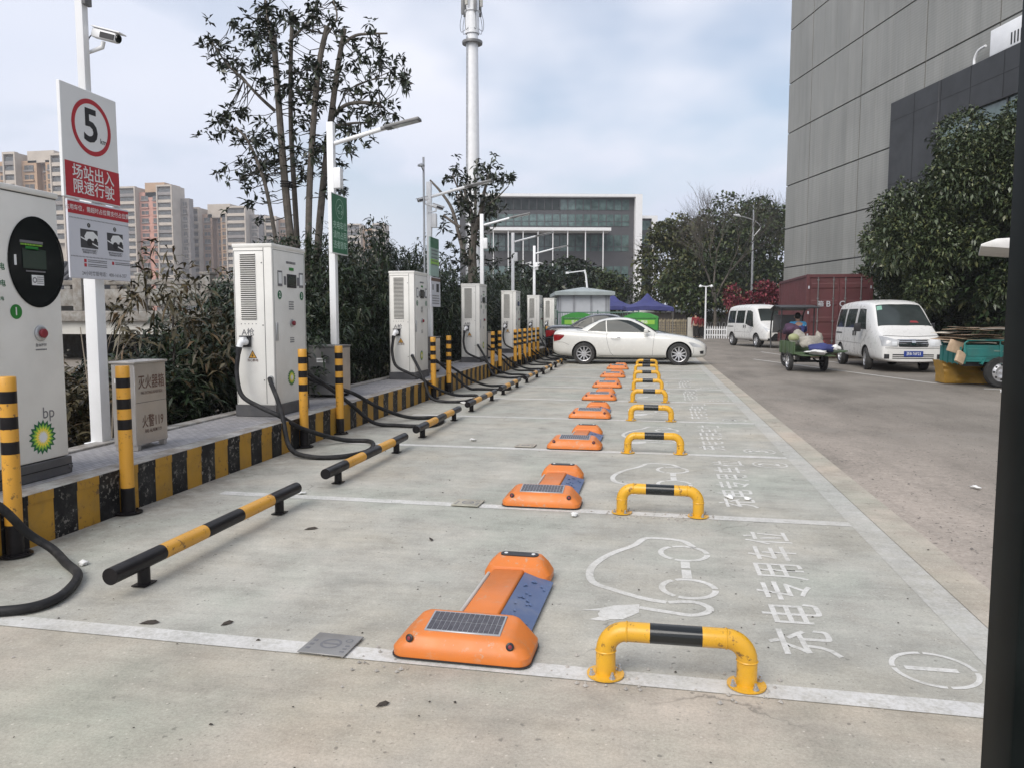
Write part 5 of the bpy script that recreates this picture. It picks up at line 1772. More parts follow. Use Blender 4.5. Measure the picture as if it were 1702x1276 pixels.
def make_van(name, label, loc, rotz, style):
    t = thing(name, label, 'van', loc, rotz)
    if style == 'round':
        st = [(0, .40, 1.72, .76, .62), (.05, .32, 1.90, .81, .66), (.3, .30, 1.97, .84, .68), (1.2, .28, 2.0, .845, .69), (2.4, .28, 2.0, .845, .69), (3.0, .28, 1.97, .845, .68), (3.3, .28, 1.89, .845, .67), (3.6, .28, 1.62, .845, .69), (3.9, .28, 1.34, .845, .71),
              (4.15, .28, 1.14, .835, .74), (4.42, .27, 1.03, .815, .72), (4.62, .28, .93, .77, .66), (4.70, .30, .80, .72, .60)]
        axles, rad, ws = [(.80, .325), (3.36, .325)], .325, (3.98, 3.30)
    else:
        st = [(0, .42, 1.85, .76, .64), (.05, .36, 2.02, .82, .68), (.3, .34, 2.10, .85, .70), (1.2, .32, 2.14, .855, .71), (2.4, .32, 2.13, .855, .71), (2.9, .32, 2.08, .855, .70), (3.2, .32, 1.95, .855, .69), (3.5, .32, 1.62, .855, .71), (3.75, .32, 1.36, .855, .74),
              (3.95, .32, 1.20, .85, .75), (4.35, .31, 1.08, .83, .72), (4.6, .32, .92, .78, .66), (4.68, .36, .76, .70, .60)]
        axles, rad, ws = [(.78, .335), (3.62, .335)], .335, (3.80, 3.20)
    me = loft_body([(s[0], sec_van(*s[1:])) for s in st])
    me.materials.clear(); me.materials.append(M['vanwhite'])
    me = cut_arches(me, axles, rad + .065, .845, [M['vanwhite'], M['well']])
    inst('body', me, t)
    bv = tree_of(me)
    zr = 1.74 if style == 'round' else 1.82
    for sg in (-1, 1):
        for x0, x1, nm in ((.22, 1.12, 'rear_window'), (1.24, 2.22, 'side_window')):
            w = patch(bv, [(x0, 1.18), (x1, 1.18)], [(x0 + .05, zr), (x1 - .01, zr)], 'y', sg).build(nm, M['glass'], t, smooth=True)
            seam(bv, [((x0 + x1) / 2, 1.19), ((x0 + x1) / 2 + .02, zr - .01)], 'y', sg, .03, .008).build('divider', M['black'], w)
        if style == 'round':
            patch(bv, [(2.42, 1.18), (2.9, 1.16), (3.34, 1.14)], [(2.42, zr), (2.7, zr), (2.98, zr - .02)], 'y', sg).build('door_window', M['glass'], t, smooth=True)
            dl, dr = 2.34, 3.42
        else:
            patch(bv, [(2.38, 1.16), (2.9, 1.04), (3.32, 1.0)], [(2.42, zr), (2.75, zr), (3.02, zr - .08)], 'y', sg).build('door_window', M['glass'], t, smooth=True)
            dl, dr = 2.32, 3.38
        d = patch(bv, [(dl + .01, .40), (2.8, .40), (dr - .5, .40)], [(dl + .01, 1.10), (2.8, 1.10), (dr, 1.10)], 'y', sg, .0015, 14, 6).build('front_door', M['vanwhite'], t, smooth=True)
        seam(bv, [(dl, .36), (dl, 1.0), (dl + .01, zr + .08)], 'y', sg, .012).build('gap', M['seam'], d)
        seam(bv, [(dr - .52, .38), (dr - .42, .74), (dr - .02, .98), (dr, 1.14)], 'y', sg, .010).build('gap', M['seam'], d)
        seam(bv, [(1.17, .36), (1.17, 1.1), (1.18, zr + .06)], 'y', sg, .012).build('sliding_door_gap', M['seam'], t)
        b = MB()
        b.box((dl + .10, sg * .86, 1.02), (.05, .03, .14)); b.build('handle', M['black'], d, bevel=.008)
        b = MB(); b.box((dl - .12, sg * .86, 1.02), (.05, .03, .15)); b.build('sliding_handle', M['black'], t, bevel=.008)
        patch(bv, [(.22, .985), (.95, .985)], [(.22, 1.03), (.95, 1.03)], 'y', sg, .004).build('door_rail', M['black'], t)
        seam(bv, [(.3, .74), (1.6, .74), (2.9, .73)], 'y', sg, .012).build('crease', M['aptgrey'], t)
        mx_ = 3.12 if style == 'round' else 3.2
        b = MB(); b.box((mx_, sg * 1.0, 1.20), (.10, .17, .24)); b.tube([(mx_, sg * .78, 1.16), (mx_, sg * .95, 1.17)], .02, 8)
        b.build('mirror', M['black'], t, bevel=.03)
    # glass front; bottom and top lines in (x, y)
    x0, x1 = ws
    patch(bv, [(x0, -.70), (x0 + .04, 0), (x0, .70)], [(x1, -.58), (x1 + .03, 0), (x1, .58)], 'z', 1, .006, 18, 8).build('windscreen', M['glass'], t, smooth=True)
    b = MB()
    for y in (-.5, .1):
        b.tube([(x0 + .03, y, 1.22), (x0 + .02, y + .45, 1.25)], .008, 6)
    b.build('wiper', M['black'], t)
    if style == 'round':
        for sg in (-1, 1):
            y0, y1 = (.40, .76)
            h = patch(bv, [(sg * y0, .70), (sg * y1, .72)], [(sg * (y0 - .05), .86), (sg * y1, .98)], 'x', 1, .012, 12, 6).build('headlight', M['headlamp'], t, smooth=True)
            patch(bv, [(sg * .42, .73), (sg * .54, .73)], [(sg * .42, .83), (sg * .54, .83)], 'x', 1, .018, 6, 4).build('indicator_lamp', M['lampglass'], h)
            patch(bv, [(sg * .60, .38), (sg * .72, .38)], [(sg * .60, .50), (sg * .72, .50)], 'x', 1, .010, 8, 5).build('fog_lamp', M['black'], t)
        g = patch(bv, [(-.36, .70), (0, .69), (.36, .70)], [(-.42, .885), (0, .90), (.42, .885)], 'x', 1, .010).build('grille', M['black'], t, smooth=True)
        for z in (.735, .78, .825, .87):
            patch(bv, [(-.36, z), (.36, z)], [(-.37, z + .018), (.37, z + .018)], 'x', 1, .020, 12, 2).build('slat', M['chrome'], g)
        patch(bv, [(-.05, .76), (.05, .76)], [(-.05, .85), (.05, .85)], 'x', 1, .028, 8, 3).build('emblem', M['chrome'], g)
        patch(bv, [(-.52, .38), (.52, .38)], [(-.52, .50), (.52, .50)], 'x', 1, .008).build('lower_grille', M['black'], t)
        for z in (.40, .445):
            patch(bv, [(-.52, z), (.52, z)], [(-.52, z + .02), (.52, z + .02)], 'x', 1, .014, 12, 2).build('bumper_bar', M['vanwhite'], t)
        seam(bv, [(-.7, .665), (0, .655), (.7, .665)], 'x', 1, .012, .006).build('bumper_gap', M['seam'], t)
        seam(bv, [(-.7, .99), (0, .965), (.7, .99)], 'x', 1, .012, .006).build('bonnet_gap', M['seam'], t)
        pb = patch(bv, [(-.24, .44), (.24, .44)], [(-.24, .59), (.24, .59)], 'x', 1, .03, 6, 3)
        xx = max(v[0] for v in pb.v) + .004
        b = MB(); b.bb((xx - .02, -.24, .44), (xx, .24, .585)); pl = b.build('number_plate', bpy.data.materials['plate_blue'], t)
        inst('lettering', text_mesh('浙B·76F23', .105, M['letter'], .008, condense=.82), pl, (xx + .002, 0, .512), FACE_PX)
        # things on the dashboard and screen corner
        b = patch(bv, [(x0 - .48, -.60), (x0 - .48, -.46)], [(x0 - .62, -.575), (x0 - .62, -.44)], 'z', 1, .012, 6, 4); b.build('windscreen_sticker', mk('mint_sticker', (.20, .38, .30), .5), t)
        b = patch(bv, [(x0 - .06, .14), (x0 - .06, .38)], [(x0 - .12, .18), (x0 - .12, .34)], 'z', 1, .010, 8, 3); b.build('dashboard_cloth', M['redcloth'], t)
    else:
        for sg in (-1, 1):
            patch(bv, [(sg * .42, .74), (sg * .74, .80)], [(sg * .50, .80), (sg * .77, 1.0)], 'x', 1, .010, 10, 5).build('headlight', M['headlamp'], t, smooth=True)
        patch(bv, [(-.60, .46), (0, .45), (.60, .46)], [(-.40, .70), (0, .72), (.40, .70)], 'x', 1, .010).build('grille', M['black'], t, smooth=True)
        patch(bv, [(-.70, .36), (0, .35), (.70, .36)], [(-.72, .47), (0, .44), (.72, .47)], 'x', 1, .014).build('black_bumper', M['black'], t, smooth=True)
    add_wheels(t, wheel_parts(rad, .20, 5, .20, 'steel'), axles, .745, rad, R(-8) if style == 'round' else 0)
    return t


# white vans; origin at the middle of the rear bumper on the ground, nose along local +x
d2 = Vector((6.16 - 5.96, 23.39 - 25.92)).normalized()
r2_ = math.atan2(d2.y, d2.x)
def van_loc(contact, axle_x, rz, hw):
    c, s = math.cos(rz), math.sin(rz)
    return (contact[0] - (c * axle_x + s * hw), contact[1] - (s * axle_x - c * hw), 0)
r2_ = R(-88)
make_van('van', 'dusty white minivan with blue number plate parked nose-on beside the red container', van_loc((5.98, 26.05), .80, r2_, .80), r2_, 'round')
r1_ = R(-72)
make_van('van', 'newer white van with slanted headlights parked far back left of the loaded tricycle', van_loc((4.21, 42.0), .78, r1_, .80), r1_, 'sharp')

# ---------------------------------------------------------------- people
def skin_mesh(name, J, E, mat, parent, sub=2, root=0):
    me = bpy.data.meshes.new(name)
    me.from_pydata([j[0] for j in J], E, [])
    o = bpy.data.objects.new(name, me)
    COL.objects.link(o)
    o.modifiers.new('k', 'SKIN')
    s = o.modifiers.new('s', 'SUBSURF')
    s.levels = s.render_levels = sub
    for i, (j, v) in enumerate(zip(J, me.skin_vertices[0].data)):
        r = j[1]
        v.radius = (r, r) if not hasattr(r, '__len__') else r
        v.use_root = i == root
    r = evaluated(o)
    bpy.data.objects.remove(o)
    r.materials.clear()
    r.materials.append(mat)
    finish_mesh(r, True, 70)
    return inst(name, r, parent)


def hand(J, E, wrist_i, wrist, d, side):
    """palm, four bent fingers and a thumb continued from the wrist along d"""
    d = Vector(d).normalized()
    lat = Vector((0, 1, 0)) if abs(d.y) < .8 else Vector((1, 0, 0))
    lat = (lat - d * lat.dot(d)).normalized()
    pal = Vector(wrist) + d * .08
    J.append((pal, (.036, .022))); pi = len(J) - 1
    E.append((wrist_i, pi))
    for k, (o, l) in enumerate(((-.03, .068), (-.01, .078), (.01, .072), (.03, .058))):
        a = pal + lat * o + d * .022
        J += [(a, .0095), (a + d * l * .5, .009), (a + d * l * .85 + Vector((.012, 0, 0)), .0075)]
        n = len(J)
        E += [(pi, n - 3), (n - 3, n - 2), (n - 2, n - 1)]
    a = Vector(wrist) + d * .035 - lat * side * .036
    J += [(a, .011), (a + d * .035 - lat * side * .018, .009)]
    n = len(J)
    E += [(wrist_i, n - 2), (n - 2, n - 1)]


def person_standing(label, loc, rz, top, legs, H=1.72):
    t = thing('person', label, 'person', loc, rz)
    k = H / 1.72
    V = lambda x, y, z: Vector((x * k, y * k, z * k))
    # one continuous body: pelvis, spine, neck, head, arms with hands, legs with feet; faces local +x
    J = [(V(0, 0, .93), (.13, .11)), (V(0, 0, 1.12), (.12, .10)), (V(0, 0, 1.34), (.14, .10)), (V(0, 0, 1.45), (.06, .055)), (V(.01, 0, 1.52), (.052, .05)),
         (V(.02, 0, 1.60), (.078, .09)), (V(.015, 0, 1.685), (.062, .075))]
    E = [(0, 1), (1, 2), (2, 3), (3, 4), (4, 5), (5, 6)]
    for s in (-1, 1):
        i = len(J)
        J += [(V(0, s * .18, 1.38), .056), (V(-.01, s * .235, 1.12), .042), (V(.05, s * .25, .88), .028)]
        E += [(2, i), (i, i + 1), (i + 1, i + 2)]
        hand(J, E, i + 2, V(.05, s * .25, .88), (.15, 0, -1), s)
        i = len(J)
        J += [(V(0, s * .095, .86), .085), (V(.01, s * .10, .48), .055), (V(-.02, s * .10, .09), .038), (V(.10, s * .105, .03), .032), (V(.16, s * .105, .025), .024)]
        E += [(0, i), (i, i + 1), (i + 1, i + 2), (i + 2, i + 3), (i + 3, i + 4)]
    body = skin_mesh('body', J, E, M['skin'], t)
    J = [(V(0, 0, .88), (.165, .135)), (V(0, 0, 1.12), (.155, .125)), (V(0, 0, 1.34), (.175, .125)), (V(0, 0, 1.45), (.085, .08))]
    E = [(0, 1), (1, 2), (2, 3)]
    for s in (-1, 1):
        i = len(J)
        J += [(V(0, s * .19, 1.38), .078), (V(-.01, s * .24, 1.12), .065), (V(.04, s * .25, .91), .052)]
        E += [(2, i), (i, i + 1), (i + 1, i + 2)]
    skin_mesh('jacket', J, E, top, t)
    J = [(V(0, 0, .92), (.15, .125))]
    E = []
    for s in (-1, 1):
        i = len(J)
        J += [(V(0, s * .095, .82), .105), (V(.012, s * .10, .48), .08), (V(-.015, s * .10, .10), .068)]
        E += [(0, i), (i, i + 1), (i + 1, i + 2)]
    skin_mesh('trousers', J, E, legs, t)
    for s in (-1, 1):
        skin_mesh('shoe', [(V(-.04, s * .10, .05), .05), (V(.08, s * .105, .04), .045), (V(.18, s * .105, .035), .034)], [(0, 1), (1, 2)], M['black'], t)
    face_and_hair(t, V(.02, 0, 1.60), k)
    return t


def face_and_hair(t, c, k, yaw=0.0):
    Mh = Matrix.Translation(c) @ RZ(yaw)
    b = MB()
    layers = []
    for j in range(7):
        lay = []
        for q in range(18):
            th = 2 * math.pi * q / 18
            a0 = 8 - 58 * max(0, -math.cos(th)) ** .6 - 14 * abs(math.sin(th))
            a = R(a0 + (90 - a0) * j / 6)
            lay.append((c.x + k * (-.014 + .102 * math.cos(a) * math.cos(th)), c.y + k * .090 * math.cos(a) * math.sin(th), c.z + k * (.03 + .105 * math.sin(a))))
        layers.append(lay)
    shell(b, layers)
    b.build('hair', M['hair'], t, smooth=True)
    b = MB()
    b.tube([(c.x + .078 * k, c.y, c.z + .02), (c.x + .098 * k, c.y, c.z - .018), (c.x + .085 * k, c.y, c.z - .03)], [.008, .013, .008], 8)
    b.build('nose', M['skin'], t, smooth=True)
    b = MB()
    for s in (-1, 1):
        b.box((c.x + .079 * k, c.y + s * .032, c.z + .018), (.008, .022, .010))
    b.build('eyes', M['ink'], t)
    b = MB(); b.box((c.x + .078 * k, c.y, c.z - .058), (.008, .042, .009)); b.build('mouth', M['redcloth'], t)
    for s in (-1, 1):
        b = MB(); b.tube([(c.x, c.y + s * .088, c.z + .025), (c.x - .008, c.y + s * .096, c.z), (c.x, c.y + s * .088, c.z - .028)], [.010, .014, .008], 8); b.build('ear', M['skin'], t, smooth=True)


pp_ = P(1156, 562, 50)
person_standing('person in dark red jacket standing back turned by the white picket fence', (3.05, 55.6, .0), R(97), M['redcloth'], M['darkcloth'], 1.78)
person_standing('second person mostly hidden beside the one in the dark red jacket', (3.45, 56.6, .0), R(80), M['redcloth'], M['darkcloth'], 1.66)

# ---------------------------------------------------------------- green cargo tricycle with a canopy, seen from behind
tk = thing('cargo_tricycle', 'worn green cargo tricycle with dark canopy, heaped with sacks, seen from behind', 'tricycle', (4.28, 22.6, 0), R(96))
# local x forward, y left
b = MB()
b.bb((-.55, -.50, .48), (.95, .50, .53))
b.bb((-.55, .47, .531), (.95, .50, .82)); b.bb((.92, -.469, .531), (.95, .469, .82))
for x in (-.5, -.1, .3, .7):
    b.bb((x, .5005, .47), (x + .05, .525, .82))
b.build('cargo_bed', M['trikegreen'], tk, bevel=.006, seg=1)
b = MB(); b.add([(-.55, -.50, .50), (.95, -.50, .50), (.95, -.93, .56), (-.55, -.93, .56), (-.55, -.50, .53), (.95, -.50, .53), (.95, -.93, .59), (-.55, -.93, .59)],
                [(0, 1, 2, 3), (4, 7, 6, 5), (0, 4, 5, 1), (2, 6, 7, 3), (0, 3, 7, 4), (1, 5, 6, 2)])
b.build('side_flap', M['trikegreen'], tk, bevel=.004, seg=1)
b = MB(); b.box((-.80, .0, .47), (.52, .86, .03), M=RY(R(0))); b.build('tailboard', M['trikegreen'], tk, bevel=.004, seg=1)
b = MB()
for y in (-.38, .38):
    b.tube([(-.5, y, .44), (.9, y, .44), (1.5, y * .5, .50), (1.95, 0, .62)], .028, 8)
b.cyl((0, -.48, .27), (0, .48, .27), .03); b.tube([(-.3, -.3, .30), (0, -.3, .25), (.35, -.3, .32)], .025, 6); b.tube([(-.3, .3, .30), (0, .3, .25), (.35, .3, .32)], .025, 6)
b.box((.35, 0, .34), (.45, .3, .2))
b.build('chassis', M['black'], tk)
wt = wheel_parts(.27, .11, 5, .17, 'steel')
for y in (-.47, .47):
    w = inst('wheel', wt[0], tk, (0, y, .27), (0, 0, 0 if y < 0 else math.pi)); inst('rim', wt[1], w); inst('vent_hole', wt[2], w)
w = inst('wheel', wt[0], tk, (2.05, 0, .27), (0, 0, R(12))); inst('rim', wt[1], w); inst('vent_hole', wt[2], w)
b = MB(); b.tube([(2.05, .07, .27), (1.98, .07, .70), (1.90, 0, 1.05)], .022, 8); b.tube([(2.05, -.07, .27), (1.98, -.07, .70), (1.90, 0, 1.05)], .022, 8)
b.tube(crom([(1.65, .38, 1.04), (1.82, .24, 1.10), (1.88, 0, 1.05), (1.82, -.24, 1.10), (1.65, -.38, 1.04)], 5), .016, 8)
b.build('handlebar_fork', M['black'], tk)
b = MB(); b.box((1.22, 0, .70), (.42, .62, .10)); b.box((1.22, 0, .58), (.36, .5, .14)); b.build('seat', M['black'], tk, bevel=.03)
for y in (-.46, .46):
    b = MB()
    b.tube(crom([(2.05, y, .55), (2.12, y, 1.0), (2.02, y, 1.52), (1.75, y, 1.75), (1.4, y, 1.80)], 5), .024, 8)
    b.tube([(.98, y, .53), (.94, y, 1.76), (1.4, y, 1.80)], .020, 8)
    b.build('canopy_frame', M['black'], tk, smooth=True)
b = MB(); b.prism([(.70, 1.74), (.70, 1.78), (1.45, 1.85), (2.0, 1.72), (2.0, 1.69), (1.45, 1.815)], -.55, .55, 'y'); b.build('canopy_roof', M['black'], tk)
b = MB(); b.prism([(1.98, 1.02), (2.10, 1.02), (2.0, 1.56), (1.97, 1.56)], -.42, .42, 'y'); b.build('windshield', M['aptglass'], tk)


def lump(name, label, cat, mat, pos, size, rz=0, seed=0, parts=True, sub=3, rough_=.16):
    rng = random.Random(seed)
    bm = bmesh.new()
    bmesh.ops.create_icosphere(bm, subdivisions=sub, radius=.5)
    from mathutils import noise as mn
    for v in bm.verts:
        n = mn.noise(v.co * 2.4 + Vector((seed * 3.1, 0, 0))) + .5 * mn.noise(v.co * 6 + Vector((0, seed, 0)))
        v.co *= 1 + rough_ * n * 2
        if v.co.z < -.3:
            v.co.z = -.3 + (v.co.z + .3) * .2
    me = bpy.data.meshes.new(name)
    bm.to_mesh(me); bm.free()
    me.materials.append(mat)
    finish_mesh(me, True, 60)
    o = inst(name, me, None, pos, (0, 0, rz), size)
    return tag(o, label, cat)


def tkp(x, y, z):
    c, s = math.cos(R(96)), math.sin(R(96))
    return (4.28 + c * x - s * y, 22.6 + s * x + c * y, z)


lump('sack', 'grey woven sack lying across the green tricycle load', 'sack', M['sack'], tkp(.05, -.10, .78), (.75, .55, .42), .6, 3)
lump('sack', 'upright cream sack tied with string behind the tricycle driver', 'sack', M['sack'], tkp(.45, .12, .86), (.40, .42, .55), .2, 5)
lump('sack', 'pale patterned bag hanging over the right side of the tricycle', 'sack', M['sack'], tkp(.6, -.50, .86), (.35, .22, .42), 1.2, 6)
lump('canister', 'pale yellow green canister standing at the left of the tricycle load', 'canister', mk('pale_lime', (.32, .34, .18), .6), tkp(-.1, .40, .92), (.30, .24, .24), .3, 8, rough_=.05)
lump('clothes_bundle', 'navy bundle of clothes on the tricycle tailboard', 'bundle', M['bluecloth'], tkp(-.55, -.22, .64), (.75, .62, .30), .4, 9)
lump('bag', 'white crumpled bags spilling over the tricycle tailboard', 'bag', M['paper'], tkp(-.88, .05, .55), (.42, .72, .13), .2, 10, rough_=.3)
lump('bag', 'small white bag at the right corner of the tricycle tailboard', 'bag', M['paper'], tkp(-.6, -.58, .66), (.28, .18, .16), .5, 12, rough_=.25)
lump('bundle', 'dark red bundle between the sacks on the tricycle', 'bundle', M['redcloth'], tkp(.35, -.42, .72), (.40, .30, .26), .1, 13)
lump('blanket', 'dark purple blanket bundle draped beside the tricycle driver', 'blanket', M['purple'], tkp(.82, .22, 1.12), (.45, .75, .38), .1, 14)

# driver, seated with back to the camera
dr = thing('person', 'person in a navy and bright blue jacket seated on the tricycle, back turned', 'person', tkp(1.18, -.10, .755), R(96))
V = Vector
J = [(V((0, 0, .10)), (.14, .13)), (V((.03, 0, .30)), (.12, .12)), (V((.08, 0, .50)), (.145, .10)), (V((.10, 0, .60)), (.06, .06)), (V((.12, 0, .66)), (.052, .05)), (V((.14, 0, .74)), (.078, .09)), (V((.135, 0, .825)), (.062, .075))]
E = [(0, 1), (1, 2), (2, 3), (3, 4), (4, 5), (5, 6)]
for s in (-1, 1):
    i = len(J)
    J += [(V((.08, s * .18, .54)), .056), (V((.22, s * .25, .34)), .042), (V((.42, s * .30, .33)), .028)]
    E += [(2, i), (i, i + 1), (i + 1, i + 2)]
    hand(J, E, i + 2, V((.42, s * .30, .33)), (1, 0, -.1), s)
    i = len(J)
    J += [(V((.12, s * .11, .08)), .085), (V((.46, s * .15, .06)), .06), (V((.50, s * .15, -.36)), .042), (V((.62, s * .15, -.42)), .03)]
    E += [(0, i), (i, i + 1), (i + 1, i + 2), (i + 2, i + 3)]
skin_mesh('body', J, E, M['skin'], dr)
J = [(V((0, 0, .08)), (.17, .155)), (V((.03, 0, .30)), (.165, .15)), (V((.08, 0, .50)), (.18, .125)), (V((.10, 0, .60)), (.085, .08))]
E = [(0, 1), (1, 2), (2, 3)]
for s in (-1, 1):
    i = len(J)
    J += [(V((.08, s * .19, .54)), .08), (V((.22, s * .255, .34)), .066), (V((.38, s * .29, .33)), .05)]
    E += [(2, i), (i, i + 1), (i + 1, i + 2)]
jk = skin_mesh('jacket', J, E, M['bluecloth'], dr)
jk.data.materials.append(M['skyblue']); jk.data.materials.append(M['letter'])
for p in jk.data.polygons:
    z = p.center.z
    if abs(p.center.y) < .24:
        p.material_index = 1 if z > .50 else (2 if z > .475 else 0)
J = [(V((0, 0, .08)), (.155, .135))]; E = []
for s in (-1, 1):
    i = len(J)
    J += [(V((.12, s * .11, .08)), .10), (V((.46, s * .15, .06)), .08), (V((.50, s * .15, -.33)), .062)]
    E += [(0, i), (i, i + 1), (i + 1, i + 2)]
skin_mesh('trousers', J, E, M['darkcloth'], dr)
for s in (-1, 1):
    skin_mesh('shoe', [(V((.48, s * .15, -.40)), .048), (V((.58, s * .15, -.43)), .044), (V((.68, s * .15, -.44)), .03)], [(0, 1), (1, 2)], M['black'], dr)
face_and_hair(dr, V((.14, 0, .74)), 1.0)

# ---------------------------------------------------------------- teal cargo cart with flattened cardboard
ct = thing('cargo_cart', 'teal cargo tricycle cart piled with flattened cardboard at the right edge', 'cart', (6.55, 17.9, 0), R(4))
b = MB()
b.bb((0, 0, .54), (2.3, 1.05, .58))
b.bb((0.03, 0, .581), (2.3, .028, .90)); b.bb((.03, 1.022, .581), (2.3, 1.05, .90)); b.bb((2.27, .0285, .581), (2.3, 1.0215, .90))
b.bb((0.10, -.012, .66), (2.25, -.0005, .83))
for x in (.02, .75, 1.5, 2.2):
    b.bb((x, -.035, .50), (x + .05, -.0125, .91))
b.build('cargo_bed', M['teal'], ct, bevel=.006, seg=1)
b = MB()
for y in (-.02, 1.07):
    b.tube(crom([(.04, y, .88), (.04, y, .94), (.10, y, .985), (.2, y, 1.0), (1.2, y, 1.0), (2.25, y, 1.0)], 4), .018, 8)
    for x in (.75, 1.5, 2.2):
        b.tube([(x, y, .90), (x, y, 1.0)], .014, 6)
b.build('rail', M['teal'], ct, smooth=True)
b = MB()
b.bb((-.02, .02, .50), (.0, 1.03, .86))
for k in range(4):
    b.bb((-.035, .1 + .25 * k, .48), (-.0205, .14 + .25 * k, .87))
b.build('tailgate', M['teal'], ct, bevel=.004, seg=1)
inst('side_lettering', text_mesh('电动三轮', .11, mk('pale_teal_letters', (.35, .48, .48), .5), .006), ct, (1.25, -.0135, .745), FACE_NY)
b = MB()
for y in (.2, .85):
    b.bb((.1, y - .03, .44), (2.3, y + .03, .54)); b.tube([(2.3, y, .50), (2.9, .52, .55), (3.6, .52, .70)], .03, 8)
b.cyl((.80, .05, .33), (.80, 1.0, .33), .04)
b.build('chassis', M['black'], ct)
wc = wheel_parts(.33, .15, 5, .20, 'steel')
for y, rz in ((.02, 0), (1.03, math.pi)):
    w = inst('wheel', wc[0], ct, (.80, y, .33), (0, 0, rz)); inst('rim', wc[1], w); inst('vent_hole', wc[2], w)
    b = MB(); b.prism([(.38, .50), (.47, .655), (1.13, .655), (1.24, .50), (1.20, .49), (1.11, .63), (.49, .63), (.42, .485)], y - .06 + (.02 if y < .5 else -.02), y + .06, 'y'); b.build('mudguard', M['teal'], ct)
w = inst('wheel', wc[0], ct, (3.75, .525, .33)); inst('rim', wc[1], w); inst('vent_hole', wc[2], w)
b = MB(); b.tube([(3.75, .62, .30), (3.62, .62, .75), (3.5, .525, 1.1)], .025, 8); b.tube([(3.75, .43, .30), (3.62, .43, .75), (3.5, .525, 1.1)], .025, 8); b.tube([(3.3, .15, 1.12), (3.5, .525, 1.1), (3.3, .90, 1.12)], .018, 8)
b.build('front_fork', M['black'], ct)
b = MB(); b.box((2.75, .525, .82), (.45, .5, .12)); b.build('seat', M['black'], ct, bevel=.03)

rng = random.Random(21)
cardmats = [M['card'], M['card'], M['cardpale'], M['carddark']]
for k in range(36):
    lx, ly = rng.uniform(.5, 2.2), rng.uniform(.30, .75)
    z = .62 + .0178 * k
    w, d = rng.uniform(.6, 1.3), rng.uniform(.5, .9)
    if k > 17 and k % 3 == 0:
        lx = rng.uniform(.15, .45)
    b = MB()
    nseg = 7
    vs, fs = [], []
    bend = rng.uniform(-.06, .02)
    for i in range(nseg):
        u = i / (nseg - 1) - .5
        zz = bend * (2 * u) ** 2 + rng.uniform(-.006, .006)
        for y in (-d / 2, d / 2):
            vs.append((u * w, y + rng.uniform(-.01, .01), zz))
    for i in range(nseg - 1):
        fs.append((2 * i, 2 * i + 1, 2 * i + 3, 2 * i + 2))
    n0 = len(vs)
    vs += [(x, y, z_ - .006) for x, y, z_ in vs[:n0]]
    fs += [tuple(n0 + q for q in f[::-1]) for f in fs[:nseg - 1]]
    for i in range(nseg - 1):
        fs += [(2 * i, 2 * i + 2, n0 + 2 * i + 2, n0 + 2 * i), (2 * i + 1, n0 + 2 * i + 1, n0 + 2 * i + 3, 2 * i + 3)]
    fs += [(0, n0, n0 + 1, 1), (n0 - 2, n0 - 1, 2 * n0 - 1, 2 * n0 - 2)]
    b.add(vs, fs)
    o = b.build('cardboard_sheet', cardmats[k % 4], None, Vector((6.55, 17.9, 0)) + RZ(R(4)) @ Vector((lx, ly, z + .02)), (rng.uniform(-.04, .04), rng.uniform(-.05, .05), rng.uniform(-.35, .35)))
    tag(o, 'flattened cardboard sheet in the stack on the teal cart', 'cardboard', 'flattened cardboard sheets on the teal cart')
for k, (x, y, z, rx, ry, rz, sx, sz, lab) in enumerate(((-.10, .10, .86, .1, .3, .2, .30, .26, 'torn brown carton bulging over the rear of the teal cart'), (-.06, -.06, .64, -.2, .5, .4, .20, .26, 'bent cardboard flap hanging down behind the teal cart'))):
    b = MB(); b.bb((-sx / 2, -.035, -sz / 2), (sx / 2, .035, sz / 2))
    o = b.build('carton', M['card'], None, Vector((6.55, 17.9, 0)) + RZ(R(4)) @ Vector((x, y, z)), (rx, ry, rz), bevel=.012)
    tag(o, lab, 'carton')
# ochre tarpaulin box under the tail
b = MB()
vs, fs = [], []
nx, nz = 16, 8
for side, y in ((0, 0.0), (1, .55)):
    for j in range(nz + 1):
        for i in range(nx + 1):
            u, v = i / nx, j / nz
            vs.append((u * 1.0 - .06 * v * (1 - u) + .015 * math.sin(9 * u + 4 * v), y + (.03 * math.sin(14 * u + 3 * v) + .02 * math.sin(23 * v + 5 * u)) * (1 if side == 0 else -1), .02 + v * .50 * (1 - .10 * u)))
F = (nx + 1) * (nz + 1)
for j in range(nz):
    for i in range(nx):
        a = j * (nx + 1) + i
        fs.append((a, a + 1, a + nx + 2, a + nx + 1)); fs.append((F + a, F + a + nx + 1, F + a + nx + 2, F + a + 1))
for j in range(nz):
    a, c = j * (nx + 1), j * (nx + 1) + nx
    fs.append((a, a + nx + 1, F + a + nx + 1, F + a)); fs.append((c, F + c, F + c + nx + 1, c + nx + 1))
for i in range(nx):
    a = nz * (nx + 1) + i
    fs.append((a, a + 1, F + a + 1, F + a)); fs.append((i, F + i, F + i + 1, i + 1))
b.add(vs, fs)
ta = b.build('tarpaulin_bag', M['ochre'], None, (6.52, 18.72, 0), (0, 0, R(2)), smooth=True)
tag(ta, 'creased ochre tarpaulin bag standing on the ground behind the teal cart wheel', 'bag')

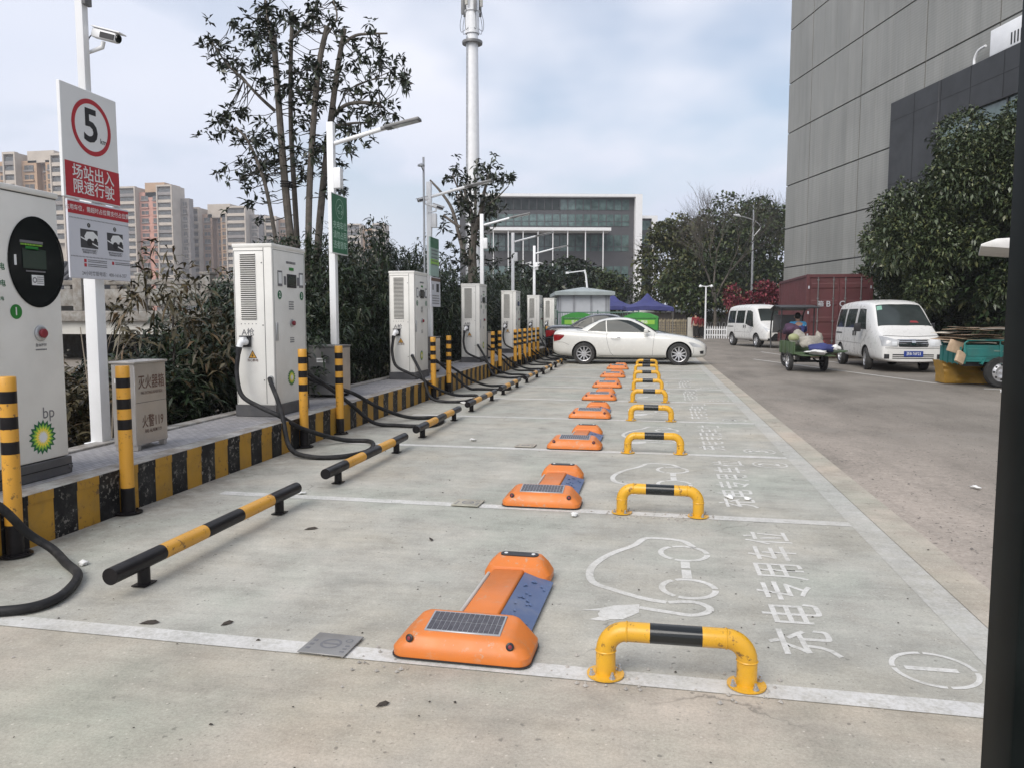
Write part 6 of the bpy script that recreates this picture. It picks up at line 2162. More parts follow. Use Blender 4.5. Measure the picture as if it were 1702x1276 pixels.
# ---------------------------------------------------------------- red shipping container
cn = thing('shipping_container', 'oxide red shipping container with doors facing the camera and faded white letters', 'container', (6.55, 29.1, .45), 0)
CWd, CHt, CLn = 1.11, 2.56, 6.06
b = MB()
n = 26
for sgn in (-1, 1):
    pts = []
    for k in range(n):
        y0 = .1 + (CLn - .2) * k / n
        st = (CLn - .2) / n
        for q, dx in ((0, 0), (.3, 0), (.42, .03), (.88, .03)):
            pts.append((sgn * (CWd - .02 - dx), y0 + q * st))
    vs = [(x, y, z) for x, y in pts for z in (.12, CHt - .08)]
    b.add(vs, [(2 * i, 2 * i + 1, 2 * i + 3, 2 * i + 2) for i in range(len(pts) - 1)])
b.bb((-CWd + .05, .08, CHt - .09), (CWd - .05, CLn - .05, CHt - .03))
b.bb((-CWd + .05, .08, .05), (CWd - .05, CLn - .05, .12))
b.bb((-CWd + .05, CLn - .08, .12), (CWd - .05, CLn - .03, CHt - .09))
b.build('shell', M['container'], cn, recalc=True)
b = MB()
for x in (-CWd + .05, CWd - .05):
    for y in (.05, CLn - .05):
        b.bb((x - .06, y - .06, 0), (x + .06, y + .06, CHt))
for y in (.05, CLn - .05):
    b.bb((-CWd + .111, y - .05, 0), (CWd - .111, y + .05, .12)); b.bb((-CWd + .111, y - .05, CHt - .12), (CWd - .111, y + .05, CHt))
for x in (-CWd + .05, CWd - .05):
    b.bb((x - .05, .111, 0), (x + .05, CLn - .111, .13)); b.bb((x - .05, .111, CHt - .09), (x + .05, CLn - .111, CHt))
b.build('frame', M['container'], cn, bevel=.006, seg=1)
for s in (-1, 1):
    b = MB(); b.bb(((-1.0 if s < 0 else .006), .03, .13), ((-.006 if s < 0 else 1.0), .07, CHt - .13))
    d = b.build('door', M['container'], cn)
    b = MB()
    for z in (.35, .95, 1.55, 2.15):
        b.prism([(z - .10, .0295), (z - .07, .012), (z + .07, .012), (z + .10, .0295)], (-.93 if s < 0 else .08), (-.08 if s < 0 else .93), 'x', M=Matrix(((1, 0, 0, 0), (0, 0, 1, 0), (0, 1, 0, 0), (0, 0, 0, 1))))
    b.build('pressing', M['container'], d)
    for x in (.2, .72):
        b = MB(); b.cyl((s * x, .0, .10), (s * x, .0, CHt - .10), .018, n=8)
        for z in (.2, .9, 1.7, 2.36):
            b.box((s * x, .012, z), (.07, .03, .05))
        b.build('locking_bar', M['greysteel'], d)
    for z in (.4, 1.2, 2.1):
        b = MB(); b.box((s * 1.04, -.015, z), (.05, .02, .10)); b.build('hinge', M['lav'], d)
inst('lettering', text_mesh('箱', .22, M['lav'], .006), cn, (-.62, .005, 1.50), FACE_NY)
inst('lettering', text_mesh('B', .29, M['lav'], .012), cn, (-.36, .005, 1.50), FACE_NY)
inst('lettering', text_mesh('C', .29, M['lav'], .012), cn, (.10, -.02, 1.50), FACE_NY)
for y, lab in ((.9, 'near rusty timber bearer under the doors of the red container'), (5.1, 'far rusty timber bearer under the red container')):
    b = MB(); b.bb((5.6, 29.1 + y - .12, 0), (7.5, 29.1 + y + .12, .449))
    tag(b.build('timber_bearer', M['carddark'], bevel=.01, seg=1), lab, 'bearer', 'timber bearers under the container')

# ================================================================ VEGETATION
def leaf_mesh(name, pos, dirs, L_, W_, mats, droop=.35, seed=0, jitter=.25, fold=.25, mat_idx=None):
    """many separate folded leaves: pos, dirs are (N, 3)"""
    rs = np.random.RandomState(seed)
    N = len(pos)
    d = dirs / (np.linalg.norm(dirs, axis=1, keepdims=True) + 1e-9)
    up = np.array([0, 0, 1.0]) + rs.normal(0, .35, (N, 3))
    side = np.cross(d, up)
    side /= (np.linalg.norm(side, axis=1, keepdims=True) + 1e-9)
    nrm = np.cross(side, d)
    Ls = L_ * rs.uniform(1 - jitter, 1 + jitter, (N, 1))
    Ws = W_ * rs.uniform(1 - jitter, 1 + jitter, (N, 1))
    mid = pos + d * Ls * .5
    mid[:, 2] -= (droop * Ls * .12)[:, 0]
    tip = pos + d * Ls
    tip[:, 2] -= (droop * Ls * .55)[:, 0]
    a = mid + side * Ws * .5 + nrm * Ws * fold
    c = mid - side * Ws * .5 + nrm * Ws * fold
    V_ = np.stack([pos, a, tip, c], 1).reshape(-1, 3)
    me = bpy.data.meshes.new(name)
    me.vertices.add(4 * N)
    me.vertices.foreach_set('co', V_.astype(np.float32).ravel())
    me.loops.add(4 * N)
    me.loops.foreach_set('vertex_index', np.arange(4 * N, dtype=np.int32))
    me.polygons.add(N)
    me.polygons.foreach_set('loop_start', np.arange(0, 4 * N, 4, dtype=np.int32))
    me.polygons.foreach_set('loop_total', np.full(N, 4, dtype=np.int32))
    for m in mats:
        me.materials.append(m)
    if mat_idx is not None:
        me.polygons.foreach_set('material_index', mat_idx.astype(np.int32))
    at = me.attributes.new('tint', 'FLOAT', 'FACE')
    at.data.foreach_set('value', rs.uniform(0, 1, N).astype(np.float32))
    me.update(calc_edges=True)
    return me


def rand_dir(rs, n, zbias=0.0):
    v = rs.normal(0, 1, (n, 3))
    v[:, 2] += zbias
    return v / np.linalg.norm(v, axis=1, keepdims=True)


LF = dict(
    hedge=leafmat('hedge_leaf', (.010, .020, .009), (.030, .050, .020), .40, .4, (.05, .05, .022)),
    brown=leafmat('brownish_leaf', (.035, .030, .014), (.085, .07, .032), .45, .4, (.12, .075, .035)),
    magnolia=leafmat('pruned_tree_leaf', (.012, .018, .011), (.035, .048, .026), .4, .5, (.05, .06, .03)),
    camphor=leafmat('camphor_leaf', (.022, .040, .012), (.060, .085, .026), .5, .4, (.10, .10, .035)),
    olive=leafmat('olive_leaf', (.040, .055, .016), (.095, .105, .035), .5, .4, (.14, .12, .05)),
    broad=leafmat('broad_leaf', (.030, .048, .020), (.085, .110, .052), .36, .55, (.14, .15, .06)),
    red=leafmat('red_leaf', (.11, .018, .028), (.22, .04, .06), .55, .3, (.18, .10, .05)),
    grass=leafmat('verge_grass', (.03, .045, .012), (.09, .10, .035), .7, .2),
)


def shrub_mesh(seed, h, rx, ry, tips, leaf, per=9, L_=.20, W_=.05):
    rs = np.random.RandomState(seed)
    u = rand_dir(rs, tips)
    r = rs.uniform(.35, 1.0, (tips, 1)) ** .55
    c = u * r
    c[:, 2] = c[:, 2] * .5 + .5
    lum = 1 + .22 * np.sin(c[:, 0:1] * 5 + seed) * np.cos(c[:, 1:2] * 4 - seed)
    pts = np.concatenate([c[:, 0:1] * rx * lum, c[:, 1:2] * ry * lum, .12 + c[:, 2:3] * (h - .12) * (1 + .12 * np.sin(c[:, 0:1] * 7 + 2 * seed))], 1)
    outd = np.concatenate([c[:, 0:2], np.full((tips, 1), .55)], 1)
    pos = np.repeat(pts, per, 0) + rs.normal(0, .03, (tips * per, 3))
    dirs = np.repeat(outd, per, 0) * .35 + rand_dir(rs, tips * per, .15) * .8
    me = leaf_mesh('foliage', pos, dirs, L_, W_, [LF[leaf]], .75, seed)
    b = MB()
    rng = random.Random(seed)
    for k in range(9):
        p = pts[rng.randrange(tips)]
        b.tube(crom([(rng.uniform(-.15, .15) * rx, rng.uniform(-.15, .15) * ry, 0), (p[0] * .5, p[1] * .5, p[2] * .5), tuple(p)], 3), [.022] * 3 + [.014] * 3 + [.008], 5)
    return me, b.mesh('stems', M['darkbark'], smooth=True)


variants = [shrub_mesh(3 + k, 3.0, 1.15, 1.25, 820, 'hedge', 9, .165, .038) for k in range(3)]
low_var = [shrub_mesh(11 + k, 1.5, .75, .8, 330, 'hedge' if k else 'brown', 9, .14, .036) for k in range(2)]
brown_var = [shrub_mesh(17, 2.3, .75, .8, 150, 'brown', 8, .17, .036)]


def shrub(lab, x, y, v, rz, sc, group='dark shrubs forming the hedge', z=.0):
    t = thing('shrub', lab, 'shrub', (x, y, z), rz, group)
    t.scale = sc
    inst('foliage', v[0], t)
    inst('stems', v[1], t)
    return t


HB = [  # x, y, height scale, label
    (-5.85, 10.5, .68, 'dense dark shrub right behind the charger beside the fire extinguisher box'),
    (-6.15, 11.9, .84, 'dense dark shrub behind the lamp post with the green parking sign'),
    (-6.25, 13.2, 1.0, 'dense dark shrub on the near left of the third charger'),
    (-6.05, 15.1, 1.08, 'tall dark shrub straight behind the third charger'),
    (-6.15, 17.0, 1.13, 'tall dark shrub behind the lamp post with two signs'),
    (-6.05, 18.9, 1.1, 'tall dark shrub left of the fourth charger'),
    (-6.1, 20.8, 1.03, 'dark shrub right behind the fourth charger'),
    (-6.0, 22.8, .98, 'dark shrub between the fourth and fifth chargers'),
    (-6.1, 24.8, .97, 'dark shrub behind the fifth charger'),
    (-6.0, 26.9, .97, 'dark shrub between the fifth and sixth chargers'),
    (-6.1, 29.0, .98, 'dark shrub behind the sixth charger'),
    (-6.0, 31.2, 1.0, 'dark shrub behind the lamp post with security cameras'),
    (-6.2, 33.5, 1.05, 'dark shrub behind the farthest charger'),
    (-8.0, 15.6, 1.0, 'rear dark shrub just right of the pruned tree'),
    (-8.1, 19.0, 1.12, 'rear dark shrub below the small bushy tree'),
    (-8.0, 23.0, 1.1, 'rear dark shrub beyond the small bushy tree'),
]
rng = random.Random(4)
for i, (x, y, s, lab) in enumerate(HB):
    shrub(lab, x, y, variants[i % 3], rng.uniform(0, 6.28), (.92, 1, s))
for i, (x, y, s, lab) in enumerate([(-5.75, 7.0, .6, 'low leafy shrub behind the steel fire extinguisher box'), (-5.85, 7.9, .7, 'low leafy shrub between the fire extinguisher box and the second charger'),
                                    (-6.6, 7.1, .7, 'low dark shrub just right of the white sign post'), (-6.0, 8.6, .75, 'dark shrub under the small brownish tree'),
                                    (-6.3, 10.0, 1.0, 'dark shrub against the left edge of the second charger'), (-5.95, 9.1, .95, 'low dark shrub touching the second charger')]):
    shrub(lab, x, y, low_var[i % 2], rng.uniform(0, 6.28), (1, 1, s), 'low shrubs behind the kerb island')
shrub('small thin tree with brownish drooping leaves above the fire extinguisher box', -5.78, 8.4, brown_var[0], 1.1, (1, 1, 1.03), None)
b = MB()
for x0, x1, z1 in ((-5.25, -5.15, 1.55), (-5.1, -4.95, 1.5), (-5.2, -5.4, 1.4)):
    b.tube([(x0, 6.5, 0), ((x0 + x1) / 2, 6.5, z1 * .6), (x1, 6.55, z1)], [.010, .008, .004], 5)
    b.tube([((x0 + x1) / 2, 6.5, z1 * .7), (x1 + .12, 6.52, z1 * .88)], [.005, .003], 4)
tw = b.build('bare_twigs', mk('pale_twig', (.22, .19, .15), .9))
tag(tw, 'bare pale twigs sticking up behind the fire extinguisher box', 'plant')


# ---- trees drawn limb by limb at their own distance
def limb(b, pts, r0, r1, n=7):
    c = crom(pts, 4)
    b.tube(c, [r0 + (r1 - r0) * i / (len(c) - 1) for i in range(len(c))], n)
    return c


def rosettes(tips, per, L_, W_, seed, leaf, up=.25, droop=.8):
    rs = np.random.RandomState(seed)
    pts = np.array([tuple(t) for t in tips])
    N = len(pts)
    pos = np.repeat(pts, per, 0) + rs.normal(0, .025, (N * per, 3))
    ax = np.repeat(rand_dir(rs, N, .6), per, 0)
    ring_ = rand_dir(rs, N * per)
    ring_ -= ax * np.sum(ring_ * ax, 1, keepdims=True) * .8
    dirs = ring_ + ax * up
    return leaf_mesh('crown', pos, dirs, L_, W_, [LF[leaf]], droop, seed)


DY = 14.0
pt = thing('tree', 'tall pruned tree with several cut trunks and sparse rosettes of dark leaves', 'tree', (0, 0, 0))
rng = random.Random(12)


def Q(x, y, dy=0.0):
    return P(x, y, DY + dy)


b = MB()
tips = []
trunks = [
    ([(492, 470, .0), (478, 350, .05), (470, 260, .1), (463, 170, .15), (455, 60, .2)], .105, .075),
    ([(498, 470, .35), (490, 330, .4), (484, 220, .5), (483, 120, .5), (486, 22, .5)], .075, .05),
    ([(512, 470, -.1), (514, 330, -.15), (520, 220, -.2), (530, 110, -.25), (544, 44, -.3)], .085, .065),
    ([(524, 470, .25), (535, 330, .2), (550, 200, .1), (562, 110, .05), (573, 48, .0)], .10, .055),
    ([(470, 470, -.3), (447, 335, -.35), (432, 280, -.4), (412, 235, -.45), (392, 212, -.5)], .055, .025),
    ([(457, 185, .15), (430, 160, -.1), (400, 128, -.2), (378, 108, -.3), (352, 70, -.3)], .045, .018),
    ([(480, 70, .5), (500, 50, .6), (522, 18, .7), (528, -20, .7)], .04, .018),
    ([(556, 190, .1), (575, 175, .0), (600, 171, -.1), (632, 173, -.2)], .05, .04),
    ([(568, 75, .0), (590, 60, .1), (612, 57, .15), (644, 56, .2)], .045, .022),
    ([(455, 90, .2), (446, 40, .3), (440, -10, .3)], .05, .02),
    ([(542, 60, -.3), (560, 30, -.3), (552, -5, -.3)], .03, .015),
    ([(566, 90, .05), (560, 150, .3), (600, 140, .4), (648, 120, .5)], .022, .012),
    ([(556, 210, .1), (590, 205, .0), (612, 205, .1)], .04, .02),
    ([(548, 215, .1), (580, 150, .3), (640, 130, .3), (685, 140, .4)], .02, .010),
]
for pl, r0, r1 in trunks:
    limb(b, [Q(x, y, dy) for x, y, dy in pl], r0 * .76, r1 * .74, 9)
tr = b.build('trunk', M['bark'], pt, smooth=True)
ltips = {5: 18, 4: 26, 6: 12, 9: 24, 10: 10, 11: 14, 13: 16, 8: 5, 7: 4, 12: 8}
clouds = [  # (x, y, spread x, spread y, count) of leafy ends
    (352, 70, 22, 22, 10), (378, 100, 22, 20, 12), (400, 120, 20, 20, 8), (420, 40, 38, 36, 26), (450, 30, 30, 36, 22), (440, 85, 30, 22, 16), (445, 110, 25, 18, 8),
    (492, 55, 22, 30, 12), (520, 20, 22, 26, 14), (552, 20, 16, 26, 8), (510, 130, 26, 28, 26), (520, 160, 24, 22, 20), (500, 185, 22, 25, 12), (535, 110, 20, 25, 10),
    (385, 195, 26, 14, 12), (372, 215, 24, 18, 12), (400, 225, 20, 16, 6), (405, 185, 14, 10, 5), (430, 225, 20, 24, 10), (440, 270, 18, 22, 10), (418, 285, 20, 26, 12), (400, 295, 24, 18, 8), (455, 255, 16, 26, 10), (375, 280, 18, 10, 4),
    (590, 80, 24, 22, 10), (615, 105, 28, 20, 14), (645, 110, 26, 22, 14), (670, 130, 18, 14, 10), (615, 150, 28, 20, 10), (640, 190, 22, 14, 12), (600, 195, 30, 16, 14), (575, 215, 22, 20, 10), (590, 240, 20, 14, 8), (560, 130, 22, 25, 10),
    (500, 250, 26, 26, 14), (530, 260, 24, 26, 14), (550, 290, 20, 26, 10), (505, 300, 24, 22, 10), (470, 150, 20, 25, 8), (440, 145, 20, 16, 6), (560, 320, 18, 20, 8), (600, 40, 14, 10, 2), (612, 62, 10, 10, 2), (430, 340, 30, 20, 10)]
b = MB()
skel = [Q(x, y, dy) for pl, _, _ in trunks for x, y, dy in [p for p in crom(pl, 5)]]
for x, y, sx, sy, n in clouds:
    for k in range(n):
        q = Q(x + rng.gauss(0, sx * .62), y + rng.gauss(0, sy * .62), rng.uniform(-.7, .9))
        tips.append(q)
        if rng.random() < .75:
            near = min(skel, key=lambda s: (s - q).length)
            if .08 < (near - q).length < 1.3:
                midp = near.lerp(q, .55) + Vector((rng.uniform(-.06, .06), rng.uniform(-.06, .06), -.06))
                b.tube([near, midp, q], [.011, .007, .004], 4)
b.build('twigs', M['darkbark'], pt)
inst('crown', rosettes(tips, 8, .165, .054, 31, 'magnolia', .35, .35), pt)
b = MB()
for k in range(3):
    c = Q(476, 303 + 4 * k, .1)
    b.lathe([(.115, -.012), (.12, 0), (.115, .012)], 14, 0, Matrix.Translation(c) @ RY(R(5)), cap=False)
b.build('rope', M['rubber'], pt)

DY = 24.0
bt = thing('tree', 'small bushy tree with forked bare limbs in front of the telecom tower', 'tree', (0, 0, 0))
b = MB()
tr2 = [([(786, 470, 0), (785, 420, 0), (788, 385, 0), (780, 345, .1), (770, 310, .2)], .16, .04), ([(788, 390, 0), (800, 350, -.2), (805, 320, -.3), (812, 290, -.3)], .09, .03),
       ([(778, 440, 0), (765, 400, .2), (752, 350, .3), (733, 320, .4), (715, 300, .5)], .075, .03), ([(765, 378, .2), (750, 368, .2), (737, 358, .2)], .05, .035), ([(784, 400, 0), (790, 350, .4), (790, 310, .5), (788, 280, .6)], .06, .02),
       ([(800, 350, -.2), (825, 330, -.3), (845, 310, -.3)], .04, .015), ([(780, 345, .1), (760, 310, -.2), (752, 290, -.3)], .04, .02)]
for pl, r0, r1 in tr2:
    limb(b, [Q(x, y, dy) for x, y, dy in pl], r0, r1, 8)
b.build('trunk', M['bark'], bt, smooth=True)
tips = []
for x, y, sx, sy, n in [(755, 290, 18, 16, 30), (780, 300, 24, 18, 40), (805, 295, 20, 18, 34), (815, 280, 14, 14, 20), (840, 302, 16, 8, 18), (850, 300, 10, 8, 8), (790, 330, 28, 20, 44), (810, 325, 26, 20, 34), (770, 350, 22, 20, 30), (800, 360, 26, 18, 34),
                        (740, 378, 10, 12, 8), (785, 385, 26, 16, 30), (825, 350, 22, 18, 20), (770, 410, 22, 16, 26), (800, 400, 22, 18, 24), (765, 440, 26, 16, 26), (800, 440, 26, 16, 26)]:
    for k in range(int(n * .5)):
        tips.append(Q(x + rng.gauss(0, sx * .68), y + rng.gauss(0, sy * .68), rng.uniform(-1.0, 1.2)))
inst('crown', rosettes(tips, 7, .22, .075, 41, 'magnolia', .3, .45), bt)


# ---- rounded evergreen trees
def crown_mesh(seed, clumps, n, L_, W_, leaf, droop=.4, flat=1.0):
    rs = np.random.RandomState(seed)
    C = np.array([c[:3] for c in clumps]); Rr = np.array([c[3] for c in clumps])
    w = Rr ** 2 / np.sum(Rr ** 2)
    idx = rs.choice(len(clumps), n, p=w)
    u = rand_dir(rs, n, .12)
    rad = Rr[idx][:, None] * rs.uniform(.55, 1.04, (n, 1)) ** .6
    rad *= 1 + .16 * np.sin(u[:, 0:1] * 6 + idx[:, None]) * np.cos(u[:, 1:2] * 5 + u[:, 2:3] * 4)
    pos = C[idx] + u * rad * np.array([1, 1, flat])
    dirs = u * .55 + rand_dir(rs, n, .0) * .75
    return leaf_mesh('crown', pos, dirs, L_, W_, [LF[leaf]], droop, seed, jitter=.35)


def clump_set(rng, w, d, z0, z1, n, r):
    res = []
    for k in range(n):
        t = rng.random()
        a, q = rng.uniform(0, 6.28), rng.uniform(.25, 1) ** .5
        s = math.sin(math.pi * (.18 + .72 * t)) ** .8
        res.append((w * q * s * math.cos(a), d * q * s * math.sin(a), z0 + (z1 - z0) * t, r * rng.uniform(.7, 1.25)))
    return res


def round_tree(lab, loc, w, z0, z1, nl, L_, W_, leaf, seed, trunk_r, trunk_h, nc=22, r=None, group=None, limbs=5):
    rng = random.Random(seed)
    t = thing('tree', lab, 'tree', loc, 0, group)
    cl = clump_set(rng, w * .78, w * .78, z0 + .12 * (z1 - z0), z1 - .10 * (z1 - z0), nc, r or w * .34)
    inst('crown', crown_mesh(seed, cl, nl, L_, W_, leaf), t)
    b = MB()
    limb(b, [(0, 0, 0), (.05, .03, trunk_h * .5), (0, 0, trunk_h)], trunk_r, trunk_r * .75, 9)
    for k in range(limbs):
        c = cl[(k * 3) % len(cl)]
        limb(b, [(0, 0, trunk_h * .85), (c[0] * .4, c[1] * .4, trunk_h + (c[2] - trunk_h) * .55), (c[0] * .9, c[1] * .9, c[2])], trunk_r * .55, trunk_r * .12, 6)
    b.build('trunk', M['darkbark'] if leaf == 'hedge' else M['bark'], t, smooth=True)
    return t


def at_(px, Y):
    q = P(px, 527, Y)
    return (q.x, Y, 0)


# row behind the gate and wall, left to right
round_tree('round olive green camphor tree just right of the office block, thin pale trunk', at_(1118, 62), 3.3, 2.3, 8.6, 5200, .34, .20, 'olive', 51, .20, 3.0)
round_tree('dark evergreen tree behind the bare trees above the picket fence', at_(1190, 70), 4.0, 1.8, 10.6, 5600, .38, .22, 'camphor', 52, .28, 3.0)
round_tree('tall dark evergreen tree behind the curved street lamp', at_(1235, 78), 4.6, 2.5, 13.2, 6200, .42, .24, 'camphor', 53, .3, 3.5)
round_tree('dark evergreen tree touching the left edge of the clad building', at_(1283, 82), 4.2, 2.0, 13.0, 5600, .42, .24, 'camphor', 54, .3, 3.5)
round_tree('dark green tree filling the gap behind the white lamp with two heads', at_(1160, 58), 3.0, 1.4, 6.6, 4200, .32, .19, 'camphor', 55, .2, 2.4)
round_tree('small dark tree between the white shed and the blue tents', at_(1010, 64), 2.6, .8, 5.2, 2600, .34, .20, 'camphor', 56, .16, 2)
round_tree('dark evergreen tree rising right behind the white shed', at_(940, 54), 2.8, .8, 5.3, 4200, .32, .18, 'hedge', 57, .2, 2)
round_tree('leafy tree left of the white shed behind the farthest chargers', at_(880, 48), 2.2, .5, 5.0, 3200, .30, .17, 'hedge', 58, .18, 2)
round_tree('dark evergreen tree in front of the right end of the office fins', at_(985, 60), 2.4, .6, 4.7, 2800, .34, .20, 'camphor', 60, .18, 2)
round_tree('dark evergreen tree against the office block behind the lamp posts', at_(845, 60), 3.0, .5, 4.9, 3800, .34, .20, 'hedge', 59, .2, 2)


def bare_tree(lab, loc, h, seed, spread=.5, depth=6, r0=.16):
    rng = random.Random(seed)
    t = thing('tree', lab, 'tree', loc, 0, 'bare winter trees')
    trunk, tw = MB(), MB()

    def grow(p, d, l, r, k):
        q = p + d * l
        (trunk if k <= 1 else tw).tube([p, p.lerp(q, .5) + Vector((rng.uniform(-.04, .04) * l, rng.uniform(-.04, .04) * l, 0)), q], [r, r * .88, r * .76], 6 if k < 3 else 3, cap=False)
        if k >= depth:
            return
        for j in range(3 if k < 5 else 2):
            a = rng.uniform(0, 6.28)
            s = spread * rng.uniform(.5, 1.15)
            u = d.orthogonal().normalized()
            v = d.cross(u)
            nd = (d + (u * math.cos(a) + v * math.sin(a)) * s + Vector((0, 0, .10))).normalized()
            grow(p.lerp(q, rng.uniform(.7, 1.0)), nd, l * rng.uniform(.66, .86), r * .58, k + 1)
    grow(Vector((0, 0, 0)), Vector((0, 0, 1)), h * .27, r0, 0)
    trunk.build('trunk', M['bark'], t, smooth=True)
    tw.build('branches', mk('bare_twig_grey', (.085, .075, .062), .9) if 'bare_twig_grey' not in bpy.data.materials else bpy.data.materials['bare_twig_grey'], t)
    return t


bare_tree('bare tree with dense fine twigs just left of the curved street lamp', at_(1188, 56), 10.6, 5, .52, 7, .13)
bare_tree('bare tree with fine twigs rising behind the round olive tree', at_(1135, 68), 12.8, 8, .50, 7, .2)
bare_tree('bare tree crown showing above the evergreens beside the clad building', at_(1228, 84), 16.5, 9, .48, 7, .24)
bare_tree('bare tree tip against the edge of the clad building', at_(1280, 88), 16.0, 10, .45, 6, .22)

rb = thing('shrub', 'reddish purple leaved shrub behind the white van left of the red container', 'shrub', at_(1262, 50), 0)
rng = random.Random(33)
cl = [(rng.uniform(-1.7, 2.0), rng.uniform(-.7, .7), rng.uniform(2.0, 3.2), rng.uniform(.4, .7)) for k in range(15)]
inst('foliage', crown_mesh(61, cl, 3800, .22, .12, 'red'), rb)
b = MB()
for c in cl:
    b.tube([(c[0] * .3, c[1] * .3, 0), (c[0] * .7, c[1] * .7, c[2] * .6), (c[0], c[1], c[2])], [.05, .035, .01], 5)
b.build('stems', M['darkbark'], rb)

# big broad-leaved tree on the right, in front of the black portal
BY = 27.0
BX = P(1628, 527, BY).x
bg_ = thing('tree', 'big broad leaved evergreen tree in front of the black portal', 'tree', (BX, BY, 0))
rng = random.Random(77)
CL = []
for px, py, sp, n, rr in [(1502, 350, 20, 5, .9), (1530, 390, 40, 7, 1.05), (1475, 400, 22, 5, .85), (1470, 440, 18, 4, .7), (1562, 335, 26, 6, .95), (1612, 285, 26, 7, .95), (1600, 330, 40, 9, 1.2), (1650, 262, 22, 7, .85), (1690, 232, 18, 6, .8), (1690, 270, 30, 8, 1.1), (1650, 330, 35, 8, 1.2),
                          (1700, 350, 35, 8, 1.2), (1550, 430, 40, 7, 1.0), (1610, 420, 40, 7, 1.0), (1520, 450, 24, 4, .8), (1680, 430, 35, 6, 1.0), (1750, 230, 40, 7, 1.1), (1760, 320, 40, 7, 1.2), (1604, 240, 10, 2, .4), (1580, 285, 12, 2, .5), (1660, 480, 26, 6, .8), (1540, 478, 26, 6, .75), (1490, 470, 18, 4, .6), (1600, 475, 30, 6, .8)]:
    for k in range(n):
        q = P(px + rng.gauss(0, sp * .6), py + rng.gauss(0, sp * .6), BY + rng.uniform(-2.0, 1.4))
        CL.append((q.x - BX, q.y - BY, q.z, .87 * rr * rng.uniform(.55, .95)))
inst('crown', crown_mesh(71, CL, 115000, .145, .066, 'broad', .6), bg_)
b = MB()
limb(b, [(0, 0, 0), (.05, 0, 1.2), (-.05, 0, 2.3)], .22, .17, 10)
for k in range(0, len(CL), 6):
    c = CL[k]
    limb(b, [(-.05, 0, 2.0), (c[0] * .45, c[1] * .45, 2 + (c[2] - 2) * .55), (c[0], c[1], c[2])], .10, .02, 6)
b.build('trunk', M['bark'], bg_, smooth=True)
for px, Y, lab, seed in ((1470, 32.5, 'dark low tree in shade right behind the red container', 81), (1560, 30, 'dark shaded tree behind the white minivan roof', 82), (1660, 26, 'dark shaded tree behind the cardboard load', 83)):
    round_tree(lab, at_(px, Y), 1.9, .2, 3.7, 4200, .26, .12, 'hedge', seed, .14, 1.8, nc=18)

# weedy strip at the foot of the hedge
rs = np.random.RandomState(5)
N = 5200
pos = np.stack([rs.uniform(-8.5, -5.02, N), rs.uniform(4.5, 30, N), np.full(N, .01)], 1)
g = inst('ground_cover', leaf_mesh('ground_cover', pos, rand_dir(rs, N, 1.6), .20, .03, [LF['grass']], .5, 5))
tag(g, 'low weeds growing along the foot of the hedge', 'weeds', kind='stuff')

# ================================================================ BACKGROUND THINGS
# ---- telecom tower
tw_ = P(787, 527, 60)
tt = thing('telecom_tower', 'tall white cylindrical telecom tower with antennas and cable ladder', 'tower', (tw_.x, 60, 0))
b = MB(); b.lathe([(.60, 0), (.58, 8), (.50, 16), (.44, 23.4), (.44, 26.2)], 24); b.build('mast', M['white'], tt, smooth=True)
DZ = Matrix.Translation((0, 0, -.75))
b = MB()
b.lathe([(.46, 23.3), (.78, 23.25), (.80, 23.4), (.78, 23.45), (.46, 23.4)], 24, 0, DZ, cap=False)
for k in range(12):
    a = k * math.pi / 6
    b.box((.62 * math.cos(a), .62 * math.sin(a), 23.32), (.34, .05, .05), M=DZ @ Matrix.Translation((.62 * math.cos(a), .62 * math.sin(a), 23.32)) @ RZ(a) @ Matrix.Translation((-.62 * math.cos(a), -.62 * math.sin(a), -23.32)))
b.build('platform_ring', M['greysteel'], tt, smooth=True)
b = MB(); b.lathe([(.52, 24.0), (.54, 24.0), (.54, 25.7), (.52, 25.7)], 20, 0, DZ, cap=False); b.lathe([(.60, 25.6), (.64, 25.65), (.60, 25.7)], 20, 0, DZ, cap=False); b.build('upper_sleeve', M['white'], tt, smooth=True)
for k in range(7):
    a = -2.9 + k * .93
    x, y = .74 * math.cos(a), .74 * math.sin(a)
    b = MB()
    b.box((x, y, 27.2 + (k % 2) * .5), (.22, .16, 2.0), M=Matrix.Translation((0, 0, -1.5)))
    an_ = b.build('antenna', M['cream'] if k % 2 else M['greysteel'], tt, bevel=.03)
    b = MB(); b.tube(crom([(x, y, 24.9), (x * 1.25, y * 1.25, 24.0), (x * 1.15, y, 23.4), (x * .7, y * .7, 23.6)], 5), .02, 5); b.build('cable', M['black'], an_)
b = MB()
for k in range(70):
    z = 1.5 + .31 * k
    r = .60 - .16 * z / 24
    b.cyl((-r * .62, -r * .70, z), (-r * .80, -r * .95, z), .018, n=5)
b.build('climbing_step', M['greysteel'], tt)
b = MB()
b.tube([(-.50, -.52, 0), (-.36, -.40, 23)], .03, 6); b.tube([(-.40, -.60, 0), (-.29, -.45, 23)], .025, 6)
b.build('feeder_cable', M['zinc'], tt)

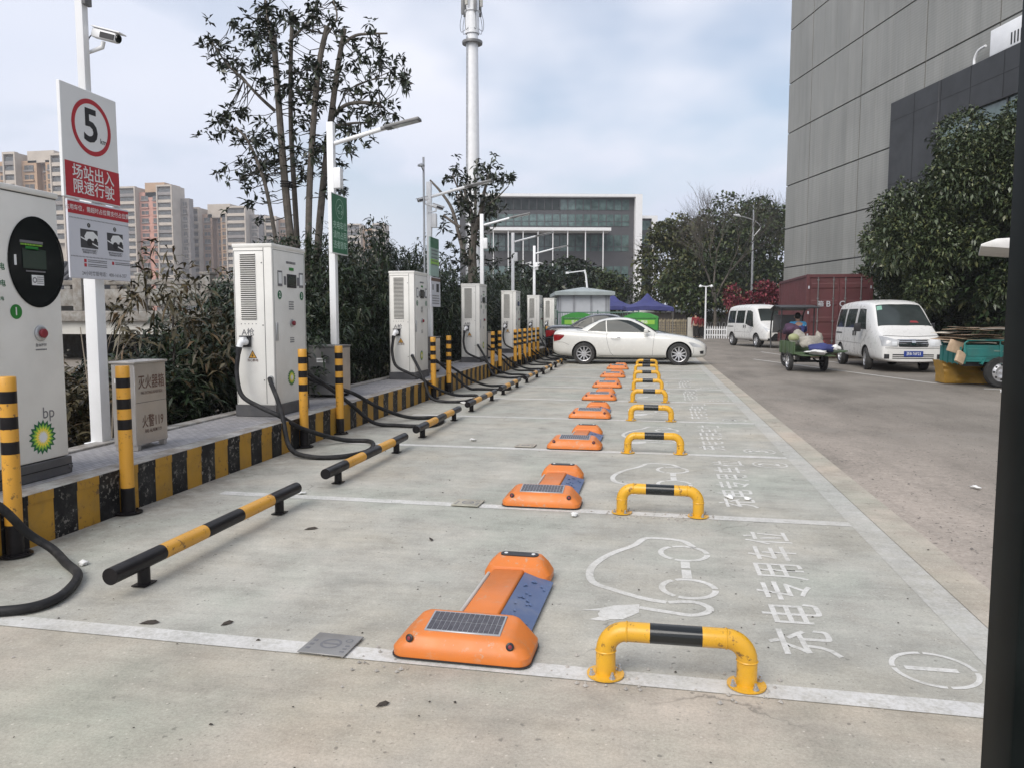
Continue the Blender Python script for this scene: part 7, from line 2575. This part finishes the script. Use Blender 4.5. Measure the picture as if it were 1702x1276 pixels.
# ---- white cabin behind the chargers
shed = thing('cabin', 'small white prefabricated cabin with grey low-pitched roof behind the farthest chargers', 'cabin', (-4.70, 40, 0), R(10))
sw = 2.55
b = MB(); b.bb((0.02, 0.02, 0), (sw, 5.2, 2.62)); b.build('wall', M['lav'], shed)
b = MB()
for x in (0, .72, 1.62, 2.40, sw):
    b.bb((x - .05, -.02, 0), (x + .05, .018, 2.62))
for y in (1.7, 3.4, 5.1):
    b.bb((-.01, y - .05, 0), (.0185, y + .05, 2.62))
b.build('post', M['shedtrim'], shed)
b = MB()
ov = .28
b.add([(-ov, -ov, 2.62), (sw + ov, -ov, 2.62), (sw + ov, 5.5, 2.62), (-ov, 5.5, 2.62), (-ov, -ov, 2.80), (sw + ov, -ov, 2.80), (sw + ov, 5.5, 2.80), (-ov, 5.5, 2.80), (sw / 2, 1.2, 3.08), (sw / 2, 4.0, 3.08)],
      [(0, 3, 2, 1), (0, 1, 5, 4), (1, 2, 6, 5), (2, 3, 7, 6), (3, 0, 4, 7), (4, 5, 8), (5, 6, 9, 8), (6, 7, 9), (7, 4, 8, 9)])
b.build('roof', M['shedroof'], shed)
b = MB()
b.tube([(1.55, 1.3, 2.9), (1.45, 1.3, 3.75), (1.38, 1.3, 4.0)], .05, 8)
b.tube([(1.38, 1.3, 3.95), (.55, 1.2, 3.85)], .03, 8); b.box((.45, 1.2, 3.84), (.16, .14, .10))
fl = b.build('floodlight_pole', M['white'], None, smooth=False)
fl.location, fl.rotation_euler = (-4.70, 40, 0), (0, 0, R(10))
tag(fl, 'short leaning white floodlight pole above the roof of the white cabin', 'light')

# ---- green wire fence
gf = thing('fence', 'thin dark green bar fence standing in front of the white cabin', 'fence', (-4.3, 35.6, 0), R(2))
b = MB()
for k in range(33):
    b.bb((k * .115, -.01, .1), (k * .115 + .02, .01, 1.72))
b.build('bars', mk('fence_green', (.10, .17, .14), .5), gf)
b = MB()
b.bb((0, -.022, 1.68), (3.75, -.0105, 1.73)); b.bb((0, -.022, .95), (3.75, -.0105, 1.0)); b.bb((0, -.022, .15), (3.75, -.0105, .20))
b.build('rail', bpy.data.materials['fence_green'], gf)
for k in range(3):
    b = MB(); b.bb((k * 1.86 - .03, .0105, 0), (k * 1.86 + .03, .06, 1.8)); b.build('post', bpy.data.materials['fence_green'], gf)

# ---- green booths with pitched covers
def booth(lab, loc, rz, clonefrom=None):
    if clonefrom:
        return clone(clonefrom, lab, loc, rz)
    t = thing('booth', lab, 'booth', loc, rz, 'bright green booths behind the parked cars')
    b = MB(); b.prism([(-.75, 1.45), (-.72, 1.52), (-.35, 1.66), (0, 1.70), (.35, 1.66), (.72, 1.52), (.75, 1.45)], -.5, .5, 'y'); b.build('roof', M['boothgreen'], t, smooth=True)
    for x in (-.70, .70):
        for y in (-.46, .46):
            b = MB(); b.bb((x - .035, y - .035, 0), (x + .035, y + .035, 1.449)); b.build('post', M['boothgreen'], t)
    b = MB(); b.bb((-.66, -.46, .9), (.66, -.44, 1.44)); pn = b.build('panel', M['boothgreen'], t)
    b = MB(); b.bb((-.6, -.468, 1.18), (.6, -.4605, 1.36)); b.build('banner', M['lgreen'], pn)
    inst('lettering', text_mesh('爱心驿站', .15, M['letter'], .01), pn, (0, -.47, 1.27), FACE_NY)
    b = MB(); b.bb((-.66, -.40, 0), (.66, .44, .899)); b.build('counter', M['lav'], t)
    return t


q = P(962, 540, 34.6)
bo = booth('bright green booth partly behind the rear of the black car', (q.x, 34.4, 0), R(4))
q = P(1066, 540, 34.6)
booth('bright green booth to the right above the windscreen of the white coupe', (q.x, 34.4, 0), R(-3), bo)

# ---- navy canopy tents
def tent(px, py_peak, Y, lab, hw, src=None):
    q = P(px, py_peak, Y)
    t = thing('canopy_tent', lab, 'tent', (q.x, Y, 0), R(8), 'navy pop-up canopy tents')
    H_ = q.z
    b = MB()
    n = 10
    vs, fs = [], []
    prof = [(0.02, H_), (.25, H_ - .42), (.55, H_ - .68), (1.0, H_ - .92)]
    for f, z in prof:
        for k in range(4 * n):
            s, u = divmod(k, n)
            u = u / n
            cs = [(-1, -1), (1, -1), (1, 1), (-1, 1)]
            a, c = cs[s], cs[(s + 1) % 4]
            x, y = (a[0] + (c[0] - a[0]) * u) * hw * f, (a[1] + (c[1] - a[1]) * u) * hw * f
            vs.append((x, y, z + (.10 * math.sin(math.pi * u) * f)))
    m4 = 4 * n
    for i in range(3):
        for k in range(m4):
            fs.append((i * m4 + k, i * m4 + (k + 1) % m4, (i + 1) * m4 + (k + 1) % m4, (i + 1) * m4 + k))
    off = 3 * m4
    for k in range(m4):
        v = vs[off + k]
        vs.append((v[0] * 1.005, v[1] * 1.005, v[2] - .24))
    for k in range(m4):
        fs.append((off + k, off + (k + 1) % m4, off + m4 + (k + 1) % m4, off + m4 + k))
    b.add(vs, fs)
    b.build('canopy', M['tent'], t, smooth=True)
    for x in (-1, 1):
        for y in (-1, 1):
            b = MB(); b.bb((x * hw * .97 - .02, y * hw * .97 - .02, 0), (x * hw * .97 + .02, y * hw * .97 + .02, H_ - .93)); b.build('leg', M['greysteel'], t)
    return t


tent(1076, 488, 50, 'navy canopy tent with sharp peak above the windscreen of the white coupe', 1.45)
tent(1018, 489, 52, 'navy canopy tent half hidden by the white cabin', 1.6)

# ---- back wall, gate, picket fence
wl2 = thing('boundary_wall', 'long grey wall with white coping behind the gate and person', 'wall', (0, 0, 0))
b = MB(); b.bb((-3, 63, 0), (9.5, 63.3, 1.85)); b.build('wall', M['aptgrey'], wl2)
b = MB(); b.prism([(62.6, 1.852), (63.7, 1.852), (63.15, 2.32)], -3.2, 9.6, 'x'); b.build('coping', M['letter'], wl2)
gt = thing('sliding_gate', 'low bronze coloured folding gate with lattice panels behind the white coupe', 'gate', (.15, 56.5, 0), R(-2))
for k in range(9):
    b = MB()
    x = k * .26
    b.bb((x, -.2, .12), (x + .05, .2, 1.38)); b.bb((x + .05, -.03, .2), (x + .26, .03, .26)); b.bb((x + .05, -.03, 1.2), (x + .26, .03, 1.30))
    for j in range(5):
        z = .36 + .2 * j
        b.add([(x + .155, -.04, z + .12), (x + .07, -.04, z), (x + .155, -.04, z - .12), (x + .24, -.04, z)], [(0, 1, 2, 3)])
    b.build('lattice_panel', M['gate'], gt)
b = MB(); b.bb((2.38, -.3, 0), (2.85, .3, 1.45)); b.build('gate_post', M['cream'], gt, bevel=.02)
gs_ = thing('gate_sign', 'small black square sign with yellow characters right of the bronze gate', 'sign', (2.95, 57.2, 0))
b = MB(); b.bb((-.03, -.03, 0), (.03, .03, 1.6)); b.build('post', M['greysteel'], gs_)
b = MB(); b.bb((-.30, -.05, 1.15), (.30, -.031, 1.95)); pn = b.build('panel', M['black'], gs_)
inst('lettering', text_mesh('入口', .22, M['lyellow'], .012), pn, (0, -.052, 1.62), FACE_NY)
pf = thing('picket_fence', 'white picket fence between the person in red and the white van', 'fence', (3.62, 54.4, 0), R(-12))
for k in range(16):
    b = MB(); x = k * .155
    b.prism([(x, .02), (x + .07, .02), (x + .07, .80), (x + .035, .90), (x, .80)], -.015, .015, 'y'); b.build('picket', M['white'], pf)
b = MB(); b.bb((0, .016, .22), (2.45, .04, .30)); b.bb((0, .016, .60), (2.45, .04, .68)); b.build('rail', M['white'], pf)
b = MB(); b.bb((2.46, -.06, 0), (2.58, .06, 1.0)); b.build('end_post', M['white'], pf)
bb_ = thing('bicycle_rack', 'row of pale hoop racks along the wall behind the picket fence', 'rack', (3.9, 59, 0))
for k in range(10):
    b = MB(); x = k * .42
    b.tube(crom([(x, 0, 0), (x, 0, .9), (x + .12, 0, 1.1), (x + .24, 0, .9), (x + .24, 0, 0)], 4), .03, 6); b.build('hoop', M['letter'], bb_)

# ---- street lamps in the distance
q = P(1172, 562, 50)
dl_ = thing('street_lamp', 'white street lamp with two short arms beside the person in red', 'street lamp', (3.55, 53.2, 0))
b = MB(); b.cyl((0, 0, 0), (0, 0, 3.55), .065, .05, 12); b.build('pole', M['white'], dl_, smooth=True)
for s in (-1, 1):
    b = MB(); b.tube([(0, 0, 3.5), (s * .25, 0, 3.55), (s * .36, 0, 3.5)], .03, 8); a = b.build('arm', M['white'], dl_)
    b = MB(); b.lathe([(.10, 0), (.11, .05), (.05, .15), (.001, .17)], 12, 0, Matrix.Translation((s * .36, 0, 3.48))); b.build('lamp_head', M['white'], a, smooth=True)
q = P(1248, 527, 62)
cl_ = thing('street_lamp', 'tall grey street lamp with a bent arm in front of the dark trees', 'street lamp', (q.x, 62, 0))
b = MB(); b.cyl((0, 0, 0), (0, 0, 9.6), .10, .06, 12); b.build('pole', M['zinc'], cl_, smooth=True)
b = MB(); b.tube(crom([(.0, 0, 7.6), (.35, 0, 8.0), (.55, 0, 8.35), (.1, 0, 8.8), (-.5, 0, 9.05), (-1.0, 0, 9.2)], 5), .035, 8); b.build('arm', M['zinc'], cl_, smooth=True)
b = MB(); b.tube([(-.95, 0, 9.15), (-1.15, 0, 9.25), (-1.5, 0, 9.3)], [.05, .13, .04], 10); b.build('lamp_head', M['lampglass'], cl_, smooth=True)

# ---- guard booth roof at the right
gb = thing('awning', 'flat white awning edge jutting out from behind the dark foreground post', 'awning', (6.08, 16.0, 0), R(-20))
b = MB(); b.prism([(0, 2.80), (0, 2.84), (.25, 2.93), (3.4, 2.99), (3.4, 2.72), (.5, 2.74)], -.3, 2.2, 'y'); b.build('roof_slab', M['awning'], gb, bevel=.01)
for y in (.0, 1.9):
    b = MB(); b.bb((2.8, y - .06, 0), (2.92, y + .06, 2.725)); b.build('column', M['greysteel'], gb)

# ================================================================ LITTER
rs = np.random.RandomState(9)


def specks(n, xr, yr, smin, smax, seed, power=1.0):
    rs = np.random.RandomState(seed)
    b = MB()
    for k in range(n):
        x = rs.uniform(*xr)
        y = yr[0] + (yr[1] - yr[0]) * rs.uniform(0, 1) ** power
        s = rs.uniform(smin, smax) * (.6 + .8 * rs.rand() ** 3)
        m = rs.randint(5, 8)
        a0 = rs.uniform(0, 6.28)
        el = rs.uniform(.35, 1.0)
        pts = []
        for q in range(m):
            a = 2 * math.pi * q / m
            r = s * rs.uniform(.6, 1.1)
            px, py = r * math.cos(a), r * el * math.sin(a)
            pts.append((x + px * math.cos(a0) - py * math.sin(a0), y + px * math.sin(a0) + py * math.cos(a0), .008))
        top = (x, y, .008 + s * rs.uniform(.25, .6))
        b.add(pts + [top], [(q, (q + 1) % m, m) for q in range(m)])
    return b


b = specks(620, (-3.9, 3.4), (1.7, 22), .003, .011, 1, 1.7)
o = b.build('dead_leaf_litter', mk('dead_leaf', (.045, .037, .03), .95, var=.4)); tag(o, 'dark crumbs and dead leaves scattered over the concrete', 'litter', kind='stuff')
b = specks(300, (-3.9, 3.4), (1.7, 20), .003, .009, 2, 1.8)
for k in range(110):                     # crumbs of broken concrete by the bolted feet
    c = [(-.16, 3.13), (.40, 3.13), (-.2, 5.84), (.36, 5.84), (.1, 5.8), (-1.2, 3.1)][k % 6]
    x, y, s = c[0] + rs.normal(0, .13), c[1] + rs.normal(-.03, .08), rs.uniform(.004, .013)
    b.add([(x - s, y, .007), (x, y - s, .007), (x + s, y, .007), (x, y + s, .007), (x, y, .007 + s)], [(0, 1, 4), (1, 2, 4), (2, 3, 4), (3, 0, 4)])
o = b.build('stone_chips', mk('stone_chip', (.36, .34, .31), .95, var=.3)); tag(o, 'pale stone chips and crumbs of concrete on the ground', 'gravel', kind='stuff')
b = specks(3600, (1.9, 7.0), (5, 17), .004, .012, 3, 1.0)
o = b.build('gravel', mk('loose_gravel', (.12, .11, .10), .95, var=.5)); tag(o, 'loose gravel on the asphalt right of the bays', 'gravel', kind='stuff')
papers = [(-3.37, 4.02, .035, 'white crumpled tissue beside the black cable at the left'), (-.55, 5.68, .035, 'white paper scrap in front of the second parking lock'), (.66, 6.51, .035, 'larger white paper scrap on the second bay lettering'), (.80, 6.47, .028, 'smaller white paper scrap on the second bay lettering'),
          (2.82, 7.26, .035, 'white paper scrap on the dusty ground near the foreground post'), (-2.11, 9.01, .035, 'white paper scrap beside the third wheel stop'), (4.46, 16.89, .0, ''), (6.95, 16.75, .07, 'white paper scrap in front of the teal cart wheel'), (-3.2, 12.9, .05, 'white paper scrap beside the cable of the second charger'), (-2.9, 6.0, .03, 'small white scrap beside the second wheel stop')]
for x, y, s, lab in papers:
    if not s:
        continue
    o = lump('paper_scrap', lab, 'paper scrap', M['paper'], (x, y, .012 + s * .2), (s * 2.2, s * 1.5, s * .8), x * 3, int(abs(x * 10) + y), sub=2, rough_=.45)
    o['group'] = 'scraps of white paper on the ground'
for x, y, s, rz, lab in [(-2.40, 3.28, .05, .3, 'dark strip of debris lying across the nearest bay line'), (-2.02, 3.34, .035, 1.0, 'dead leaf beside the nearest bay line'), (-1.44, 4.9, .04, 2.0, 'dark dead leaf in the middle of the first bay'),
                         (-2.35, 5.0, .05, .5, 'curled dark leaf right of the first wheel stop'), (-1.0, 2.72, .03, .7, 'dark leaf on the apron before the nearest parking lock')]:
    b = MB()
    b.add([(-s, 0, .008), (-s * .3, s * .35, .016), (s * .5, s * .25, .02), (s, 0, .010), (s * .4, -s * .3, .008), (-s * .4, -s * .28, .014)], [(0, 1, 4, 5), (1, 2, 4), (2, 3, 4)])
    o = b.build('dead_leaf', bpy.data.materials['dead_leaf'], None, (x, y, 0), (0, 0, rz))
    tag(o, lab, 'leaf', 'dead leaves lying on the bays')

# ================================================================ HAZE
hz = MB()
hz.bb((-420, -55, -9.5), (180, 560, 70))
m = bpy.data.materials.new('haze')
m.use_nodes = True
nt = m.node_tree
nt.nodes.clear()
o_ = nt.nodes.new('ShaderNodeOutputMaterial')
v_ = nt.nodes.new('ShaderNodeVolumePrincipled')
v_.inputs['Color'].default_value = (.86, .88, .92, 1)
v_.inputs['Density'].default_value = .0006
nt.links.new(v_.outputs[0], o_.inputs['Volume'])
tag(hz.build('haze', m), 'thin pale haze hanging over the distance', 'haze', kind='stuff')
